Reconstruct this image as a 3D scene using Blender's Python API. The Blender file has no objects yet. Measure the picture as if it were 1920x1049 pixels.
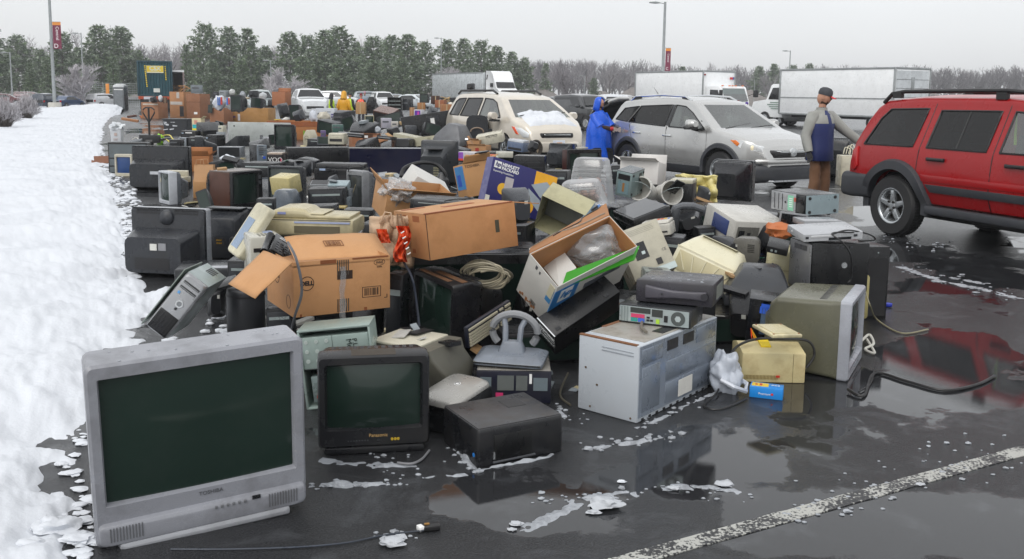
import bpy,bmesh,math,random
from math import radians as R,sin,cos,pi
from mathutils import Vector,Matrix,Euler,noise
sc=bpy.context.scene
# ---------------- camera
F,CX,CY,HC=1750.0,960.0,409.0,1.70
PT,RL=math.atan(234/1750.0),.0132
fwd=Vector((0,cos(PT),-sin(PT)));r0=Vector((1,0,0));u0=r0.cross(fwd)
rgt=cos(RL)*r0+sin(RL)*u0;upv=-sin(RL)*r0+cos(RL)*u0
cd=bpy.data.cameras.new('camera');cam=bpy.data.objects.new('camera',cd);sc.collection.objects.link(cam)
cd.sensor_width=36;cd.lens=36*F/1920;cd.shift_y=(CY-524.5)/1920;cd.clip_end=3000;cd.clip_start=.1
mw=Matrix((rgt,upv,-fwd)).transposed().to_4x4();mw.translation=(0,0,HC);cam.matrix_world=mw
sc.camera=cam
# ---------------- sky and sun: overcast winter daylight
W=bpy.data.worlds.new('World');sc.world=W;W.use_nodes=True
nt=W.node_tree;nt.nodes.clear();N=nt.nodes.new;L=nt.links.new
SUN_EL,SUN_AZ=48,205
sky=N('ShaderNodeTexSky');sky.sky_type='NISHITA';sky.sun_disc=False
sky.sun_elevation=R(SUN_EL);sky.sun_rotation=R(SUN_AZ);sky.dust_density=4
bg1=N('ShaderNodeBackground');bg1.inputs[1].default_value=.05;hs=N('ShaderNodeHueSaturation');hs.inputs['Saturation'].default_value=.25
L(sky.outputs[0],hs.inputs['Color']);L(hs.outputs[0],bg1.inputs[0])
tc=N('ShaderNodeTexCoord');sx=N('ShaderNodeSeparateXYZ');L(tc.outputs['Generated'],sx.inputs[0])
rp=N('ShaderNodeValToRGB');e=rp.color_ramp.elements
e[0].position=.0;e[0].color=(.86,.87,.88,1);e[1].position=1;e[1].color=(1.08,1.09,1.10,1)
q=rp.color_ramp.elements.new(.12);q.color=(.84,.86,.88,1)
nz=N('ShaderNodeTexNoise');nz.inputs['Scale'].default_value=2.2;nz.inputs['Detail'].default_value=3
L(tc.outputs['Generated'],nz.inputs['Vector'])
mx=N('ShaderNodeMix');mx.data_type='RGBA';mx.blend_type='MULTIPLY';mx.inputs[0].default_value=.18
L(sx.outputs['Z'],rp.inputs[0]);L(rp.outputs[0],mx.inputs[6]);L(nz.outputs['Fac'],mx.inputs[7])
bg2=N('ShaderNodeBackground');bg2.inputs[1].default_value=1.0;L(mx.outputs[2],bg2.inputs[0])
ad=N('ShaderNodeAddShader');wo=N('ShaderNodeOutputWorld');L(bg1.outputs[0],ad.inputs[0]);L(bg2.outputs[0],ad.inputs[1]);L(ad.outputs[0],wo.inputs[0])
sl=bpy.data.lights.new('sun','SUN');sl.energy=.85;sl.angle=R(35);sl.color=(1,.97,.93)
so=bpy.data.objects.new('sun',sl);sc.collection.objects.link(so)
az=R(SUN_AZ);sd=Vector((sin(az)*cos(R(SUN_EL)),cos(az)*cos(R(SUN_EL)),sin(R(SUN_EL))))
so.rotation_euler=(-sd).to_track_quat('-Z','Y').to_euler()
sc.view_settings.view_transform='Standard';sc.view_settings.look='None';sc.view_settings.exposure=.0;sc.view_settings.gamma=1
# ---------------- pixel helpers: a pixel of the photograph as a ray in the place
def ray(px,py):return fwd+rgt*((px-CX)/F)-upv*((py-CY)/F)
def gnd(px,py,z=.0):
 d=ray(px,py);t=(z-HC)/d.z;return Vector((0,0,HC))+d*t
def atY(px,py,Y):
 d=ray(px,py);return Vector((0,0,HC))+d*(Y/d.y)
 # ---------------- materials
def lin(h):
 if not isinstance(h,str):return tuple(h)
 h=h.lstrip('#');c=[int(h[i:i+2],16)/255 for i in(0,2,4)]
 return tuple(x/12.92 if x<=.04045 else((x+.055)/1.055)**2.4 for x in c)
MC={}
def mat(col,rough=.45,metal=0.,dirt=.25,dcol=(.05,.04,.03),bump=.0,bs=60.,var=.12,trans=0.,alpha=1.,coat=0.,emit=0.,dscale=5.,spec=.5,rv=.18):
 k=(rv,col,rough,metal,dirt,dcol,bump,bs,var,trans,alpha,coat,emit,dscale,spec)
 if k in MC:return MC[k]
 m=bpy.data.materials.new('surface');m.use_nodes=True;MC[k]=m
 t=m.node_tree;N=t.nodes.new;L=t.links.new;b=t.nodes['Principled BSDF'];c=lin(col)
 tc=N('ShaderNodeTexCoord');n1=N('ShaderNodeTexNoise');n1.inputs['Scale'].default_value=dscale;n1.inputs['Detail'].default_value=7;n1.inputs['Roughness'].default_value=.65
 L(tc.outputs['Object'],n1.inputs['Vector'])
 r1=N('ShaderNodeValToRGB');r1.color_ramp.elements[0].position=.48;r1.color_ramp.elements[1].position=.78
 L(n1.outputs['Fac'],r1.inputs[0])
 ml=N('ShaderNodeMath');ml.operation='MULTIPLY';ml.inputs[1].default_value=dirt;L(r1.outputs[0],ml.inputs[0])
 n2=N('ShaderNodeTexNoise');n2.inputs['Scale'].default_value=1.7;n2.inputs['Detail'].default_value=4;L(tc.outputs['Object'],n2.inputs['Vector'])
 mr=N('ShaderNodeMapRange');mr.inputs[3].default_value=1-var;mr.inputs[4].default_value=1+var;mr.inputs[1].default_value=.3;mr.inputs[2].default_value=.7;L(n2.outputs['Fac'],mr.inputs[0])
 vm=N('ShaderNodeVectorMath');vm.operation='SCALE';vm.inputs[0].default_value=c;L(mr.outputs[0],vm.inputs['Scale'])
 mx=N('ShaderNodeMix');mx.data_type='RGBA';L(ml.outputs[0],mx.inputs[0]);L(vm.outputs[0],mx.inputs[6]);mx.inputs[7].default_value=(*dcol,1)
 L(mx.outputs[2],b.inputs['Base Color'])
 rr=N('ShaderNodeMapRange');rr.inputs[1].default_value=.35;rr.inputs[2].default_value=.7;rr.inputs[3].default_value=max(.02,rough-rv);rr.inputs[4].default_value=min(1,rough+rv*.8);L(n1.outputs['Fac'],rr.inputs[0]);L(rr.outputs[0],b.inputs['Roughness'])
 b.inputs['Metallic'].default_value=metal;b.inputs['Transmission Weight'].default_value=trans;b.inputs['Alpha'].default_value=alpha;b.inputs['Coat Weight'].default_value=coat;b.inputs['Coat Roughness'].default_value=.06
 b.inputs['Specular IOR Level'].default_value=spec
 if emit:b.inputs['Emission Color'].default_value=(*c,1);b.inputs['Emission Strength'].default_value=emit
 if bump:
  n3=N('ShaderNodeTexNoise');n3.inputs['Scale'].default_value=bs;n3.inputs['Detail'].default_value=4;L(tc.outputs['Object'],n3.inputs['Vector'])
  bp=N('ShaderNodeBump');bp.inputs['Strength'].default_value=bump;bp.inputs['Distance'].default_value=.01;L(n3.outputs['Fac'],bp.inputs['Height']);L(bp.outputs[0],b.inputs['Normal'])
 return m
def glassmat(col=(.75,.85,.82),a=.35,rough=.02):
 k=('glass',col,a,rough)
 if k in MC:return MC[k]
 m=bpy.data.materials.new('glass');m.use_nodes=True;MC[k]=m;t=m.node_tree;t.nodes.clear();N=t.nodes.new;L=t.links.new
 tr=N('ShaderNodeBsdfTransparent');tr.inputs[0].default_value=(*col,1);gl=N('ShaderNodeBsdfGlossy');gl.inputs['Roughness'].default_value=rough
 df=N('ShaderNodeBsdfDiffuse');df.inputs[0].default_value=(*[x*.4 for x in col],1);m0=N('ShaderNodeMixShader');m0.inputs[0].default_value=a*.3
 L(tr.outputs[0],m0.inputs[1]);L(df.outputs[0],m0.inputs[2])
 fr=N('ShaderNodeFresnel');fr.inputs[0].default_value=1.5;ml=N('ShaderNodeMath');ml.operation='ADD';ml.inputs[1].default_value=a*.4;L(fr.outputs[0],ml.inputs[0])
 mx=N('ShaderNodeMixShader');L(ml.outputs[0],mx.inputs[0]);L(m0.outputs[0],mx.inputs[1]);L(gl.outputs[0],mx.inputs[2]);o=N('ShaderNodeOutputMaterial');L(mx.outputs[0],o.inputs[0])
 return m
def film(a=.45):
 k=('film',a)
 if k in MC:return MC[k]
 m=bpy.data.materials.new('clear_plastic');m.use_nodes=True;MC[k]=m;t=m.node_tree;t.nodes.clear();N=t.nodes.new;L=t.links.new
 tr=N('ShaderNodeBsdfTransparent');tr.inputs[0].default_value=(.93,.94,.94,1);d=N('ShaderNodeBsdfDiffuse');d.inputs[0].default_value=(.62,.63,.64,1);g=N('ShaderNodeBsdfGlossy');g.inputs['Roughness'].default_value=.18
 lw=N('ShaderNodeLayerWeight');lw.inputs[0].default_value=.5;ml=N('ShaderNodeMath');ml.operation='MULTIPLY_ADD';ml.inputs[1].default_value=.5;ml.inputs[2].default_value=a*.6;L(lw.outputs['Facing'],ml.inputs[0])
 a1=N('ShaderNodeMixShader');L(ml.outputs[0],a1.inputs[0]);L(tr.outputs[0],a1.inputs[1]);L(d.outputs[0],a1.inputs[2]);a2=N('ShaderNodeMixShader');a2.inputs[0].default_value=.12;L(a1.outputs[0],a2.inputs[1]);L(g.outputs[0],a2.inputs[2]);o=N('ShaderNodeOutputMaterial');L(a2.outputs[0],o.inputs[0]);return m
def plastic(col,rough=.38,dirt=.3):
 c=lin(col);g=sum(c)/3;k=.55 if g<.09 else(.7 if g<.2 else.86);return mat(tuple(round(x*k,4)for x in c),rough-.04,dirt=min(.9,dirt*1.45),bump=.10,bs=260,spec=.42 if g<.09 else.5,dcol=(.035,.03,.024)if g>.2 else(.03,.028,.025))
def cardmat(col='#b98553',dirt=.35):
 c=lin(col);g=sum(c)/3;col=tuple(round(x*.82+g*.10,4)for x in c);return mat(col,.8,dirt=dirt,dcol=(.16,.075,.03),bump=.4,bs=11,var=.14,dscale=3.2)
BLK=lambda:plastic('#26272b',.36)
def DK():return mat((.012,.012,.014),.5,dirt=.1)
SCR=lambda:mat((.012,.026,.020),.12,rv=.06,dirt=.25,dcol=(.045,.055,.05),spec=.5,dscale=2.5)
METAL=lambda:mat('#a9b4b3',.42,.55,dirt=.25)
# ---------------- mesh building
COL=sc.collection
def rr(w,h,r,n=3):
 r=max(1e-4,min(r,w/2-1e-4,h/2-1e-4));p=[]
 for cx,cy,a0 in((w/2-r,h/2-r,0),(-w/2+r,h/2-r,90),(-w/2+r,-h/2+r,180),(w/2-r,-h/2+r,270)):
  for i in range(n+1):
   a=R(a0+90*i/n);p.append((cx+r*cos(a),cy+r*sin(a)))
 return p
class MB:
 def __init__(s):s.v=[];s.f=[]
 def add(s,vs,fs):
  o=len(s.v);s.v+=[tuple(x)for x in vs];s.f+=[tuple(i+o for i in f)for f in fs];return s
 def hexa(s,p):
  return s.add(p,[(3,2,1,0),(4,5,6,7),(0,1,5,4),(1,2,6,5),(2,3,7,6),(3,0,4,7)])
 def box(s,x0,x1,y0,y1,z0,z1):
  return s.hexa([(x0,y0,z0),(x1,y0,z0),(x1,y1,z0),(x0,y1,z0),(x0,y0,z1),(x1,y0,z1),(x1,y1,z1),(x0,y1,z1)])
 def obox(s,c,sx,sy,sz,rot=(0,0,0)):
  m=Euler([R(a)for a in rot]).to_matrix();c=Vector(c)
  return s.hexa([c+m@Vector((x*sx/2,y*sy/2,z*sz/2))for z in(-1,1)for x,y in((-1,-1),(1,-1),(1,1),(-1,1))])
 def loft(s,rings,cap0=True,cap1=True,close=True):
  n=len(rings[0]);o=len(s.v)
  for r in rings:s.v+=[tuple(p)for p in r]
  for k in range(len(rings)-1):
   for i in range(n if close else n-1):
    j=(i+1)%n;a=o+k*n;b=a+n;s.f.append((a+i,a+j,b+j,b+i))
  if cap0:s.f.append(tuple(o+i for i in range(n))[::-1])
  if cap1:s.f.append(tuple(o+(len(rings)-1)*n+i for i in range(n)))
  return s
 def shell(s,rings,axis='y',cap0=True,cap1=True,n=3):
  out=[]
  for t,ca,cb,w,h,r in rings:
   pts=rr(w,h,r,n)
   if axis=='y':out.append([(ca+a,t,cb+b)for a,b in pts][::-1])
   elif axis=='z':out.append([(ca+a,cb+b,t)for a,b in pts])
   else:out.append([(t,ca+a,cb+b)for a,b in pts])
  return s.loft(out,cap0,cap1)
 def prism(s,poly,axis,t0,t1):
  f={'y':lambda a,b,t:(a,t,b),'x':lambda a,b,t:(t,a,b),'z':lambda a,b,t:(a,b,t)}[axis]
  return s.loft([[f(a,b,t0)for a,b in poly],[f(a,b,t1)for a,b in poly]])
 def lathe(s,prof,c=(0,0,0),axis='z',n=20,cap0=False,cap1=False):
  rings=[]
  for r,t in prof:
   ring=[]
   for i in range(n):
    a=2*pi*i/n;x,y=r*cos(a),r*sin(a)
    ring.append({'z':(c[0]+x,c[1]+y,c[2]+t),'y':(c[0]+x,c[1]+t,c[2]+y),'x':(c[0]+t,c[1]+x,c[2]+y)}[axis])
   rings.append(ring)
  return s.loft(rings,cap0,cap1)
 def tube(s,pts,r,n=6,r1=None):
  pts=[Vector(p)for p in pts];rings=[];up=Vector((0,0,1))
  for i,p in enumerate(pts):
   d=(pts[min(i+1,len(pts)-1)]-pts[max(i-1,0)])
   d=d.normalized()if d.length>1e-9 else Vector((0,0,1))
   a=d.cross(up)
   if a.length<.05:a=d.cross(Vector((1,0,0)))
   a.normalize();b=d.cross(a);rad=r if r1 is None else r+(r1-r)*i/max(1,len(pts)-1)
   rings.append([p+(a*cos(2*pi*k/n)+b*sin(2*pi*k/n))*rad for k in range(n)])
  return s.loft(rings)
 def grid(s,nu,nv,f):
  o=len(s.v)
  for i in range(nu+1):
   for j in range(nv+1):s.v.append(tuple(f(i/nu,j/nv)))
  for i in range(nu):
   for j in range(nv):
    a=o+i*(nv+1)+j;s.f.append((a,a+nv+1,a+nv+2,a+1))
  return s
 def mesh(s,name,bevel=0,smooth=35,seg=2,fixn=True):
  me=bpy.data.meshes.new(name);me.from_pydata(s.v,[],s.f);bm=bmesh.new();bm.from_mesh(me)
  if fixn:bmesh.ops.recalc_face_normals(bm,faces=bm.faces)
  if bevel:
   es=[e for e in bm.edges if len(e.link_faces)==2 and e.calc_face_angle(0)>R(28)]
   bmesh.ops.bevel(bm,geom=es,offset=bevel,segments=seg,profile=.5,affect='EDGES',clamp_overlap=True)
  bm.to_mesh(me);bm.free()
  if smooth:
   me.polygons.foreach_set('use_smooth',[True]*len(me.polygons));me.set_sharp_from_angle(angle=R(smooth))
  return me
 def build(s,name,m,parent=None,bevel=0,smooth=35,seg=2,fixn=True):
  o=bpy.data.objects.new(name,s.mesh(name,bevel,smooth,seg,fixn));COL.objects.link(o)
  for mm in(m if isinstance(m,(list,tuple))else[m]):o.data.materials.append(mm)
  if parent:o.parent=parent
  return o
def tag(o,label=None,cat=None,group=None,kind=None):
 if label:o['label']=label
 if cat:o['category']=cat
 if group:o['group']=group
 if kind:o['kind']=kind
 return o
class Sizes(dict):
 def __setitem__(s,k,v):dict.__setitem__(s,k,v);globals().update(w=v[0],d=v[1],h=v[2])
SZ=Sizes()
def thing(name,label,cat,loc=(0,0,0),rot=(0,0,0),group=None,size=None):
 o=bpy.data.objects.new(name,None);COL.objects.link(o);o.empty_display_size=.1
 o.location=loc;o.rotation_euler=[R(a)for a in rot];tag(o,label,cat,group)
 if size:SZ[o.name]=size
 return o
def TH(key,name,label,cat,group=None):
 global w,d,h
 p=P[key];w,d,h=p[6:9];return thing(name,label,cat,p[:3],p[3:6],group,p[6:9])
def copy_tree(o,parent=None):
 c=o.copy();COL.objects.link(c);c.parent=parent
 for ch in list(o.children):copy_tree(ch,c)
 return c
 # a slab laid on one face of a thing's box (u, v are fractions of that face)
def fpt(r,face,u,v,t):
 w,d,h=SZ[r.name]if not isinstance(r,tuple)else r
 return{'f':(-w/2+u*w,-d/2-t,v*h),'b':(w/2-u*w,d/2+t,v*h),'l':(-w/2-t,d/2-u*d,v*h),'r':(w/2+t,-d/2+u*d,v*h),'u':(-w/2+u*w,-d/2+v*d,h+t),'d':(-w/2+u*w,d/2-v*d,-t)}[face]
def pan(r,name,face,rects,m,t=.003,t0=-.002,bevel=0,parent=None):
 b=MB()
 if not isinstance(rects,list):rects=[rects]
 if 1<len(rects)<5:return[pan(r,name,face,q,m,t,t0,bevel,parent)for q in rects][-1]
 for a0,a1,b0,b1 in rects:
  q=[(a0,b0),(a1,b0),(a1,b1),(a0,b1)]
  b.hexa([fpt(r,face,u,v,t0)for u,v in q]+[fpt(r,face,u,v,t)for u,v in q])
 return b.build(name,m if not isinstance(m,str)else plastic(m),parent or r,bevel,0 if not bevel else 35)
def disc(r,name,face,u,v,rad,m,t=.004,n=16,parent=None,r2=None):
 b=MB();c=Vector(fpt(r,face,u,v,0));ax=Vector(fpt(r,face,u,v,1))-c;a=(Vector(fpt(r,face,u+.01,v,0))-c).normalized();w=ax.cross(a)
 rg=lambda q,tt:[c+ax*tt+(a*cos(2*pi*i/n)+w*sin(2*pi*i/n))*q for i in range(n)]
 if r2:b.loft([rg(rad,-.001),rg(rad,t),rg(r2,t),rg(r2,-.001)],False,False)
 else:b.loft([rg(rad,-.002),rg(rad,t)])
 return b.build(name,m if not isinstance(m,str)else plastic(m),parent or r)
def txt(r,s,face,u,v,hgt,m,name='lettering',t=.0015,rot=0,align='CENTER',parent=None,shear=0,fat=0):
 cu=bpy.data.curves.new('lettering','FONT');cu.body=s;cu.size=hgt*1.4;cu.align_x=align;cu.align_y='CENTER';cu.extrude=.0006;cu.resolution_u=3;cu.shear=shear;cu.offset=fat
 to=bpy.data.objects.new('lettering',cu);COL.objects.link(to);bpy.context.view_layer.update()
 me=bpy.data.meshes.new_from_object(to.evaluated_get(bpy.context.evaluated_depsgraph_get()));bpy.data.objects.remove(to)
 o=bpy.data.objects.new(name,me);COL.objects.link(o);me.materials.clear();me.materials.append(m if not isinstance(m,str)else mat(m,.5,dirt=.1))
 o.parent=parent or r
 c=Vector(fpt(r,face,u,v,t));z=(Vector(fpt(r,face,u,v,t+1))-c).normalized();x=(Vector(fpt(r,face,u+.01,v,t))-c).normalized();y=z.cross(x)
 M=Matrix((x,y,z)).transposed()@Matrix.Rotation(R(rot),3,'Z');M=M.to_4x4();M.translation=c;o.matrix_local=M
 return o
def cord(pts,r,m,label=None,cat='cord',name='power_cable',parent=None,group=None,sub=6):
 P_=[Vector(p)for p in pts];out=[]
 for i in range(len(P_)-1):
  a=P_[max(0,i-1)];b=P_[i];c=P_[i+1];d=P_[min(len(P_)-1,i+2)]
  for k in range(sub):
   t=k/sub;out.append(.5*((2*b)+(c-a)*t+(2*a-5*b+4*c-d)*t*t+(3*b-a-3*c+d)*t**3))
 out.append(P_[-1]);o=MB().tube(out,r,6).build(name,m,parent)
 if label:tag(o,label,cat,group)
 return o
def lumpy(c,rx,ry,rz,seed=0,amp=.3,sub=3,fs=2.5,flat=False):
 bm=bmesh.new();bmesh.ops.create_icosphere(bm,subdivisions=sub,radius=1);b=MB();vs=[]
 for v in bm.verts:
  d=v.co.normalized();k=1+amp*noise.fractal(d*fs+Vector((seed*7.1,seed*3.3,seed)),1,2,3)
  q=Vector((d.x*rx*k,d.y*ry*k,d.z*rz*k));
  if flat and q.z<0:q.z*=.25
  vs.append(Vector(c)+q)
 b.add(vs,[[v.index for v in f.verts]for f in bm.faces]);bm.free();return b
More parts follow.
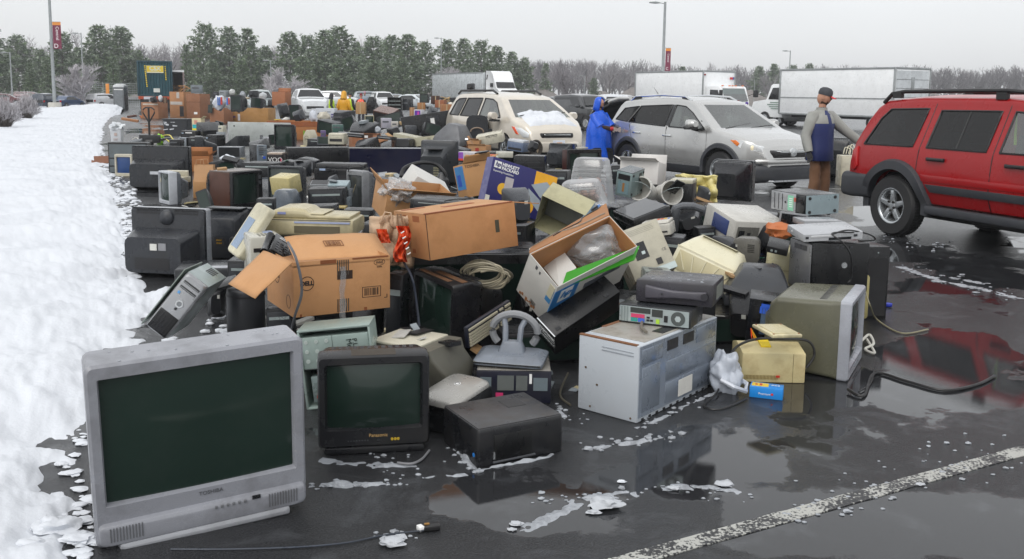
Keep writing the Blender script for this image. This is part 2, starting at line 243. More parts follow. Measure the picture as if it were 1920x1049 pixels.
 # fitted poses: location, rotation, size
P={'tosh':(-1.214,3.524,.018,4.5,-1.6,29.1,.794,.165,.717),'pana':(-.65,4.309,.031,.1,0,10.3,.521,.135,.442),'mw':(.793,5.14,.001,.1,.1,-39,.376,.877,.413),'epson':(-.034,4.351,.002,.1,-.3,28.9,.46,.384,.178),'bigcrt':(2.144,5.721,0,0,-.1,62.1,.615,.064,.492),'oldproj':(1.578,5.556,.001,-0,.2,-1.3,.379,.29,.21),'projlid':(1.549,5.297,.34,4.5,3.3,20.1,.205,.207,.02),'bluebox':(1.469,5.16,0,0,-0,-19.5,.183,.097,.064),'optip':(.861,5.227,.421,-.1,-.1,-25.2,.416,.274,.104),'dimtow':(.986,5.329,.526,-1.6,-.4,-21.2,.439,.39,.103),'dell':(-1.098,5.485,.432,0,.2,30.8,.583,.514,.315),'dellflap':(-1.356,4.942,.717,39.9,-.7,-56.6,.455,.264,.006),'delltop':(-1.053,5.553,.765,16.3,.9,24.6,.568,.336,.006),'bigcarton':(-.362,6.176,.653,-4.4,-4.6,29.5,.643,.526,.291),'hpcarton':(.369,5.856,.485,40.6,-16.8,35.6,.654,.277,.378),'tiltower':(.428,5.708,.276,32.3,31.6,-44.2,.17,.512,.168),'lidstand':(.007,5.11,.213,5,-0,-12,.394,.221,.042),'deskpc':(.02,5.138,.001,-.1,.3,.5,.414,.315,.182),'keyb':(-.141,5.326,.367,90.8,-10.2,57.3,.449,.126,.025),'darkcrt':(-.462,5.974,.092,1.5,6,-48.4,.44,.158,.438),'whitemon':(-.575,5.083,.437,147.3,13.4,61.3,.303,.204,.101),'silverprn':(-.234,4.604,.042,14.3,-6.7,-56.8,.235,.25,.148),'openpc':(-.895,4.932,.019,0,-6.3,-.2,.389,.203,.437),'silvertow':(-2.206,5.856,.194,-4.7,38.3,.8,.158,.487,.413),'graycyl':(-1.819,6.27,-0,0,-0,0,.248,.277,.355),'backtv':(-3.4,9.268,.001,-0,.1,-129.9,.802,.116,.542),'backcrt':(-2.892,9.389,-0,0,-0,168,.428,.32,.505),'graybox_low':(-2.511,7.733,0,0,-0,10,.559,.421,.24),'flatlap':(-1.988,6.306,.365,0,-0,-20,.146,.169,.039),'beigeslab':(-1.841,6.603,.684,56.5,5.1,-56.2,.27,.415,.06),'fax':(-1.476,6.906,.643,0,-0,-4,.672,.387,.2),'whiteprn':(-1.734,6.418,.433,0,-0,25,.217,.284,.275),'phone':(-1.393,5.528,.73,16.8,34.6,15.6,.147,.24,.05),'opencarton':(-.94,8.454,.707,31.5,.5,44.3,.688,.273,.182),'foam':(-.874,8.528,.723,24.2,27.9,30.6,.385,.26,.236),'hpbox':(.012,8.811,.556,-6.9,16.9,29.5,.746,.118,.465),'toshbox':(-.373,9.986,.601,-10.1,-7.9,26.4,.324,.274,.357),'pcshell':(.389,8.29,.552,-13.1,41.5,-71,.233,.375,.295),'bin_big':(.783,9.199,.639,0,-0,-20,.402,.362,.438),'bin_small':(.649,8.51,.697,8,-5.9,-15.8,.421,.256,.222),'steelbox':(1.168,9.353,.713,6.7,8.7,-32.3,.169,.277,.213),'whitecarton':(1.417,10.177,.723,-10,-0,-25,.43,.312,.247),'bucket_a':(1.385,9.411,.605,0,-0,0,.179,.229,.171),'bucket_b':(1.53,9.509,.598,0,-0,0,.177,.233,.2),'blackslab':(1.159,8.02,.578,20.7,.4,-79.2,.593,.34,.16),'yellowsheet':(2.097,10.603,.462,0,-0,0,.409,.341,.353),'beigeblack':(1.769,9.609,.564,0,-0,-20,.231,.27,.245),'blackcrt':(2.722,11.6,.394,0,-0,150,.478,.493,.509),'ctx':(1.081,6.705,.448,-27.2,-9.7,48.5,.359,.135,.255),'colorprn':(1.216,7.611,.562,0,-10,-20,.241,.25,.121),'yellowprn':(1.419,7.02,.354,-15.1,21.3,-43.6,.334,.32,.37),'graybluemach':(2.027,8.456,.392,15.4,3,21.1,.412,.451,.226),'grayarm':(1.71,8.797,.575,0,5,0,.395,.123,.129),'funnel':(1.756,6.607,.238,0,-0,-10,.446,.459,.244),'grayspk':(1.945,7.604,.36,0,-0,-20,.219,.191,.177),'creammon':(2.128,7.211,.209,0,-0,-20,.232,.335,.33),'blacktow':(2.336,6.777,.329,-0,.2,10.5,.449,.336,.333),'blackbox2':(2.795,7.177,-.002,0,-0,10,.123,.197,.57),'dvd':(2.291,6.772,.698,6.5,-3,6.5,.445,.289,.053),'dvd2':(2.411,7.309,.704,0,-0,5,.305,.248,.044),'toptow':(2.581,8.191,.665,1.5,.7,-67.2,.458,.349,.175),'blackframe':(2.275,7.515,.637,0,6,-10,.196,.048,.113),'smallblack':(2.001,6.936,.561,14.5,9.8,-17.8,.154,.193,.051),'longtv':(2.729,10.513,.298,0,-0,-60,.462,.21,.268),'woodtv':(-3.961,13.759,0,-0,-0,68.4,.688,.417,.544),'paperbag':(-4.596,13.904,.33,0,-0,0,.281,.191,.325),'bagcarton':(-4.887,14.708,-0,0,-0,0,.254,.256,.287),'graymon':(-5.035,13.858,-0,0,-0,-38,.406,.34,.487),'beigescan':(-5.082,14.017,.3,0,-0,-5,.356,.288,.175),'backtv2':(-6.204,16.393,-0,-0,-0,-140.1,.935,.12,.664),'shelf':(-7.673,18.698,-0,0,-0,5,.75,.293,.628),'bluemon':(-7.521,18.168,-0,0,-0,0,.336,.365,.434),'browncard':(-9.286,21.092,-0,0,-0,30,.247,.297,.169),'whitebin':(-11.967,28.278,.1,0,-0,5,.343,.293,.492),'jack':(-11.628,30.042,-.001,0,-0,5,.245,.818,1.136),'toteb':(-12.625,35.366,-0,0,-0,-5,.969,.673,.583),'diaper':(-9.499,28.274,.45,0,-0,-10,.294,.229,.374),'blkprn1':(-9.078,26.348,.3,0,-0,-5,.47,.356,.241),'lgtprn1':(-8.797,25.014,.15,0,-0,-5,.224,.241,.258),'sidecrt':(-7.384,22.465,-0,0,-0,70,.469,.669,.558),'blkprn2':(-7.669,24.12,.25,0,-0,-30,.404,.319,.29),'graycan':(-7.164,21.523,.15,0,-0,0,.355,.309,.171),'brownopen':(-6.574,19.518,-0,0,-0,5,.505,.349,.33),'blackbag':(-5.963,19.676,0,0,-0,0,.47,.396,.323),'whitebag':(-5.537,18.12,.35,0,-0,0,.248,.198,.112),'steelpanel':(-7.987,29.553,0,0,-0,-4,2.077,.357,.689),'wedge':(-7.332,24.893,.2,0,-0,-30,.473,.427,.293),'grayflat':(-7.067,26.827,.15,0,-0,0,.315,.272,.265),'tvgray2':(-6.722,22.307,.1,0,-0,0,.547,.381,.248),'tvblack':(-5.938,24.672,.151,.1,-0,-21.7,.53,.548,.644),'facemon':(-5.583,25.772,.2,0,-0,-30,.283,.284,.423),'pctow2':(-5.528,20.263,.101,0,0,46.3,.349,.548,.403),'voobox':(-5.149,20.309,.1,0,-0,0,.334,.304,.223),'longblack':(-4.231,20.3,.152,0,.1,44.1,1.252,.515,.32),'bigblue':(-2.626,19.409,0,-0,-0,15.1,1.506,.4,.51),'swoopprn':(-3.926,17.283,.2,0,-0,-5,.596,.403,.273),'blkprn3':(-3.077,16.781,.05,0,-0,-6,.892,.46,.364),'tvgray':(-3.289,13.762,-0,0,-0,-12,.422,.386,.598),'creambox':(-3.152,13.001,.277,12,-0,-25,.331,.257,.249),'graytop':(-2.912,11.963,.15,0,-0,-12,.285,.302,.28),'tallgray':(-2.115,13.105,-0,0,-0,-35,.268,.295,.577),'greykb':(-2.687,13.015,.328,20,-0,0,.256,.163,.109),'projector':(-2.347,12.616,.377,15,-0,-5,.264,.209,.095),'radio':(-2.371,12.754,.25,0,-0,-15,.309,.189,.124),'graydev':(-2.303,12.499,.15,0,-0,-10,.218,.227,.134),'yellowbit':(-2.193,11.787,.15,0,-0,0,.172,.18,.097),'beigecube':(-1.513,9.903,.199,0,-0,-10,.12,.145,.153),'browncart3':(-3.896,24.603,.15,0,-0,-5,.747,.413,.441),'brownflap':(-3.355,23.759,.405,0,-20,-25,.319,.207,.118),'graybag':(-3.942,26.618,.35,0,-0,0,.368,.393,.347),'pccase_a':(-2.712,24.313,.302,0,8,-25,.744,.44,.284),'pccase_b':(-2.071,23.792,.294,0,-8,-30,.632,.457,.294),'swanTV':(-1.411,17.125,0,0,-0,160,.696,.586,.817),'plug':(-.699,9.207,.774,0,-0,0,.138,.134,.135),'plasma':(-2.22,26.496,.118,0,-9,8,1.622,.082,.997),'grayfunnel':(-1.418,22.32,.514,0,-10,150,.788,.676,.453),'chairback':(-.899,23.6,.545,0,-0,0,.861,.498,.629),'envelope':(-1.164,23.417,.475,-30,-0,10,.556,.099,.37),'brownbag2':(-1.163,22.228,.3,0,-0,0,.342,.298,.385),'cart_a':(-.717,20.218,.3,0,-0,-20,.409,.304,.277),'cart_b':(-.875,21.663,.45,0,-0,-10,.236,.238,.165),'purplebox':(-.862,18.081,.4,0,-0,-8,.365,.293,.163),'whitemach':(-.509,21.931,.542,8.2,-11.9,-6.7,.645,.375,.231),'monback':(.061,23.055,.35,0,-0,150,.419,.408,.389),'bluegray':(.108,21.762,.372,0,6,-25,.42,.357,.265),'fandisc':(.509,20.636,.3,0,-0,0,.304,.198,.389),'blkbox3':(.331,17.358,.25,0,-0,-10,.566,.396,.306),'blktvR':(1.121,17.714,.001,-0,-.1,56.2,.93,.437,.621),'blkround':(1.764,19.522,.25,0,-0,20,.495,.494,.355),'backtv3':(.905,18.731,.2,0,-0,150,.511,.483,.508),'scanpad':(-.155,17.634,.5,0,-0,0,.323,.313,.1),'cream1590':(6.497,18.181,-0,0,-0,-5,.277,.39,.585),'blktv1590':(6.692,19.395,-0,0,-0,0,.599,.468,.861),'gay1':(-20.574,53.856,-0,0,-0,-12,1.063,.956,.91),'gay2':(-19.657,55.8,-0,0,-0,-20,1.014,.994,1.523),'gay3':(-18.264,54.473,-0,0,-0,-20,.926,.926,1.417),'gay4':(-14.751,47.41,-0,0,-0,-15,.807,.821,.772),'gay5':(-13.409,48.433,0,0,-0,-5,1.946,1.106,.765),'gay6':(-7.548,33.116,0,0,-0,-5,1.954,1.169,.632),'brownbox510':(-9.123,37,1.094,0,-0,-15,.568,.487,.538),'whitebig':(-6.567,33.002,.941,0,-0,-5,.678,.381,.496)}
# =================== SETTING
def asphalt():
 m=bpy.data.materials.new('wet_asphalt');m.use_nodes=True;t=m.node_tree;N=t.nodes.new;L=t.links.new;b=t.nodes['Principled BSDF']
 tc=N('ShaderNodeTexCoord')
 def nz(s,d,r=.6,dist=0):
  n=N('ShaderNodeTexNoise');n.inputs['Scale'].default_value=s;n.inputs['Detail'].default_value=d;n.inputs['Roughness'].default_value=r;n.inputs['Distortion'].default_value=dist;L(tc.outputs['Object'],n.inputs['Vector']);return n
 def ramp(n,a,bb,c0=(0,0,0,1),c1=(1,1,1,1)):
  r=N('ShaderNodeValToRGB');r.color_ramp.elements[0].position=a;r.color_ramp.elements[1].position=bb;r.color_ramp.elements[0].color=c0;r.color_ramp.elements[1].color=c1;L(n.outputs['Fac'],r.inputs[0]);return r
 at=N('ShaderNodeAttribute');at.attribute_name='wet';ed=nz(5,7,.65,.3);e2=nz(34,3)
 def mad(x,k,y):
  n=N('ShaderNodeMath');n.operation='MULTIPLY_ADD';n.inputs[1].default_value=k;L(x,n.inputs[0])
  if hasattr(y,'name'):L(y,n.inputs[2])
  else:n.inputs[2].default_value=y
  return n.outputs[0]
 class O:pass
 o1=O();o1.outputs={'Fac':mad(e2.outputs['Fac'],.10,mad(ed.outputs['Fac'],.55,mad(at.outputs['Fac'],1.0,-.325)))};wet=ramp(o1,.46,.54)
 fine=nz(120,4,.7);col=ramp(fine,.32,.72,(.003,.0035,.004,1),(.040,.041,.045,1))
 sl=nz(2.6,9,.7,.6);slm=ramp(sl,.52,.68)
 mx=N('ShaderNodeMix');mx.data_type='RGBA';L(slm.outputs[0],mx.inputs[0]);L(col.outputs[0],mx.inputs[6]);mx.inputs[7].default_value=(.05,.053,.058,1);L(mx.outputs[2],b.inputs['Base Color'])
 r=N('ShaderNodeMapRange');r.inputs[3].default_value=.24;r.inputs[4].default_value=.02;L(wet.outputs[0],r.inputs[0]);L(r.outputs[0],b.inputs['Roughness'])
 mid=nz(9,4,.6);ma=N('ShaderNodeMath');ma.operation='MULTIPLY_ADD';ma.inputs[1].default_value=1.6;L(mid.outputs['Fac'],ma.inputs[0]);L(fine.outputs['Fac'],ma.inputs[2])
 bp=N('ShaderNodeBump');bp.inputs['Distance'].default_value=.006;L(ma.outputs[0],bp.inputs['Height'])
 rb=N('ShaderNodeMapRange');rb.inputs[3].default_value=.85;rb.inputs[4].default_value=.012;L(wet.outputs[0],rb.inputs[0]);L(rb.outputs[0],bp.inputs['Strength']);L(bp.outputs[0],b.inputs['Normal'])
 b.inputs['Specular IOR Level'].default_value=.5
 return m
PUD=[(1710,725,340,110),(1370,855,170,80),(965,955,190,50),(1800,640,150,60),(1840,505,150,45),(1700,465,100,24),(1720,975,420,85),(250,465,24,10),(1640,395,110,20),(300,372,50,10),(1180,905,70,26),(700,860,60,14),(330,255,90,10),(1480,640,60,60)]
def ground_sheet():
 b=MB();val=[];NY,NX=300,330
 for i in range(NY+1):
  k=i/NY;Y=1.6*(900/1.6)**(k**1.25);py=CY-F*((Vector((0,Y,-HC))).dot(upv))/((Vector((0,Y,-HC))).dot(fwd))
  for j in range(NX+1):
   u=2*j/NX-1;px=960+1150*u+2600*u**7
   p=Vector((Y*(px-960)/F/.985,Y,0));b.v.append(p);v=0;nx=.55*noise.fractal(Vector((p.x*1.1,p.y*1.1,3)),.8,2,4);ny=.55*noise.fractal(Vector((p.x*1.1,p.y*1.1,13)),.8,2,4)
   for cx,cy,rx,ry in PUD:v=max(v,1-((px-cx)/rx+nx)**2-((py-cy)/ry+ny)**2)
   v=.5*max(-.6,min(1,v*1.2))+.35+.30*noise.fractal(Vector((p.x*.7,p.y*.7,0)),.9,2,4);val.append(v if Y<90 else.35)
 for i in range(NY):
  for j in range(NX):a=i*(NX+1)+j;b.f.append((a,a+1,a+NX+2,a+NX+1))
 o=b.build('parking_lot',asphalt(),smooth=0,fixn=False);at=o.data.attributes.new('wet','FLOAT','POINT');at.data.foreach_set('value',val);return tag(o,kind='structure')
ground_sheet()
# painted parking line, worn
def worn():
 m=bpy.data.materials.new('worn_paint');m.use_nodes=True;t=m.node_tree;N=t.nodes.new;L=t.links.new;b=t.nodes['Principled BSDF'];tc=N('ShaderNodeTexCoord')
 n=N('ShaderNodeTexNoise');n.inputs['Scale'].default_value=85;n.inputs['Detail'].default_value=4;L(tc.outputs['Object'],n.inputs['Vector'])
 n2=N('ShaderNodeTexNoise');n2.inputs['Scale'].default_value=5;n2.inputs['Detail'].default_value=5;L(tc.outputs['Object'],n2.inputs['Vector'])
 a=N('ShaderNodeMath');a.operation='MULTIPLY_ADD';a.inputs[1].default_value=.9;L(n2.outputs['Fac'],a.inputs[0]);L(n.outputs['Fac'],a.inputs[2])
 r=N('ShaderNodeValToRGB');e=r.color_ramp.elements;e[0].position=.92;e[0].color=(.016,.016,.018,1);e[1].position=1.10;e[1].color=(.40,.40,.37,1);L(a.outputs[0],r.inputs[0]);L(r.outputs[0],b.inputs['Base Color']);b.inputs['Roughness'].default_value=.4
 bp=N('ShaderNodeBump');bp.inputs['Strength'].default_value=.5;bp.inputs['Distance'].default_value=.004;L(n.outputs['Fac'],bp.inputs['Height']);L(bp.outputs[0],b.inputs['Normal']);return m
a,c=gnd(1190,1049),gnd(1920,846);d=(c-a).normalized();pn=Vector((-d.y,d.x,0));b=MB();rows=[]
for i in range(81):
 p=a-d*1.5+(c-a+d*4.5)*(i/80);w0=.040+.010*noise.noise(Vector((i*.7,3,0)));w1=.044+.012*noise.noise(Vector((i*.9,9,0)));rows.append((p-pn*w0,p+pn*w1))
b.loft([[(p.x,p.y,-.002),(q.x,q.y,-.002),(q.x,q.y,.004),(p.x,p.y,.004)]for p,q in rows]);tag(b.build('parking_line_marking',worn(),smooth=0),kind='structure')
for(x0,y0,x1,y1)in((205,240,500,248),(215,385,255,384),(1600,356,1440,349)):
 a,c=gnd(x0,y0),gnd(x1,y1);d=(c-a).normalized();pn=Vector((-d.y,d.x,0))*.05;b=MB()
 b.hexa([(*(a-pn).xy,-.002),(*(c-pn).xy,-.002),(*(c+pn).xy,-.002),(*(a+pn).xy,-.002),(*(a-pn).xy,.004),(*(c-pn).xy,.004),(*(c+pn).xy,.004),(*(a+pn).xy,.004)]);tag(b.build('parking_line_marking',worn(),smooth=0),kind='structure')
 # ---- snow bank along the kerb, left
SNOW=mat((.65,.675,.715),.6,dirt=.4,dcol=(.44,.46,.50),bump=.4,bs=38,var=.03,dscale=.9,spec=.2)
SLUSH=mat((.34,.36,.39),.25,dirt=.95,dcol=(.12,.125,.13),bump=.5,bs=90,var=.15,dscale=9)
EDGE=[(1200,60),(1049,112),(980,122),(920,130),(880,150),(840,158),(800,190),(720,236),(640,262),(560,276),(500,258),(440,238),(400,236),(360,222),(330,206),(300,194),(270,190),(245,192),(225,202),(212,222),(203,233),(196,232),(192,225)]
def edge_x(py):
 for(y0,x0),(y1,x1)in zip(EDGE,EDGE[1:]):
  if y1<=py<=y0:return x0+(x1-x0)*(py-y0)/(y1-y0)
 return EDGE[-1][1]if py<EDGE[-1][0]else EDGE[0][1]
def snow():
 b=MB();NR,NC=330,190;o=[]
 for i in range(NR+1):
  py=1190*((191.0-168)/(1190-168))**(0)if 0 else 168+1022*((192.0-168)/1022)**(i/NR)
  E_=gnd(edge_x(py),py);Lf=gnd(-330,py+4.5)
  wd=E_.x+.30-Lf.x
  for j in range(NC+1):
   s=(j/NC)**1.6;x=E_.x+.30-s*wd;y=E_.y
   dist=s*wd-.30
   nv=Vector((x,y,0));far=min(1,y/25)
   rag=noise.fractal(nv*3.2,.9,2,4)*.16+noise.noise(nv*9)*.05
   k=dist+rag*1.1
   base=.16*(1-math.exp(-max(0,k)*1.5))if k>0 else k*.55
   lum=(abs(noise.noise(nv*4.2))*.04+abs(noise.noise(nv*10))*.016+noise.fractal(nv*9,.9,2,3)*.011*min(1,.35+1.2*math.exp(-max(0,k)*.9))+noise.noise(nv*1.3)*.06)*(1 if k>0 else.2)
   vd=noise.voronoi(nv*4.5+Vector((.4*noise.noise(nv*6),0,0)))[0][0];lum+=.060*max(0,.55-vd)*(.35+.9*max(0,noise.noise(nv*.9+Vector((2,7,0)))+.25)+1.2*math.exp(-max(0,k)*3))
   pit=-.05*max(0,noise.noise(nv*2.4+Vector((5,5,5)))-.1)*min(1,max(0,k)*2)
   h=base+lum*min(1,max(0,k+.05)*5)+pit
   dx,dy=x-gnd(318,560).x,y-gnd(318,560).y
   h+=.20*math.exp(-(dx*dx/.05+dy*dy/.09))
   dx,dy=x-gnd(205,212).x,y-gnd(205,212).y
   h+=.5*math.exp(-(dx*dx/9+dy*dy/30))
   b.v.append((x,y,h-.012))
 for i in range(NR):
  for j in range(NC):
   a=i*(NC+1)+j;b.f.append((a,a+1,a+NC+2,a+NC+1))
 return tag(b.build('snow_bank_ground',SNOW,smooth=180,fixn=False),kind='structure')
SN=snow()
me=SN.data;bm=bmesh.new();bm.from_mesh(me);bmesh.ops.recalc_face_normals(bm,faces=bm.faces)
if sum(f.normal.z for f in bm.faces)<0:bmesh.ops.reverse_faces(bm,faces=bm.faces)
bm.to_mesh(me);bm.free()
# slush crumbs on the asphalt: nobody could count them
rnd=random.Random(4);S1=MB();S2=MB()
def crumb(px,py,r,flat=.55):
 S=S2 if px<470 and py<760 or px<240 else S1
 p=gnd(px,py);s=rnd.random()*50;o=len(S.v);bm=bmesh.new();bmesh.ops.create_icosphere(bm,subdivisions=2,radius=1)
 for v in bm.verts:
  k=1+.5*noise.noise(v.co*1.7+Vector((s,s,0)))+.2*noise.noise(v.co*5+Vector((s,0,s)));S.v.append((p.x+v.co.x*r*k*1.3,p.y+v.co.y*r*k,r*.25+v.co.z*r*k*flat))
 S.f+=[tuple(v.index+o for v in f.verts)for f in bm.faces];bm.free()
def crumbs(x0,y0,x1,y1,n,sp,r0,r1,fl=.55):
 for i in range(n):
  t=rnd.random();crumb(x0+(x1-x0)*t+rnd.gauss(0,sp),y0+(y1-y0)*t+rnd.gauss(0,sp*.45),rnd.uniform(r0,r1)*(1 if rnd.random()<.8 else 1.6),fl)
def ridge(pts,wd,hh,seed,m):
 P_=[gnd(*p)for p in pts];Q=[]
 for a,b_ in zip(P_,P_[1:]):n=max(2,int((b_-a).length/.02));Q+=[a.lerp(b_,k/n)for k in range(n)]
 b=MB();K=12
 for i,p in enumerate(Q):
  d=(Q[min(i+1,len(Q)-1)]-Q[max(i-1,0)]).normalized();nn=Vector((-d.y,d.x,0));off=.03*noise.noise(p*3+Vector((seed,0,0)));ww=wd*(.5+.8*abs(noise.noise(p*4+Vector((0,seed,0)))))
  for k in range(K+1):
   v=2*k/K-1;q=p+nn*(off+v*ww);z=hh*((1-v*v)*(.45+1.1*noise.noise(q*9+Vector((seed,3,0))))+.75*noise.noise(q*28)-.22)*min(1,i/4,(len(Q)-1-i)/4);b.v.append((q.x+.012*noise.noise(q*30),q.y+.012*noise.noise(q*33),z))
 for i in range(len(Q)-1):
  for k in range(K):a=i*(K+1)+k;b.f.append((a,a+1,a+K+2,a+K+1))
 return tag(b.build('slush_ridge',m,smooth=60),kind='stuff')
SLR=mat((.36,.38,.41),.22,dirt=.9,dcol=(.07,.072,.078),bump=.6,bs=110,dscale=16)
for k,(pts,wd,hh)in enumerate([([(578,912),(660,911),(760,903),(880,886)],.035,.022),([(846,838),(880,872),(897,889)],.028,.022),([(900,880),(1000,866),(1060,850)],.02,.014),([(1080,845),(1160,836),(1230,824),(1290,810)],.034,.024),([(1195,804),(1270,770),(1345,733)],.024,.018),([(1050,768),(1080,800)],.03,.016),([(1240,915),(1330,912),(1420,930)],.04,.014),([(1690,500),(1760,528),(1830,540),(1915,562)],.10,.016),([(1780,520),(1860,536)],.08,.012),([(600,862),(700,874),(790,872)],.05,.010),([(960,1000),(1100,935),(1200,922)],.05,.008)]):ridge(pts,wd,hh,k*7.3,SLR)
for a in[(580,911,760,905,26,10,.003,.010),(848,842,892,886,16,9,.003,.012),(1085,842,1285,814,30,11,.003,.012),(1195,802,1335,738,30,9,.003,.009),(1050,760,1090,795,12,10,.003,.010),(600,800,780,880,40,40,.003,.007),(1240,910,1400,930,22,18,.003,.009),(1000,940,1200,920,24,14,.003,.009),(700,1010,780,1000,14,14,.003,.009),(1500,960,1650,930,30,30,.004,.010),(130,860,165,1049,50,18,.006,.026,.3),(150,840,200,780,24,14,.006,.018,.3),(250,500,240,380,260,14,.01,.035),(240,380,205,300,160,10,.012,.04),(1690,500,1910,560,40,16,.004,.016,.3),(1660,450,1760,470,30,16,.004,.014),(1600,905,1900,860,50,60,.003,.008),(300,650,440,690,70,14,.01,.03),(400,590,520,690,60,25,.01,.03)]:crumbs(*a[:8],a[8]if len(a)>8 else.55)
tag(S1.build('slush',SLUSH,smooth=60),kind='stuff');tag(S2.build('snow_crumbs',SNOW,smooth=60),kind='stuff')
ICE=mat((.46,.48,.51),.4,dirt=.6,dcol=(.3,.3,.31),bump=.4,bs=80,var=.06)
for i,(px,py,r,lb)in enumerate([(1135,952,.075,'largest flat chunk of crusty snow on the wet asphalt below the puddle'),(1113,963,.030,'small snow chunk just left of the largest flat chunk'),(735,1022,.055,'dirty snow lump beside the loose plug in the foreground'),(750,1010,.028,'small rounded snow lump touching the lump by the loose plug'),(968,985,.028,'small snow chunk at the puddle edge in the foreground'),(960,995,.020,'tiny snow crumb just below the chunk at the puddle edge'),(1360,912,.045,'snow chunk on dark asphalt above the left end of the painted line'),(1263,918,.030,'snow chunk by the shadowy left end of the puddle'),(1725,910,.022,'small snow lump lying on the painted parking line'),(108,998,.075,'big round snow lump left of the large silver television'),(150,1018,.05,'snow lump at the lower left corner of the large silver television'),(58,1030,.05,'snow lump near the bottom left corner of the picture'),(1165,905,.02,'little snow crumb beyond the largest flat chunk')]):
 r*=.66 if i<9 or i==12 else.9;p=gnd(px,py);o=lumpy((0,0,r*.3),r*1.35,r*.9,r*.5,i+3,.55,3,1.8,True).build('snow_chunk',ICE if i<9 else SNOW,smooth=60);o.location=(p.x,p.y,0);tag(o,lb,'snow chunk','loose snow chunks on the asphalt')
 # =================== TREES
rt=random.Random(11)
GRN=[mat((.070,.115,.058),.7,dirt=0,var=.3,dscale=1),mat((.125,.185,.085),.7,dirt=0,var=.3,dscale=1),mat((.30,.36,.27),.7,dirt=0,var=.25,dscale=1)]
BARK=mat((.10,.085,.075),.85,dirt=.2,bump=.2,bs=20);FROST=mat((.30,.285,.30),.7,dirt=.2,dcol=(.16,.14,.145),var=.15);TWIG=mat((.50,.48,.50),.6,dirt=.2,dcol=(.25,.22,.22),var=.12)
def pine_meshes(h,wd,seed,whorls,br,sp,bare0=.08):
 q=random.Random(seed);tr=MB();tr.tube([(0,0,-.3),(.08,.05,h*.35),(-.05,.08,h*.7),(0,0,h*.98)],.20,7,.03);c=MB();mi=[]
 for k in range(whorls):
  z=h*(bare0+(1-bare0)*(k/whorls)**.95);t=(z/h-bare0)/(1-bare0);prof=(1-t)**.55*(.7+.3*min(1,t*5))*wd*1.25*q.uniform(.72,1.18)
  for j in range(br):
   a=2*pi*(j+q.random())/br+k*1.3;ln=max(.35,prof*q.uniform(.6,1.1));up=.28+.55*t-.25*q.random()
   tr.tube([(0,0,z),(cos(a)*ln*.9,sin(a)*ln*.9,z+ln*up*.55)],.035,3,.01)
   n=max(3,int(ln*sp))
   for i in range(n):
    u=.22+.85*(i+q.random())/n;d=Vector((cos(a),sin(a),up*.6));base=Vector((0,0,z))+d*ln*u+Vector((q.gauss(0,.16),q.gauss(0,.16),q.gauss(0,.12)-.18*u*u*ln*.3))
    m=2 if q.random()<.16+.14*u else(1 if q.random()<.5 else 0)
    for _ in range(8):
     dd=Vector((cos(a)*.8+q.gauss(0,.55),sin(a)*.8+q.gauss(0,.55),q.uniform(-.75,.5))).normalized();s=q.uniform(.38,.70);w=dd.cross(Vector((q.gauss(0,1),q.gauss(0,1),q.gauss(0,1)))).normalized()*q.uniform(.035,.075)
     c.add([base-w*.6,base+w*.6,base+dd*s*.6+w,base+dd*s,base+dd*s*.6-w],[(0,1,2,3,4)]);mi.append(m)
 cm=c.mesh('crown',smooth=0,fixn=False);cm.polygons.foreach_set('material_index',mi)
 for m in GRN:cm.materials.append(m)
 tm=tr.mesh('trunk');tm.materials.append(BARK);return tm,cm
PINES=[pine_meshes(12,3.7,1,21,7,4.2),pine_meshes(12,3.1,2,22,7,4.4,.04),pine_meshes(12,4.2,3,19,7,4.0,.12),pine_meshes(12,2.0,5,22,6,4.6,.03)]
def put_tree(name,meshes,px,top,Y,label,cat='tree',group=None,sxy=1.,h0=12,yb=None,pnames=('trunk','crown')):
 p=atY(px,200,Y);tp=atY(px,top,Y);h=tp.z;o=thing(name,label,cat,(p.x,Y,0),(0,0,rt.uniform(0,360)),group);s=h/h0
 o.scale=(s*sxy,s*sxy,s)
 for nm,m in zip(pnames,meshes):
  c=bpy.data.objects.new(nm,m);COL.objects.link(c);c.parent=o
 return o
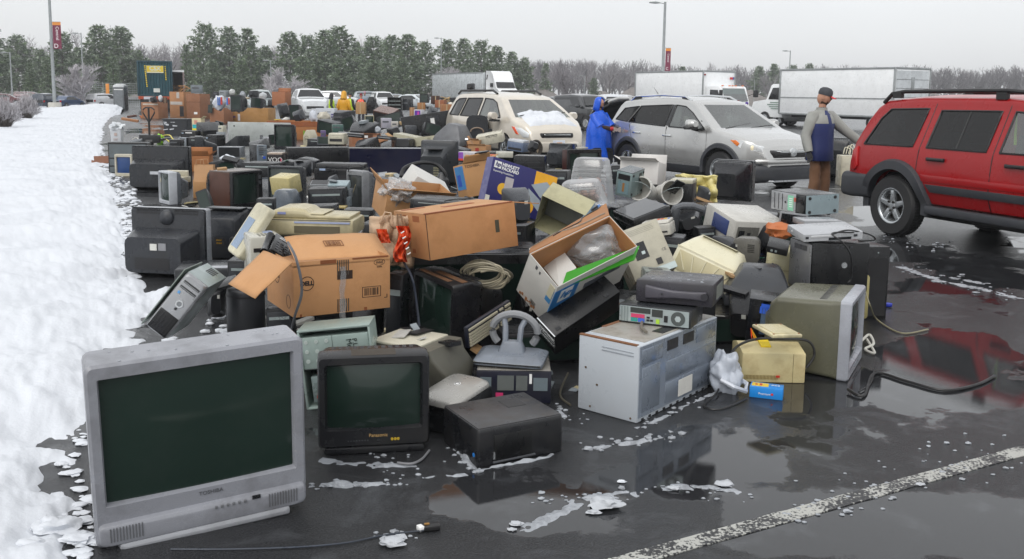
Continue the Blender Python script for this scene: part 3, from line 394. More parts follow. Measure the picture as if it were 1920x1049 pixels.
PL=[(-12,52,135,0,1.1,'dark pine cut off by the left edge of the picture'),(38,66,150,2,1.,'pine behind the short lamp post at the far left'),(80,92,160,1,1.,'pine seen left of the tall banner pole'),(122,60,140,0,1.,'pine seen just right of the maroon banner'),(152,88,150,1,1,'lower pine directly behind the small far lamp post'),(192,46,140,1,1.1,'tall pine above the frosted round tree'),(232,50,145,0,1.,'tall pine just left of the teal container'),(262,96,150,2,.8,'pine rising behind the teal container'),(352,82,125,3,.8,'thin ragged pine right of the open trailer'),(388,44,140,2,.85,'tall open-crowned pine, first of the middle row'),(432,50,145,0,.8,'tall pine with a gap beside the first of the middle row'),(468,52,140,1,.9,'tall pine at the right end of the open-crowned trio'),(500,86,150,0,.8,'shorter pine in the gap above the frosted shrub'),(545,60,140,0,1.,'broad pine above the white pickup'),(577,66,150,2,.9,'pine just right of the broad pine above the white pickup'),(610,55,140,1,1.,'pine directly above the yellow raincoat'),(638,49,145,0,1.,'tallest pine of the centre wall of trees'),(668,78,150,1,.9,'pine dipping right of the tallest centre pine'),(700,68,140,2,.95,'pine above the orange vest'),(735,66,150,0,.9,'pine right of the one above the orange vest'),(765,63,140,1,1.1,'rounded pine left of the double headed lamp'),(797,78,150,2,.8,'pine touching the double headed lamp post'),(838,74,145,0,.9,'pine just right of the double headed lamp post'),(868,71,150,1,.9,'pine above the middle of the long semi trailer'),(902,76,145,2,.9,'pine above the front of the semi trailer'),(930,86,150,0,.9,'pine above the white truck cab roof'),(958,96,155,1,.9,'pine sloping down right of the white truck cab'),(982,108,155,2,.8,'last pine at the right end of the wall of trees'),(60,118,120,3,1.2,'small cone shaped evergreen behind the parked cars'),(92,110,125,3,1.1,'small evergreen half hidden by the banner pole'),(215,105,118,3,1.,'narrow evergreen left of the portable toilet'),(570,105,130,1,1.1,'low pine standing in front of the broad pine above the pickup'),(640,110,130,0,1.1,'low pine in front of the tallest centre pine'),(700,112,130,2,1.1,'low pine behind the group in vests'),(755,108,132,1,1.1,'low pine left of the semi trailer rear'),(400,112,130,0,1.,'low pine behind the brown gaylord boxes'),(455,110,132,1,1.,'low pine above the mixed heap of black cases'),(300,128,150,3,1,'small evergreen right behind the container roof'),(1022,118,190,3,1.,'small pine left of the large bare tree'),(1112,146,170,3,1.5,'small dark conifer behind the blue poncho'),(1277,124,230,3,1.2,'conifer tip above the white box truck without a visible cab door'),(1420,124,220,0,.9,'pine above the gap between the two box trucks'),(1448,119,220,1,.9,'pine just left of the front of the long box truck'),(1484,122,225,2,.8,'pine tip beside the lamp over the long box truck'),(1514,119,225,0,.8,'pine tip above the jacketed man')]
for px,top,Y,k,s,lb in PL:put_tree('pine_tree',PINES[k],px,top,Y,lb,group='pines beyond the parking lot',sxy=s)
def bare_meshes(h,seed,spread,levels,nb,r0,frost,lift=.55,fork=.25,twig=5):
 q=random.Random(seed);tr=MB();cr=MB()
 def go(p,d,ln,r,lv):
  n=3;pts=[p];dd=d.copy()
  for i in range(n):
   dd=(dd+Vector((q.gauss(0,.12),q.gauss(0,.12),.05))).normalized();pts.append(pts[-1]+dd*ln/n)
  (tr if lv<=1 else cr).tube(pts,r,5 if lv<=1 else 3,r*.6)
  if lv>=levels:
   for _ in range(twig):
    t=q.random();b0=pts[0].lerp(pts[-1],t);e=(dd+Vector((q.gauss(0,.6),q.gauss(0,.6),q.gauss(.1,.4)))).normalized()*ln*q.uniform(.4,.9);w=e.cross(Vector((q.random(),q.random(),1))).normalized()*r*.55
    cr.add([b0-w,b0+w,b0+e],[(0,1,2)])
   return
  for i in range(nb):
   t=fork+(1-fork)*(i+q.random())/nb;k=min(n-1,int(t*n));b0=pts[k].lerp(pts[k+1],t*n-k);a=q.uniform(0,2*pi);o=dd.orthogonal().normalized();o=Matrix.Rotation(a,3,dd)@o
   nd=(dd*lift+o*spread+Vector((0,0,.25))).normalized();go(b0,nd,ln*q.uniform(.5,.75),r*.55,lv+1)
  go(pts[-1],dd,ln*.6,r*.6,lv+1)
 go(Vector((0,0,-.2)),Vector((0,0,1)),h*.42,r0,0)
 mxz=max(v[2]for v in cr.v);k=h/mxz
 for b in(tr,cr):b.v=[(x*k,y*k,z*k)for x,y,z in b.v]
 tm=tr.mesh('trunk');tm.materials.append(BARK if not frost else FROST);cm=cr.mesh('crown',smooth=0,fixn=False);cm.materials.append(TWIG if frost else FROST);return tm,cm
BARE=[bare_meshes(12,s,.75,4,4,.22,False)for s in(21,22,23)]
BL=[(65,60,190,'bare grey tree rising behind the pines left of the banner pole'),(150,52,200,'bare frosted tree above the pines near the small lamp post'),(222,44,210,'bare thin crowned tree topping the pines left of the container'),(285,78,190,'bare tree in the gap behind the open trailer'),(315,76,195,'bare tree in the gap nearer the thin ragged pine'),(340,70,205,'bare tree partly behind the thin ragged pine'),(700,62,210,'bare crown peeking over the pines above the orange vest'),(512,82,200,'bare tree in the notch between the pine groups'),(1003,106,190,'bare tree right of the last pine'),(1140,112,200,'bare tree behind the blue poncho'),(1110,110,210,'bare tree between the big bare tree and the poncho'),(1170,122,200,'bare tree left of the shorter box truck'),(1234,112,170,'bare tree behind the bannered lamp pole'),(1330,114,180,'reddish bare tree over the roof of the shorter box truck'),(1362,122,200,'bare tree over the cab of the shorter box truck'),(1440,134,150,'bare tree between the two box truck cabs')]
for i,(px,top,Y,lb)in enumerate(BL):put_tree('bare_tree',BARE[i%3],px,top,Y,lb,group='bare trees behind the lot',sxy=.95)
put_tree('bare_tree',bare_meshes(9,40,.8,4,5,.2,False),1058,106,105,'large dark bare tree standing alone left of the blue poncho',h0=9,sxy=1.05)
FR=bare_meshes(4.2,33,.55,4,5,.13,True,.9,.1,9)
put_tree('frosted_tree',FR,164,112,78,'round frosted bare tree in the snow beside the banner pole',h0=4.2,sxy=1.7)
put_tree('frosted_tree',bare_meshes(4.2,35,.75,4,5,.12,True,.7,.1,8),528,122,95,'wide frosted shrub like tree behind the white pickup',h0=4.2,sxy=1.6)
put_tree('frosted_tree',bare_meshes(4.2,36,.75,4,5,.12,True,.7,.1,8),850,122,140,'frosted bare tree behind the long semi trailer',h0=4.2,sxy=1.3)
def bush(h,w,seed,n=420):
 q=random.Random(seed);b=MB();s=MB()
 for i in range(n):
  a=q.uniform(0,2*pi);t=q.random()**.6;tip=Vector((cos(a)*w*t,sin(a)*w*t,h*(1-.55*t*t)*q.uniform(.65,1.05)));b0=Vector((cos(a)*w*.1,sin(a)*w*.1,-.05));mid=b0.lerp(tip,.55)+Vector((0,0,h*.10));s.tube([b0,mid,tip],.009,3,.004)
  for _ in range(7):
   p=mid.lerp(tip,q.random());e=((tip-mid).normalized()+Vector((q.gauss(0,.6),q.gauss(0,.6),q.gauss(.2,.5)))).normalized()*q.uniform(.12,.3);w2=e.cross(Vector((q.random(),q.random(),1))).normalized()*.010;b.add([p-w2,p+w2,p+e+w2*.6,p+e-w2*.6],[(0,1,2,3)])
 tm=s.mesh('stems');tm.materials.append(BARK);cm=b.mesh('twigs',smooth=0,fixn=False);cm.materials.append(TWIG);return tm,cm
BU=[bush(1.5,1.2,1),bush(1.5,1.1,2)]
for px,top,Y,k,s,lb in[(6,182,36,0,.62,'frosted grey shrub at the left edge, nearest of the kerb shrubs'),(48,178,46,1,.72,'frosted shrub just right of the nearest kerb shrub'),(148,178,82,1,.9,'small frosted shrub behind the round frosted tree'),(1690,165,190,0,3.0,'brown round shrub far behind the long box truck')]:put_tree('frosted_shrub',BU[k],px,top,Y,lb,'shrub',h0=1.5,sxy=s,pnames=('stems','twigs'))
# far wood on the horizon that reads as one mass
fw_=MB();far_b=[bare_meshes(12,s,.7,3,4,.30,False,twig=4)for s in(51,52)]
def add_far(px,top,Y,k):
 h=atY(px,top,Y).z;p=atY(px,200,Y);s=h/12;a=rt.uniform(0,6.28)
 for m in far_b[k%2]:
  o=len(fw_.v);ca,sa=cos(a),sin(a)
  for v in m.vertices:fw_.v.append((p.x+(v.co.x*ca-v.co.y*sa)*s*1.15,p.y+(v.co.x*sa+v.co.y*ca)*s,v.co.z*s))
  for f in m.polygons:fw_.f.append(tuple(o+i for i in f.vertices))
for i in range(150):px=985+i*6.4+rt.uniform(-6,6);add_far(px,(112 if px<1200 else 122)+rt.uniform(-5,12),rt.uniform(270,360),i)
for i in range(46):px=-10+i*12+rt.uniform(-6,6);add_far(px,86+rt.uniform(-8,16),rt.uniform(215,260),i)
tag(fw_.build('far_wood',mat((.15,.14,.15),.8,dirt=.2),smooth=0,fixn=False),kind='stuff',label=None)
b=MB();b.grid(160,4,lambda u,v:(lambda p,y:(p.x,y,(2.2+1.6*noise.noise(Vector((u*60,v*3,0))))*(1-abs(v*2-1))-.05))(atY(-60+u*2040,200,185),175+v*30))
tag(b.build('brush_terrain',mat((.17,.15,.14),.9,dirt=.5,dcol=(.08,.08,.06),bump=1.,bs=3,dscale=.6),smooth=0),kind='structure')
# =================== LAMP POSTS AND BANNERS
POLE=mat('#9a9fa0',.45,.4,dirt=.2)
def lamp(px,base,top,Y,label,head=(-1,),hl=1.0,r=.08,group='parking lot lamp posts',plinth=False,name='lamp_post'):
 p=atY(px,base,Y);t=atY(px,top,Y).z;o=thing(name,label,'lamp post',(p.x,Y,0),(0,0,0),group)
 MB().tube([(0,0,.0),(0,0,t)],r,8,r*.7).build('pole',POLE,o)
 for s in head:MB().tube([(0,0,t-.12),(s*hl*.35,0,t-.06)],.03,6).build('arm',POLE,o);MB().shell([(s*hl*.35,0,t-.06,.12,.08,.03),(s*hl*.6,0,t-.05,.26,.15,.05),(s*hl,0,t-.05,.2,.08,.03)],'x').build('lamp_head',POLE,o)
 if plinth:MB().lathe([(.42,-.3),(.42,.62),(.38,.68)],cap1=True).build('concrete_base',mat('#b9b6ae',.9,dirt=.4),o)
 return o
o1=lamp(103,205,-60,63,'tall lamp pole with the maroon banner ending in D, beside the snow',plinth=True,r=.12)
o2=lamp(1241,190,4,66,'lamp pole with the maroon banner ending in C above the box truck',r=.12,hl=1.1)
for px,top,Y,hd,lb in[(24,98,95,(-1,),'short lamp post at the far left, above the parked cars'),(158,62,100,(-1,),'lamp post standing behind the round frosted tree'),(509,113,110,(-1,),'lamp post by the wide frosted shrub'),(827,71,120,(-1,),'tall lamp post behind the semi trailer'),(853,129,170,(-1,),'distant lamp post just above the semi trailer'),(1095,142,160,(-1,),'lamp post right of the large bare tree'),(1477,95,110,(-1,),'lamp post over the front of the long box truck'),(1413,150,180,(-1,),'distant lamp post beside the cab of the shorter box truck')]:lamp(px,195,top,Y,lb,hd,.9)
MAR=mat('#6d1f3c',.6,dirt=.1);ORG=mat('#d98a35',.6,dirt=.1);WHT=mat('#e8e8e6',.6,dirt=.1)
def banner(o,pole,z1,z0,w,letter,label):
 y=-.02;t=thing('pole_banner',label,'banner',(pole.location.x+.14,pole.location.y-.05,0),(0,0,0),'maroon banners on lamp poles',None);SZ[t.name]=(w,.02,z1-z0)
 t.location.x+=w/2;t.location.z=z0;h=z1-z0
 MB().box(-w/2,w/2,-.01,.01,0,h*.885).build('cloth',MAR,t);MB().box(-w/2,w/2,-.01,.01,h*.885,h).build('orange_band',ORG,t)
 MB().box(-w/2-.14,w/2,-.012,.012,h,h+.03).build('bracket',POLE,t)
 txt(t,'Central','f',.55,.58,w*.38,WHT,rot=-90,t=.004);txt(t,letter,'f',.36,.1,w*.52,WHT,t=.004)
zz=lambda y,Y,x=110:atY(x,y,Y).z
banner(None,o1,zz(42,63),zz(92,63),.55,'D','maroon banner with orange top reading Central D on the left pole')
banner(None,o2,zz(91,66,1245),zz(133.5,66,1245),.36,'C','maroon banner with orange top reading Central C above the box truck')
# =================== VEHICLES
def interp(tab,x):
 if x<=tab[0][0]:return tab[0][1]
 for(a,p),(b,q)in zip(tab,tab[1:]):
  if x<=b:return p+(q-p)*(x-a)/(b-a)
 return tab[-1][1]
def objtmp(b,name='cutter'):
 o=bpy.data.objects.new(name,b.mesh(name,smooth=0));COL.objects.link(o);return o
def boolean(o,cut,op):
 md=o.modifiers.new('b','BOOLEAN');md.operation=op;md.object=cut;md.solver='EXACT'
 bpy.context.view_layer.update();me=bpy.data.meshes.new_from_object(o.evaluated_get(bpy.context.evaluated_depsgraph_get()));o.modifiers.clear();o.data=me
RUB=mat((.012,.012,.013),.5,dirt=.3,dcol=(.05,.045,.04));TYRE=mat((.016,.016,.017),.6,dirt=.5,dcol=(.05,.048,.045),bump=.3,bs=90);RIM=mat('#b4b8bb',.3,.75,dirt=.3);CLAD=mat('#33353a',.6,dirt=.3,dcol=(.07,.068,.06),bump=.1,bs=200);CHR=mat('#d2d5d6',.15,.95,dirt=.05)
DARKG=mat((.012,.013,.015),.05,dirt=0,spec=.55);INT=mat('#3a3b3d',.8,dirt=.2);INTL=mat('#8d8980',.8,dirt=.1)
LAMPG=mat((.75,.77,.78),.08,.25,dirt=.1,spec=.7);LENS=mat('#b3191c',.12,dirt=.05,spec=.6);AMB=mat('#e0762a',.15,dirt=.05)
class Car:
 def __init__(s,top,plan,belt,sill,tumble=.42,crown=.05,er=.10,zb0=.25):
  s.top,s.plan,s.belt,s.sill,s.tumble,s.crown,s.er,s.zb0=top,plan,belt,sill,tumble,crown,er,zb0
 def hw(s,x,z):
  w=interp(s.plan,x);b=s.belt
  if z>b:return w-.03-(z-b)*s.tumble
  lo=interp(s.sill,x)
  t=(z-lo)/(b-lo);return w-.03*max(0,t)**3-.10*max(0,1-t*2.2)**2
 def ring(s,x):
  zb,zt=interp(s.sill,x),interp(s.top,x);er=min(s.er,(zt-zb)*.3);h=[]
  h+=[(0,zb),(s.hw(x,zb)*.6,zb),(s.hw(x,zb)-.05,zb)]
  zs=[zb+.04+(zt-er-zb-.04)*k/9 for k in range(10)]
  h+=[(s.hw(x,z),z)for z in zs]
  we=s.hw(x,zt-er)
  for a in(25,50,72,90):h.append((we-er*.9*(1-cos(R(a))),zt-er+er*sin(R(a))-(.0)))
  wt=h[-1][0]
  h+=[(wt*.66,zt+s.crown*.55),(wt*.33,zt+s.crown*.9),(0,zt+s.crown)]
  return[(x,y,z)for y,z in h]+[(x,-y,z)for y,z in h[1:-1][::-1]]
 def solid(s,n=90):
  x0,x1=s.top[0][0],s.top[-1][0];xs=sorted(set([x0+(x1-x0)*i/n for i in range(n+1)]+[p[0]for p in s.top]));xs=[x for i,x in enumerate(xs)if i==0 or x-xs[i-1]>.004]
  return MB().loft([s.ring(x)for x in xs])
def strip(car,pts,w,m,root,name,side=-1,off=.003,closed=False,r=None):
 b=MB();P_=[]
 for(xa,za),(xb,zb)in zip(pts,pts[1:]+(pts[:1]if closed else[])):
  n=max(1,int(math.hypot(xb-xa,zb-za)/.06));P_+=[(xa+(xb-xa)*i/n,za+(zb-za)*i/n)for i in range(n)]
 if not closed:P_.append(pts[-1])
 V=[Vector((x,side*(car.hw(x,z)+off),z))for x,z in P_]
 b.tube(V+([V[0]]if closed else[]),r or w,5);return b.build(name,m,root)
def arch(car,cx,cz,r0,r1,m,root,name='wheel_arch_trim',side=-1,off=.035,a0=-8,a1=188):
 b=MB();rings=[]
 for i in range(41):
  a=R(a0+(a1-a0)*i/40);pts=[]
  for r,o in((r0,-.06),(r0,off),(r1-.02,off),(r1,.002),(r1,-.03)):
   x,z=cx+r*cos(a),cz+r*sin(a);zz=max(z,.2);pts.append((x,side*(car.hw(x,max(zz,.45))+o),zz))
  rings.append(pts)
 b.loft(rings,True,True);return b.build(name,m,root)
def surf_poly(car,poly,m,root,name,side=-1,off=.006,th=.03,bevel=.004):
 b=MB();b.loft([[(x,side*(car.hw(x,z)-th),z)for x,z in poly],[(x,side*(car.hw(x,z)+off),z)for x,z in poly]]);return b.build(name,m,root,bevel)
def wheel(root,x,y,r,w,rim_r,style=5,rimm=None,side=-1):
 e=bpy.data.objects.new('wheel',None);COL.objects.link(e);e.parent=root;e.location=(x,y,r);e.empty_display_size=.1
 s=side;b=MB();b.lathe([(rim_r,-w/2),(r*.93,-w/2),(r*.985,-w/2+.03),(r,-w*.3),(r,w*.3),(r*.985,w/2-.03),(r*.93,w/2),(rim_r*1.04,w/2),(rim_r,w/2-.01),(rim_r-.02,w/2-.05)],axis='y',n=48)
 for k in range(60):
  a=2*pi*k/60;ca,sa=cos(a),sin(a)
  for yy in(-w*.3,w*.08):b.obox((ca*r*1.0,yy+w*.11,sa*r*1.0),.018,w*.3,r*.055,(0,-math.degrees(a),0))
 b.build('tyre',TYRE,e,smooth=30)
 q=MB();f=s*w/2;q.lathe([(rim_r,f*.96),(rim_r-.012,f*.98),(rim_r-.03,f*.86),(rim_r-.045,f*.4),(rim_r-.06,-f*.5)],axis='y',n=40)
 for k in range(style):
  a=2*pi*k/style+.3
  def pt(rad,tang,dy):return(rad*cos(a)-tang*sin(a),f*dy,rad*sin(a)+tang*cos(a))
  wi,wo=rim_r*.30,rim_r*.20
  q.hexa([pt(.03,-wi*.6,.45),pt(rim_r-.03,-wo*.75,.45),pt(rim_r-.03,wo*.75,.45),pt(.03,wi*.6,.45),pt(.03,-wi*.55,.80),pt(rim_r-.03,-wo*.6,.88),pt(rim_r-.03,wo*.6,.88),pt(.03,wi*.55,.80)])
 q.lathe([(.001,f*.86),(rim_r*.24,f*.86),(rim_r*.26,f*.5)],axis='y',n=20);q.build('rim',rimm or RIM,e,.006)
 bb=MB();bb.lathe([(.001,f*.15),(rim_r-.07,f*.2)],axis='y',n=24)
 for k in range(style):
  a=2*pi*(k+.5)/style+.3;bb.lathe([(.001,.0),(.014,.0),(.014,-.02)],c=(rim_r*.26*cos(a),f*.84,rim_r*.26*sin(a)),axis='y',n=8)
 bb.build('brake_disc',mat((.06,.055,.05),.5,.6,dirt=.5),e)
 return e
def build_car(root,car,paint,sidewin,shield,back,wells,cav,glass,dark,interior=INT):
 solid=objtmp(car.solid())
 b=MB()
 for poly,_ in sidewin:
  for sg in(-1,1):b.loft([[(x,sg*.25,z)for x,z in poly],[(x,sg*1.3,z)for x,z in poly]])
 wc=objtmp(b);sc_=objtmp(MB().loft([[(shield[0],y,z)for y,z in shield[2]],[(shield[1],y,z)for y,z in shield[2]]]));bc=None
 if back:bc=objtmp(MB().loft([[(back[0],y,z)for y,z in back[2]],[(back[1],y,z)for y,z in back[2]]]))
 panes=[]
 for cut,test,nm in((wc,lambda p,n:abs(n.y)>.4 and abs(p.y)>.5,'window'),(sc_,lambda p,n:n.x>.12 and n.z>.12,'windscreen'),(bc,lambda p,n:n.x<-.12,'rear_window')):
  if cut is None:continue
  t=bpy.data.objects.new('t',solid.data.copy());COL.objects.link(t);boolean(t,cut,'INTERSECT')
  bm=bmesh.new();bm.from_mesh(t.data);bmesh.ops.delete(bm,geom=[f for f in bm.faces if not test(f.calc_center_median(),f.normal)],context='FACES')
  if nm=='window':
   for i,(poly,isdark)in enumerate(sidewin):
    x0,x1=min(p[0]for p in poly),max(p[0]for p in poly)
    for sg in(-1,1):
     g=bm.copy();bmesh.ops.delete(g,geom=[f for f in g.faces if not(x0-.02<f.calc_center_median().x<x1+.02 and f.calc_center_median().y*sg>0)],context='FACES')
     me=bpy.data.meshes.new('window');g.to_mesh(me);g.free();panes.append(('window',me,dark if isdark else glass))
  else:
   me=bpy.data.meshes.new(nm);bm.to_mesh(me);panes.append((nm,me,glass if nm=='windscreen' else dark))
  bm.free();bpy.data.objects.remove(t)
 wl=MB()
 for cx,cz,r in wells:wl.lathe([(r,-1.4),(r,1.4)],(cx,0,cz),'y',36,True,True)
 cav_o=objtmp(MB().loft([[(cx,-w0,z0),(cx,w0,z0),(cx,w1,z1),(cx,-w1,z1)]for cx,z0,z1,w0,w1 in cav]))
 for c in(objtmp(wl),cav_o,wc,sc_,bc):
  if c is not None:boolean(solid,c,'DIFFERENCE');
 for o in list(COL.objects):
  if o.name.startswith('cutter')and o is not solid:bpy.data.objects.remove(o)
 solid.name='body';solid.parent=root;solid.data.materials.clear();solid.data.materials.append(paint)
 solid.data.polygons.foreach_set('use_smooth',[True]*len(solid.data.polygons));solid.data.set_sharp_from_angle(angle=R(32))
 for nm,me,m in panes:
  me.materials.clear();me.materials.append(m);me.polygons.foreach_set('use_smooth',[True]*len(me.polygons));me.polygons.foreach_set('material_index',[0]*len(me.polygons));o=bpy.data.objects.new(nm,me);COL.objects.link(o);o.parent=root
 return solid
def seats(root,xs,m,z=.55,ys=(-.38,.38)):
 for x in xs:
  for y in ys:
   b=MB();b.shell([(z-.15,x,y,.5,.5,.1),(z+.12,x,y,.5,.5,.1)],'z');b.loft([[(x-.28-.22*t,y+a*(.25 if t<.75 else.14),z+.1+.62*t)for a in(-1,1)]+[(x-.14-.22*t,y-a*(.25 if t<.75 else.14),z+.1+.62*t)for a in(-1,1)]for t in(0,.4,.75,.8,1.05)]);b.build('seat',m,root,.02)
GLS=glassmat((.72,.82,.79),.30);GLT=glassmat((.10,.10,.115),.02)
def paintm(c,metal=0.,rough=.32):return mat(c,rough,metal,rv=.05,dirt=.28,dcol=(.12,.11,.10),var=.04,coat=.9,dscale=2.2)
# ---------------- red off-roader
def red_suv():
 t=thing('sport_utility_vehicle','red off road vehicle with black fender flares and roof rails at the right edge','car',(6.014,10.632,0),(0,0,-69))
 car=Car([(-2.20,.72),(-2.19,.95),(-2.13,1.12),(-1.98,1.47),(-1.90,1.60),(-1.78,1.675),(-1.2,1.715),(0,1.72),(.45,1.68),(.6,1.63),(1.22,1.16),(1.3,1.13),(1.9,1.08),(2.1,1.02),(2.16,.9),(2.18,.6)],[(-2.2,.80),(-2.0,.85),(-1.4,.88),(1.3,.88),(1.9,.86),(2.18,.76)],1.09,[(-2.2,.52),(-1.9,.42),(1.9,.42),(2.18,.45)],.40,.04,.09)
 p=mat('#96090f',.3,0,rv=.06,dirt=.12,dcol=(.06,.02,.02),var=.04,coat=.25,dscale=2.2,spec=.35);qw=[(-1.93,1.11),(-1.78,1.44),(-1.66,1.56),(-1.03,1.58),(-1.08,1.12)];rd=[(-.86,1.12),(-.83,1.56),(.02,1.57),(.0,1.12)];fd=[(.18,1.12),(.20,1.57),(.48,1.55),(.62,1.46),(1.0,1.13)]
 build_car(t,car,p,[(qw,1),(rd,1),(fd,0)],(.3,1.5,[(-.66,1.18),(.66,1.18),(.53,1.58),(-.53,1.58)]),(-2.3,-1.6,[(-.6,1.12),(.6,1.12),(.5,1.5),(-.5,1.5)]),[(-1.32,.40,.47),(1.33,.40,.47)],[(-1.95,.5,1.2,.72,.66),(-1.7,.5,1.58,.72,.52),(.3,.5,1.60,.74,.53),(.98,.5,1.15,.74,.66)],GLS,GLT)
 for w in(qw,rd,fd):strip(car,w,.012,RUB,t,'window_seal',closed=True)
 for k,pts in enumerate(([(-.98,.5),(-.97,.95),(-.94,1.65)],[(.10,.46),(.10,1.0),(.11,1.66)],[(1.12,.46),(1.12,1.1)])):strip(car,pts,.006,RUB,t,'door_seam',off=-.001)
 strip(car,[(-.42,1.13),(-.40,1.56)],.010,RUB,t,'window_divider',off=.002)
 for x in(-.68,.42):
  b=MB();y=-(car.hw(x,.99));b.shell([(x-.13,y-.012,.99,.035,.045,.014),(x-.09,y-.03,.99,.03,.04,.012),(x+.09,y-.03,.99,.03,.04,.012),(x+.13,y-.012,.99,.035,.045,.014)],'x');b.build('door_handle',RUB,t,.004)
 surf_poly(car,[(-.72,.60),(1.0,.60),(1.0,.69),(-.80,.69)],CLAD,t,'side_moulding',off=.022)
 surf_poly(car,[(-.86,.72),(1.0,.72),(1.0,.80),(-.9,.80)],p,t,'door_crease',off=.012)
 b=MB();b.box(-.78,1.0,-.90,-.80,.34,.44);b.build('side_step',CLAD,t,.02)
 for cx in(-1.32,1.33):
  for sd_ in(-1,1):arch(car,cx,.38,.45,.575,CLAD,t,'fender_flare',sd_,.055)
 b=MB();b.shell([(-2.36,0,.56,1.50,.26,.08),(-2.30,0,.57,1.68,.32,.08),(-2.1,0,.57,1.76,.32,.06),(-1.75,0,.58,1.78,.30,.05)],'x');b.build('rear_bumper',CLAD,t,.01)
 surf_poly(car,[(-2.16,.78),(-2.13,1.02),(-2.02,1.08),(-1.99,.82),(-2.05,.76)],LENS,t,'tail_light',off=.03,bevel=.015)
 for sd_ in(-1,1):
  b=MB();ys=sd_*.60;b.tube([(-1.84,ys*1.02,1.64),(-1.72,ys,1.755),(-1.5,ys,1.785),(.0,ys,1.80),(.32,ys,1.775),(.52,ys*1.02,1.69)],.026,8);
  for x in(-1.62,-.05):b.obox((x,ys,1.74),.14,.05,.08)
  b.build('roof_rail',RUB,t)
 b=MB();b.shell([(.80,-1.03,1.16,.20,.16,.05),(.94,-1.03,1.16,.22,.18,.06),(1.02,-1.02,1.16,.14,.12,.05)],'x');b.tube([(.93,-.84,1.12),(.93,-.95,1.13)],.03);b.build('side_mirror',RUB,t)
 for cx in(-1.32,1.33):
  for sg in(-1,1):wheel(t,cx,sg*.78,.372,.235,.225,5,side=sg)
  # grey tailgate, spare and dark underside
 MB().box(-1.9,1.9,-.55,.55,.24,.46).build('underbody',RUB,t,.03)
 b=MB();b.tube([(-1.35,-.6,.36),(-1.35,.6,.36)],.05);b.build('axle',RUB,t)
 seats(t,(-.45,),INT);seats(t,(.45,),INT)
 MB().box(.75,1.05,-.7,.7,.8,1.12).build('dashboard',INT,t,.04)
 b=MB();b.obox((.20,-.66,1.38),.03,.01,.34,(0,-4,0));b.build('belt_strip',mat('#b8e23c',.6),t)
 return t,car
JEEP,jcar=red_suv()
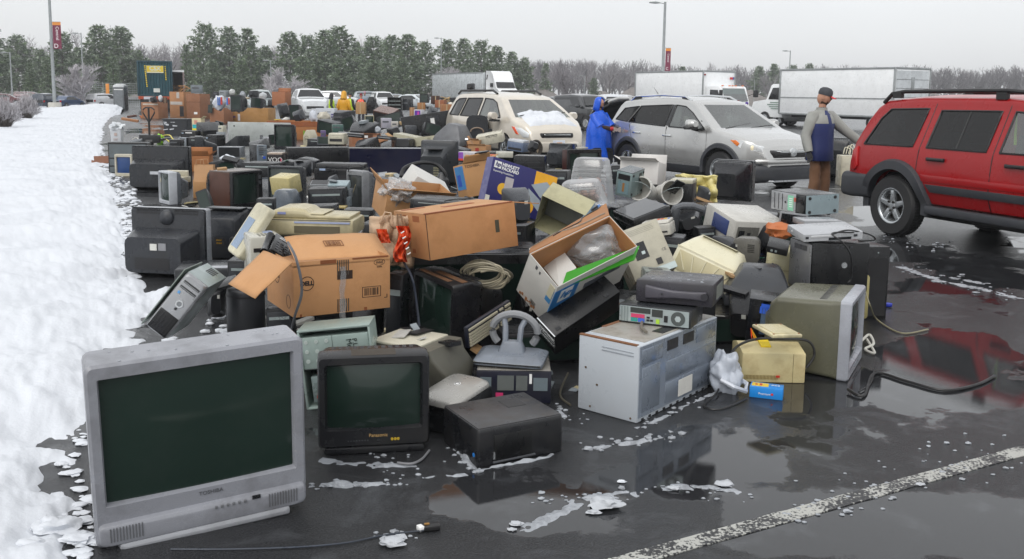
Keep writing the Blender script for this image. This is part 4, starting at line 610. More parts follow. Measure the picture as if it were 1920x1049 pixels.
# ---------------- silver crossover with the tailgate up
def silver():
 t=thing('crossover','silver crossover with its tailgate raised beside the blue poncho','car',(3.785,18.474,0),(0,0,-59))
 car=Car([(-2.20,.55),(-2.19,.80),(-2.14,1.02),(-1.98,1.28),(-1.86,1.50),(-1.78,1.57),(-1.3,1.62),(-.6,1.645),(0,1.64),(.30,1.60),(.45,1.55),(1.20,1.105),(1.28,1.08),(1.7,1.0),(2.0,.91),(2.15,.80),(2.22,.66),(2.24,.5)],[(-2.2,.76),(-1.9,.87),(-1.3,.915),(.6,.915),(1.4,.91),(1.9,.82),(2.24,.58)],1.07,[(-2.2,.38),(-1.8,.30),(1.8,.26),(2.24,.30)],.48,.035,.08)
 p=mat('#bdbdbb',.26,.7,rv=.04,dirt=.05,dcol=(.12,.11,.10),var=.03,coat=.8,dscale=2.2);q1=[(-1.86,1.19),(-1.68,1.42),(-1.20,1.47),(-1.42,1.155)];q2=[(-1.36,1.15),(-1.14,1.475),(-.20,1.515),(-.20,1.105)];fd=[(-.08,1.10),(-.08,1.515),(.20,1.49),(.45,1.38),(.96,1.075)]
 build_car(t,car,p,[(q1,1),(q2,1),(fd,0)],(.1,1.5,[(-.70,1.12),(.70,1.12),(.52,1.53),(-.52,1.53)]),None,[(-1.30,.36,.43),(1.36,.36,.43)],[(-1.9,.45,1.15,.72,.62),(-1.72,.45,1.50,.72,.5),(.2,.45,1.53,.74,.52),(.95,.45,1.08,.74,.66)],GLS,GLT,INTL)
 for w in(q1,q2,fd):strip(car,w,.012,RUB,t,'window_seal',closed=True)
 surf_poly(car,[(-.21,1.12),(-.21,1.52),(-.07,1.52),(-.07,1.11)],DARKG,t,'door_pillar',off=.003)
 strip(car,[(-1.30,1.1),(-1.16,.80),(-.95,.62),(-.93,.38)],.005,RUB,t,'door_seam',off=-.001);strip(car,[(-.14,1.1),(-.10,.4)],.005,RUB,t,'door_seam',off=-.001);strip(car,[(1.0,1.06),(1.02,.8),(.96,.4)],.005,RUB,t,'door_seam',off=-.001)
 for x,z in((-1.02,.95),(-.10+.02,.93)):
  b=MB();y=-(car.hw(x,z));b.shell([(x-.12,y-.01,z,.03,.04,.012),(x-.08,y-.032,z,.026,.034,.012),(x+.08,y-.032,z,.026,.034,.012),(x+.12,y-.01,z,.03,.04,.012)],'x');b.build('door_handle',CHR,t,.003)
 for cx in(-1.30,1.36):
  for sg in(-1,1):arch(car,cx,.36,.415,.50,CLAD,t,'wheel_arch_trim',sg,.022);wheel(t,cx,sg*.79,.352,.225,.225,5,side=sg)
 surf_poly(car,[(-.85,.26),(.92,.26),(.92,.40),(-.85,.40)],CLAD,t,'sill_trim',off=.03)
 surf_poly(car,[(-2.12,.84),(-2.05,1.05),(-1.86,1.04),(-1.80,.98),(-1.98,.88)],LENS,t,'tail_light',off=.02,bevel=.012)
 b=MB()
 for sg in(-1,1):b.loft([[(x,sg*(car.hw(x,z)+o),z)for x,z in((1.62,.93),(1.86,.92),(2.13,.83),(2.16,.74),(2.02,.745),(1.80,.80))]for o in(-.08,.012)])
 b.build('headlight',LAMPG,t,.01);surf_poly(car,[(1.60,.925),(1.72,.925),(1.80,.87),(1.76,.82)],AMB,t,'turn_signal',off=.018)
 b=MB();b.obox((1.98,-.70,.80),.10,.10,.09);b.build('lamp_reflector',mat('#f3e6c4',.2,.3,dirt=0,emit=.25),t,.02)
 b=MB();b.shell([(2.10,0,.70,1.16,.16,.05),(2.235,0,.69,.86,.12,.04),(2.262,0,.69,.70,.08,.03)],'x');b.build('upper_grille',RUB,t,.01)
 b=MB();b.shell([(2.05,0,.76,1.2,.025,.01),(2.275,0,.735,.62,.03,.01)],'x');b.build('grille_bar',CHR,t);MB().lathe([(.001,2.30),(.075,2.295),(.08,2.26)],(0,0,.725),'x',18).build('badge',CHR,t)
 b=MB();b.shell([(1.80,0,.36,1.78,.36,.10),(2.05,0,.36,1.62,.36,.12),(2.22,0,.36,1.24,.30,.10),(2.29,0,.35,.9,.22,.06)],'x');b.build('lower_bumper',CLAD,t,.01)
 b=MB();b.shell([(2.12,0,.565,1.52,.09,.04),(2.26,0,.565,1.16,.08,.04),(2.30,0,.565,.8,.06,.03)],'x');b.build('front_bumper',p,t,.01)
 b=MB();b.shell([(1.98,0,.225,1.5,.03,.01),(2.30,0,.225,.96,.03,.01)],'x');b.build('skid_strip',mat('#b9bcbf',.35,.6),t)
 for sg in(-1,1):
  b=MB();b.tube([(-1.6,sg*.60,1.575),(-1.45,sg*.59,1.665),(-.6,sg*.585,1.70),(.05,sg*.58,1.675),(.24,sg*.585,1.60)],.022,8);b.build('roof_rail',CHR,t)
  MB().obox((-1.42,sg*.595,1.635),.30,.03,.05,(0,-6,0)).build('rail_foot',RUB,t);MB().obox((.08,sg*.585,1.63),.22,.03,.05,(0,8,0)).build('rail_foot',RUB,t)
  b=MB();b.shell([(.62,sg*1.03,1.17,.10,.10,.04),(.72,sg*1.05,1.17,.22,.19,.07),(.80,sg*1.05,1.175,.23,.17,.07),(.88,sg*1.04,1.18,.12,.10,.04)],'x');b.build('side_mirror',p,t)
  b=MB();b.shell([(.66,sg*1.04,1.105,.20,.06,.02),(.84,sg*1.04,1.11,.18,.06,.02)],'x');b.tube([(.74,sg*.86,1.06),(.74,sg*1.0,1.09)],.03);b.build('mirror_base',RUB,t)
 b=MB();b.obox((.90,-.80,1.13),.34,.02,.10,(0,24,0));b.build('mirror_corner',RUB,t)
 b=MB();b.tube([(-1.40,0,1.66),(-1.62,0,1.86)],.008,5,.003);b.build('antenna',RUB,t)
 b=MB();b.tube([(1.22,-.62,1.11),(1.10,.1,1.19)],.012);b.tube([(1.24,.0,1.12),(1.12,.66,1.16)],.012);b.build('wiper',RUB,t)
 # raised tailgate
 g=bpy.data.objects.new('tailgate',None);COL.objects.link(g);g.parent=t;g.location=(-1.80,0,1.60);g.rotation_euler=(0,R(-6),0)
 b=MB();b.shell([(.02,0,.02,1.06,.06,.03),(-.30,0,.05,1.12,.09,.04),(-.62,0,.0,1.20,.11,.05)],'x');b.build('spoiler',p,g)
 b=MB();b.shell([(-.50,0,-.05,1.28,.06,.03),(-.95,0,-.20,1.42,.09,.04),(-1.15,0,-.34,1.40,.12,.05)],'x');b.build('inner_trim',RUB,g)
 MB().shell([(-.60,0,.06,1.2,.03,.01),(-1.0,0,-.11,1.40,.03,.01),(-1.19,0,-.26,1.38,.03,.01)],'x').build('outer_skin',p,g)
 seats(t,(-.5,),INTL);seats(t,(.42,),INTL);MB().box(.72,1.05,-.7,.7,.75,1.04).build('dashboard',INT,t,.05)
 b=MB();b.lathe([(.17,-.012),(.19,0),(.17,.012),(.165,0),(.17,-.012)],(.62,.38,.98),'x',20);b.build('steering_wheel',INT,t)
 MB().box(-1.7,1.7,-.6,.6,.2,.36).build('underbody',RUB,t,.03)
 return t,car
silver()
# ---------------- beige minivan with snow on the bonnet
def van():
 t=thing('minivan','beige minivan with snow lying on its bonnet, behind the heap','car',(-.05,24.6,0),(0,0,-64))
 car=Car([(-2.5,.7),(-2.46,1.0),(-2.3,1.42),(-2.15,1.60),(-1.9,1.66),(-.8,1.70),(.4,1.67),(.8,1.61),(.95,1.56),(1.82,1.10),(1.95,1.06),(2.3,.94),(2.46,.80),(2.53,.62),(2.54,.5)],[(-2.5,.86),(-1.8,.95),(1.3,.96),(2.0,.90),(2.54,.68)],1.05,[(-2.5,.34),(2.2,.28),(2.54,.32)],.42,.04,.09)
 p=paintm('#d3cbbd',.25,.35);a=[(-2.18,1.10),(-2.0,1.45),(-1.78,1.53),(-1.30,1.55),(-1.42,1.09)];b2=[(-1.30,1.09),(-1.18,1.55),(-.22,1.56),(-.20,1.08)];c=[(-.06,1.08),(-.06,1.56),(.42,1.54),(.72,1.46),(1.25,1.10)]
 build_car(t,car,p,[(a,1),(b2,1),(c,0)],(.5,2.1,[(-.76,1.12),(.76,1.12),(.58,1.54),(-.58,1.54)]),None,[(-1.55,.35,.40),(1.5,.35,.40)],[(-2.2,.5,1.1,.76,.68),(-1.9,.5,1.56,.76,.55),(.6,.5,1.56,.78,.56),(1.5,.5,1.06,.78,.7)],GLS,GLT,INTL)
 for w in(a,b2,c):strip(car,w,.018,RUB,t,'window_seal',closed=True)
 for cx in(-1.55,1.5):
  for sg in(-1,1):wheel(t,cx,sg*.82,.34,.22,.21,5,side=sg)
 for sg in(-1,1):
  b=MB();b.tube([(-2.1,sg*.62,1.66),(-1.9,sg*.62,1.75),(.2,sg*.62,1.76),(.45,sg*.62,1.68)],.03,8);b.build('roof_rail',RUB,t)
  b=MB();b.shell([(1.16,sg*1.12,1.14,.14,.14,.05),(1.26,sg*1.13,1.14,.26,.20,.08),(1.36,sg*1.12,1.14,.18,.14,.06)],'x');b.build('side_mirror',p,t)
  MB().shell([(1.18,sg*1.08,1.03,.22,.05,.02),(1.34,sg*1.06,1.03,.2,.05,.02)],'x').build('mirror_base',RUB,t)
  surf_poly(car,[(1.95,.90),(2.2,.88),(2.44,.76),(2.44,.66),(2.28,.66)],LAMPG,t,'headlight',sg,.015,.1,.012)
  surf_poly(car,[(1.88,.91),(2.0,.90),(2.14,.72),(2.06,.74)],mat('#e2542c',.2),t,'turn_signal',sg,.018)
  MB().obox((2.36,sg*.60,.70),.12,.16,.10).build('lamp_reflector',mat('#f7e2b0',.2,dirt=0,emit=.5),t,.03)
 MB().shell([(2.40,0,.72,1.0,.12,.04),(2.545,0,.71,.84,.10,.03)],'x').build('grille',RUB,t,.01);MB().shell([(2.44,0,.735,.94,.025,.01),(2.56,0,.73,.7,.025,.01)],'x').build('grille_bar',CHR,t)
 MB().shell([(2.2,0,.44,1.7,.3,.1),(2.5,0,.44,1.4,.28,.1),(2.60,0,.43,1.0,.22,.08)],'x').build('front_bumper',p,t,.01)
 pl=MB().box(2.60,2.62,-.16,.16,.44,.60).build('licence_plate',mat('#d8dde6',.4),t,.004);MB().box(2.615,2.625,-.06,.08,.48,.55).build('plate_band',mat('#e09a3a',.4),pl)
 sn=MB()
 def f(u,v):
  x=1.62+.72*u;y=-.66+1.32*v;z=interp(car.top,x)+car.crown*(1-(y/.8)**2);e=min(u,1-u,v,1-v)*8;k=.06+.04*noise.noise(Vector((x*4,y*4,1)))+.03*noise.noise(Vector((x*11,y*11,4)))
  if u<.25:k+=.07*max(0,.5+noise.noise(Vector((x*3,y*3.5,8))))
  return(x,y,z-.035+max(0,k)*min(1,e)+.02)
 sn.grid(34,50,f);sn.build('snow_layer',SNOW,t,smooth=80)
 seats(t,(-.6,),INTL);seats(t,(.5,),INTL);MB().box(.95,1.4,-.72,.72,.75,1.02).build('dashboard',INT,t,.05)
 for y in(-.3,.42):MB().tube([(1.80,y-.35,1.16),(1.66,y+.25,1.24)],.012).build('wiper',RUB,t)
 MB().box(-1.9,1.9,-.6,.6,.2,.36).build('underbody',RUB,t,.03)
 b=MB();b.shell([(-2.0,0,1.86,.75,.22,.05),(-1.6,0,1.98,.6,.42,.06),(-1.2,0,1.94,.55,.34,.06)],'x')
 return t
van()
# ---------------- simpler cars for the far lot
def simple_car(kind,paint,label,x,Y,yaw,group='cars parked around the far lot',sc_=1.,rear=True):
 S={'sedan':([(-2.3,.6),(-2.28,.9),(-2.1,1.0),(-1.5,1.04),(-.95,1.36),(-.5,1.44),(.2,1.43),(.5,1.37),(1.15,1.0),(1.8,.92),(2.25,.76),(2.3,.5)],[(-1.25,1.02),(-.85,1.33),(.2,1.36),(.85,1.0)],.98),'suv':([(-2.25,.6),(-2.22,1.0),(-2.0,1.5),(-1.85,1.62),(-.5,1.68),(.3,1.64),(.5,1.58),(1.15,1.1),(1.9,1.0),(2.2,.86),(2.25,.55)],[(-1.85,1.1),(-1.7,1.52),(.2,1.56),(.8,1.1)],1.06),'pickup':([(-2.7,.6),(-2.68,1.08),(-1.0,1.1),(-.98,1.6),(-.7,1.76),(.3,1.80),(.6,1.74),(1.2,1.22),(2.3,1.12),(2.6,1.0),(2.66,.6)],[(-.8,1.22),(-.7,1.68),(.3,1.70),(.95,1.22)],1.16)}[kind]
 t=thing('parked_car',label,'car',(x,Y,0),(0,0,yaw),group);t.scale=(sc_,)*3
 w=.98 if kind=='pickup' else.9;x1=S[0][-1][0];x0=S[0][0][0]
 car=Car(S[0],[(x0,w*.88),(x0+.5,w),(x1-.8,w),(x1,w*.72)],S[2],[(x0,.35),(x1,.3)],.42,.04,.09);car.solid(50).build('body',paint,t)
 for sg in(-1,1):
  surf_poly(car,S[1],DARKG,t,'window',sg,.006,.02,0)
  for cx in(x0+.95,x1-.95):
   b=MB();b.lathe([(.001,sg*.115),(.2,sg*.115),(.33,sg*.11),(.34,sg*.02),(.34,-sg*.1)],(cx,sg*(w-.1),.34),'y',24);o=b.build('wheel',TYRE,t);MB().lathe([(.001,sg*.125),(.19,sg*.125),(.20,sg*.11)],(cx,sg*(w-.1),.34),'y',16).build('rim',RIM,o);strip(car,[(cx+.37*cos(R(a)),.36+.37*sin(R(a)))for a in range(0,181,20)],.03,RUB,t,'wheel_arch_trim',sg)
  MB().obox((S[1][-1][0]-.05,sg*(w+.1),S[2]+.06),.14,.2,.13).build('side_mirror',paint,t,.03)
  surf_poly(car,[(x0+.03,.75),(x0+.05,.95),(x0+.22,.95),(x0+.22,.78)],LENS,t,'tail_light',sg,.02,.05,0);surf_poly(car,[(x1-.4,.72),(x1-.4,.88),(x1-.1,.80),(x1-.06,.68)],LAMPG,t,'headlight',sg,.02,.06,0)
 tp=[p for p in S[0]if p[1]>S[2]+.02];a_,b_=[(p,q)for p,q in zip(S[0],S[0][1:])if q[1]<p[1]-.3 and p[0]>0][0]
 def glassq(pa,pb,nm):
  m_=MB();wa,wb=car.hw(pa[0],pa[1])-.12,car.hw(pb[0],pb[1])-.05;d=Vector((pb[1]-pa[1],0,pa[0]-pb[0])).normalized()*(.04 if pb[0]>pa[0]else.04)
  if d.z<0:d=-d
  lo=Vector((0,0,.03));ps=[Vector((pa[0],-wa,pa[1])),Vector((pa[0],wa,pa[1])),Vector((pb[0],wb,pb[1])),Vector((pb[0],-wb,pb[1]))];m_.hexa([p-d*.5+lo for p in ps]+[p+d*.35+lo for p in ps]);m_.build(nm,DARKG,t)
 L_=lambda p,q,k:(p[0]+(q[0]-p[0])*k,p[1]+(q[1]-p[1])*k);glassq(L_(a_,b_,.08),L_(a_,b_,.92),'windscreen')
 rr_=[(p,q)for p,q in zip(S[0],S[0][1:])if q[1]>p[1]+.28 and p[0]<0]
 if rr_:p_,q_=rr_[0];glassq(L_(q_,p_,.08),L_(q_,p_,.9),'rear_window')
 MB().obox((x1+.0,0,.62),.08,1.1,.16).build('grille',RUB,t,.02);MB().obox((x1+.03,0,.5),.05,.5,.11).build('licence_plate',mat('#d5d8dc',.4),t)
 return t
def carat(kind,col,label,px,base,yaw,metal=.2,**k):
 p=gnd(px,base);return simple_car(kind,paintm(col,metal),label,p.x,p.y,yaw,**k)
WP='#d9dcde'
carat('pickup',WP,'white pickup truck facing the camera behind the brown boxes',578,218,-68,.1)
carat('suv','#9aa5a6','pale grey car left of the white pickup, half hidden by black cases',488,216,-75)
carat('suv','#1b2026','dark sport utility vehicle left of the blue poncho',1090,225,-62)
carat('suv','#14181d','black pickup sized car nearest the blue poncho, half hidden',1098,243,-60)
carat('sedan','#4a5257','grey car right of the minivan in the far row',1048,217,-60)
carat('sedan',WP,'white car behind the man in the blue and grey jacket',1502,236,128,.1,sc_=.78)
carat('suv','#c9cdd2','silver car with open tailgate just behind the blue poncho',1150,240,-80)
for px,bs,yaw,k,c,lb,*z in[(60,196,10,'suv','#4a1f2a','maroon car second from the left edge in the far lot'),(10,198,20,'sedan','#5a2026','dark red car at the left edge behind the frosted shrubs'),(82,203,75,'sedan','#233a5e','small blue car just left of the dark parked car'),(94,205,82,'suv','#1d2a3a','dark navy car directly left of the banner pole'),(126,205,80,'sedan','#2a4266','dark blue car right of the banner pole behind snow'),(200,203,60,'suv','#e0e2e4','white car with red tail lights beside the portable toilet'),(632,202,0,'suv',WP,'white car behind the yellow raincoat'),(700,201,10,'suv','#7d868c','grey car behind the people in vests'),(718,207,-70,'suv','#e3e5e6','white van shaped car behind the black shelf'),(745,203,0,'sedan','#6b747d','slate grey car seen over the black shelf'),(775,206,-20,'sedan','#cfd6da','pale car right of the black shelf'),(792,203,5,'sedan','#aebac2','light blue grey car left of the semi trailer'),(1170,210,-60,'suv','#d8dbdd','white car seen over the raised tailgate')]:carat(k,c,lb,px,bs,yaw,sc_=.72 if px<210 else 1.)
# ---------------- trucks
WHTP=mat('#eef0f1',.42,.05,dirt=.22,dcol=(.40,.40,.38),var=.04);ALU=mat('#9da1a2',.45,.5,dirt=.3)
def boxtruck(label,loc,yaw,w,d,h,flip,roll=True):
 t=thing('box_truck',label,'truck',(loc[0],loc[1],0),(0,0,yaw));z0=loc[2];SZ[t.name]=(w,d,h)
 b=MB();b.box(-w/2,w/2,-d/2,d/2,z0,z0+h);b.build('cargo_box',WHTP,t,.04)
 e=MB()
 for y in(-d/2,d/2):
  for z in(z0,z0+h):e.obox((0,y,z),w+.02,.05,.10)
  for x in(-w/2,w/2):e.obox((x,y,z0+h/2),.12,.05,h)
 for x in(-w/2,w/2):
  for z in(z0,z0+h):e.obox((x,0,z),.05,d,.1)
 e.build('corner_rails',ALU,t,.008)
 f=1 if not flip else-1
 MB().box(-w/2+.1,w/2+.2,-.45,.45,.55,z0-.01).build('chassis',RUB,t,.02)
 if flip:
  x=w/2;MB().box(x,x+.025,-d/2+.12,d/2-.12,z0+.12,z0+h-.12).build('roll_door',mat('#cdd2d5',.45,dirt=.3,bump=.1,bs=4),t);MB().box(x+.02,x+.05,-.12,.12,z0+h*.5,z0+h*.82).build('door_latch',ALU,t,.01);m_=MB()
  for k in range(1,5):m_.box(x+.02,x+.032,-d/2+.12,d/2-.12,z0+.12+(h-.24)*k/5-.008,z0+.12+(h-.24)*k/5+.008)
  m_.build('door_slats',RUB,t);MB().box(-w/2,w/2,-d/2-.02,-d/2+.01,z0+h*.36,z0+h*.385).build('side_rail',ALU,t)
 cx=f*(w/2+.9);cz=.55
 zr=2.30 if not flip else 2.42
 prof=[(-.85,.55),(.75,.55),(.85,1.0),(.80,1.35),(.45,zr-.08),(.3,zr),(-.85,zr)]if not flip else[(-.85,.5),(1.55,.5),(1.65,1.0),(1.5,1.38),(.45,1.52),(.1,zr-.08),(-.05,zr),(-.85,zr)]
 c=MB();c.loft([[(cx+f*a,y*k,z)for a,z in prof]for y,k in((-1.08,.97),(-1.02,1),(1.02,1),(1.08,.97))]);c.build('cab',WHTP,t,.05)
 win=[(-.45,1.40),(-.45,zr-.22),(.28,zr-.24),(.62,1.42)]if not flip else[(-.65,1.52),(-.65,zr-.2),(-.05,zr-.22),(.28,1.54)]
 for y in(-1,1):c=MB();c.loft([[(cx+f*a,y*yy,z)for a,z in win]for yy in(1.0,1.065)]);c.build('window',DARKG,t,.01)
 if not flip:
  c=MB();c.hexa([(cx+.80,-.92,1.38),(cx+.80,.92,1.38),(cx+.47,.86,zr-.15),(cx+.47,-.86,zr-.15),(cx+.84,-.92,1.40),(cx+.84,.92,1.40),(cx+.51,.86,zr-.13),(cx+.51,-.86,zr-.13)]);c.build('windscreen',glassmat((.3,.42,.40),.5),t)
  m_=MB();[m_.obox((cx+.42,y,zr+.03),.1,.12,.06)for y in(-.8,-.25,0,.25,.8)];m_.build('marker_lamps',AMB,t,.015)
  MB().obox((w/2+.03,-d/2+.1,z0+h-.22),.05,.16,.09).build('side_marker',mat('#8d2a2a',.4),t);MB().obox((w/2+.03,d/2-.3,z0+h-.42),.03,.24,.14).build('red_mark',mat('#c23b3b',.4),t);MB().obox((w/2+.03,d/2-.14,z0+h-.42),.034,.1,.16).build('blue_mark',mat('#2b4a9a',.4),t)
 else:
  SZ[t.name]=(2*abs(cx)+1.0,2.16,3)
  m_=MB()
  for k,(z,n)in enumerate(((1.36,9),(1.24,12),(1.12,10),(1.00,8))):
   for i in range(n):m_.obox((cx-f*.55+f*i*.075,-1.09,z),.05,.004,.055)
  m_.build('door_lettering',mat('#2f6a4c',.5),t)
 for y in(-1,1):MB().obox((cx+f*.95,y*1.35,1.85),.12,.22,.42).build('side_mirror',RUB,t,.03);MB().tube([(cx+f*.6,y*1.05,1.7),(cx+f*.92,y*1.3,1.85)],.02).build('mirror_arm',RUB,t)
 for x in(cx+f*.5,-f*(w/2-1.4)):
  for y in(-1,1):o=MB().lathe([(.001,y*.14),(.26,y*.14),(.40,y*.15),(.42,y*.05),(.42,-y*.14)],(x,y*.95,.42),'y',24).build('wheel',TYRE,t);MB().lathe([(.001,y*.16),(.24,y*.155),(.25,y*.13)],(x,y*.95,.42),'y',16).build('rim',RIM,o)
 return t
boxtruck('white box truck with a plain side and amber roof lamps, facing the camera',(11.3,63,.75),-62.6,7.35,2.55,2.48,False)
boxtruck('longer white box truck with its roll door end nearest, behind the jacketed man',(18.3,51.2,.75),-60.3,7.7,2.7,2.45,True)
def semi():
 t=thing('semi_truck','white semi truck with a ribbed trailer and a tall sleeper cab','truck',(-5.26,105,0),(0,0,-64.1));w,d,z0,h=14.6,2.6,1.15,2.62
 b=MB();b.box(-w/2,w/2,-d/2,d/2,z0,z0+h)
 b.build('trailer',mat('#c9ced0',.4,.35,dirt=.2,dcol=(.4,.4,.38)),t,.05);m_=MB()
 for i in range(30):m_.obox((-w/2+.25+i*.485,-d/2,z0+h/2),.05,.03,h-.2)
 m_.build('side_ribs',mat('#c2c7ca',.4,.4),t);MB().obox((0,-d/2,z0+h),w,.06,.14).build('top_rail',ALU,t);MB().obox((0,-d/2,z0),w,.06,.14).build('bottom_rail',ALU,t)
 x=w/2+1.0;c=MB();pr=[(-.6,.9),(2.6,.9),(2.6,1.9),(1.9,2.2),(1.55,2.75),(1.0,3.65),(.5,3.92),(-.6,3.95)];c.loft([[(x+a,y*k,z)for a,z in pr]for y,k in((-1.22,.9),(-1.1,1),(1.1,1),(1.22,.9))]);c.build('sleeper_cab',WHTP,t,.08)
 c=MB();c.shell([(x+2.5,0,1.45,2.1,1.1,.2),(x+3.6,0,1.3,1.7,.9,.25),(x+4.2,0,1.2,1.4,.7,.2)],'x');c.build('bonnet',WHTP,t,.03)
 c=MB();c.hexa([(x+1.98,-1.0,2.22),(x+1.98,1.0,2.22),(x+1.60,.98,2.78),(x+1.60,-.98,2.78),(x+2.03,-1.0,2.24),(x+2.03,1.0,2.24),(x+1.65,.98,2.8),(x+1.65,-.98,2.8)]);c.build('windscreen',DARKG,t)
 MB().box(x+.7,x+1.2,-1.23,1.23,2.3,2.7).build('window',DARKG,t,.02);MB().obox((x-.25,0,3.3),.14,2.3,.5,(0,20,0)).build('fairing_vent',RUB,t);MB().obox((x-.66,-1.1,2.5),.08,.06,2.9).build('exhaust_stack',RUB,t)
 MB().box(-w/2,x+3,-.5,.5,.6,1.1).build('chassis',RUB,t)
 for xx in(-w/2+1.2,-w/2+2.4,w/2-1.0,x+3.0):
  for y in(-1,1):MB().lathe([(.001,y*.2),(.5,y*.2),(.52,0),(.5,-y*.2)],(xx,y*1.0,.52),'y',20).build('wheel',TYRE,t)
semi()
def container():
 t=thing('shipping_container','teal shipping container on an orange trailer with a yellow lettered panel','container',(-27.82,73,1.13),(0,0,21.5));w,d,h=2.46,6.05,2.6;SZ[t.name]=(w,d,h);TE=mat('#10444f',.5,dirt=.3,dcol=(.03,.05,.05),var=.2);b=MB();n=48;pts=[]
 for i in range(n):pts.append((-w/2+.06+(w-.12)*i/(n-1),-d/2+.04+(.05 if(i//2)%2 else 0)))
 ring=lambda z:[(x,y,z)for x,y in pts]+[(w/2-.04,d/2,z),(-w/2+.04,d/2,z)]
 b.loft([ring(.08),ring(h-.08)]);b.build('corrugated_wall',TE,t,smooth=0);f_=MB()
 for x in(-w/2+.05,w/2-.05):
  for y in(-d/2+.05,d/2-.05):f_.obox((x,y,h/2),.12,.12,h)
 for z in(.06,h-.06):
  for y in(-d/2+.05,d/2-.05):f_.obox((0,y,z),w,.11,.12)
  for x in(-w/2+.05,w/2-.05):f_.obox((x,0,z),.11,d,.12)
 f_.box(-w/2,w/2,-d/2,d/2,h-.03,h);f_.build('frame',mat('#0e3b46',.5,dirt=.3),t,.01)
 YL=mat('#e2c42a',.5,dirt=.1);p=pan(t,'sign_panel','f',(.27,.75,.66,.86),mat('#e9e4c8',.5),.01,-.06);pan(t,'sign_field','f',(.275,.745,.685,.855),YL,.016,0,parent=p);txt(t,'CSX','f',.51,.78,.30,mat('#cfd6cf',.5),t=.022,parent=p,fat=.012);txt(t,'INTERMODAL','f',.51,.70,.07,mat('#cfd6cf',.5),t=.022,parent=p)
 pan(t,'notice_plate','f',(.45,.63,.11,.22),mat('#d7d9d3',.5),.01,-.06)
 def vert(u,v0,n,s):
  q=random.Random(int(u*99));m_=MB()
  for k in range(n):c=fpt(t,'f',u+.005*k*s,v0-k*.052,.004);m_.obox(c,.085*q.uniform(.7,1.1),.02,.085,(0,q.uniform(-25,25),0))
  m_.build('yellow_lettering',YL,t)
 vert(.225,.85,12,.8);vert(.80,.84,8,.4)
 OR=mat('#a8431c',.6,dirt=.4);MB().box(-1.2,1.2,-3.1,3.1,-.25,-.02).build('trailer_frame',OR,t,.02);MB().obox((-.55,-3.12,-.14),.55,.03,.2).build('number_plate',mat('#c9ccd4',.5),t)
 for x in(-.95,-.62,.62,.95):
  for y in(-2.3,-1.0):MB().lathe([(.001,-.12),(.3,-.12),(.50,-.1),(.5,.12),(.001,.12)],(x,y,-.64),'x',20).build('wheel',TYRE,t)
 for x in(-.78,.78):MB().obox((x,-2.95,-.62),.6,.03,.65).build('mud_flap',RUB,t)
 MB().obox((.0,-2.0,-.55),.5,2,.5).build('axle_housing',mat('#5a2c1c',.7,dirt=.5),t,.03)
container()
def open_trailer():
 t=thing('open_trailer','open backed grey trailer stacked with wooden pallets beside the teal container','trailer',(*atY(316,200,76).xy,0),(0,0,19));w,h,z0=2.5,2.15,1.0
 b=MB();b.box(-w/2,-w/2+.06,-.2,9,z0,z0+h);b.box(w/2-.06,w/2,-.2,9,z0,z0+h);b.box(-w/2+.06,w/2-.06,-.2,9,z0+h-.08,z0+h);b.box(-w/2+.06,w/2-.06,-.2,9,z0,z0+.08);b.box(-w/2+.06,w/2-.06,8.9,9,z0+.08,z0+h-.08);b.build('trailer_body',mat('#77767a',.6,dirt=.4),t)
 MB().box(-w/2-.02,w/2+.02,-.26,-.2,z0+h-.12,z0+h+.03).build('header_bar',WHTP,t);MB().box(w/2-.1,w/2+.03,-.26,-.2,z0,z0+h-.12).build('door_post',mat('#9a8a88',.6),t);MB().box(-1,1,0,8,.5,.98).build('chassis',RUB,t)
 for x in(-.9,.9):MB().lathe([(.001,-.2),(.5,-.2),(.5,.2),(.001,.2)],(x,1.2,.5),'x',18).build('wheel',TYRE,t)
 WD=mat('#a5743d',.8,dirt=.5,dcol=(.12,.06,.03));z=z0+.09
 for k in range(6):
  p=thing('wooden_pallet','worn wooden pallet, number %s from the bottom of the stack in the open trailer'%('first','second','third','fourth','fifth','topmost')[k],'pallet',(t.location.x+.1+rt.uniform(-.08,.08),t.location.y+.5,z),(0,0,rt.uniform(-4,4)),'pallets stacked in the open trailer');z+=.15
  b=MB();[b.box(-.9+i*.33,-.68+i*.33,-.5,.5,.12,.14)for i in range(6)];[b.box(-.9+i*.84,-.78+i*.84,-.5,.5,.02,.12)for i in range(3)];[b.box(-.9,.9,y,y+.12,0,.02)for y in(-.5,.38)];b.build('slats',WD,p)
open_trailer()
# =================== PEOPLE
SKIN=mat('#b98a72',.5,dirt=.1,var=.06);HAIR=mat('#2a2019',.6,dirt=.1)
def skin(name,js,es,m,parent,sub=2,root=0):
 me=bpy.data.meshes.new(name);me.from_pydata([j[0]for j in js],es,[]);o=bpy.data.objects.new(name,me);COL.objects.link(o)
 md=o.modifiers.new('s','SKIN');md.use_smooth_shade=True
 for i,j in enumerate(js):
  sv=me.skin_vertices[0].data[i];sv.radius=j[1]if isinstance(j[1],tuple)else(j[1],j[1]);sv.use_root=(i==root)
 s2=o.modifiers.new('u','SUBSURF');s2.levels=s2.render_levels=sub
 bpy.context.view_layer.update();m2=bpy.data.meshes.new_from_object(o.evaluated_get(bpy.context.evaluated_depsgraph_get()));o.modifiers.clear();o.data=m2;m2.materials.clear();m2.materials.append(m);m2.polygons.foreach_set('use_smooth',[True]*len(m2.polygons));o.parent=parent;return o
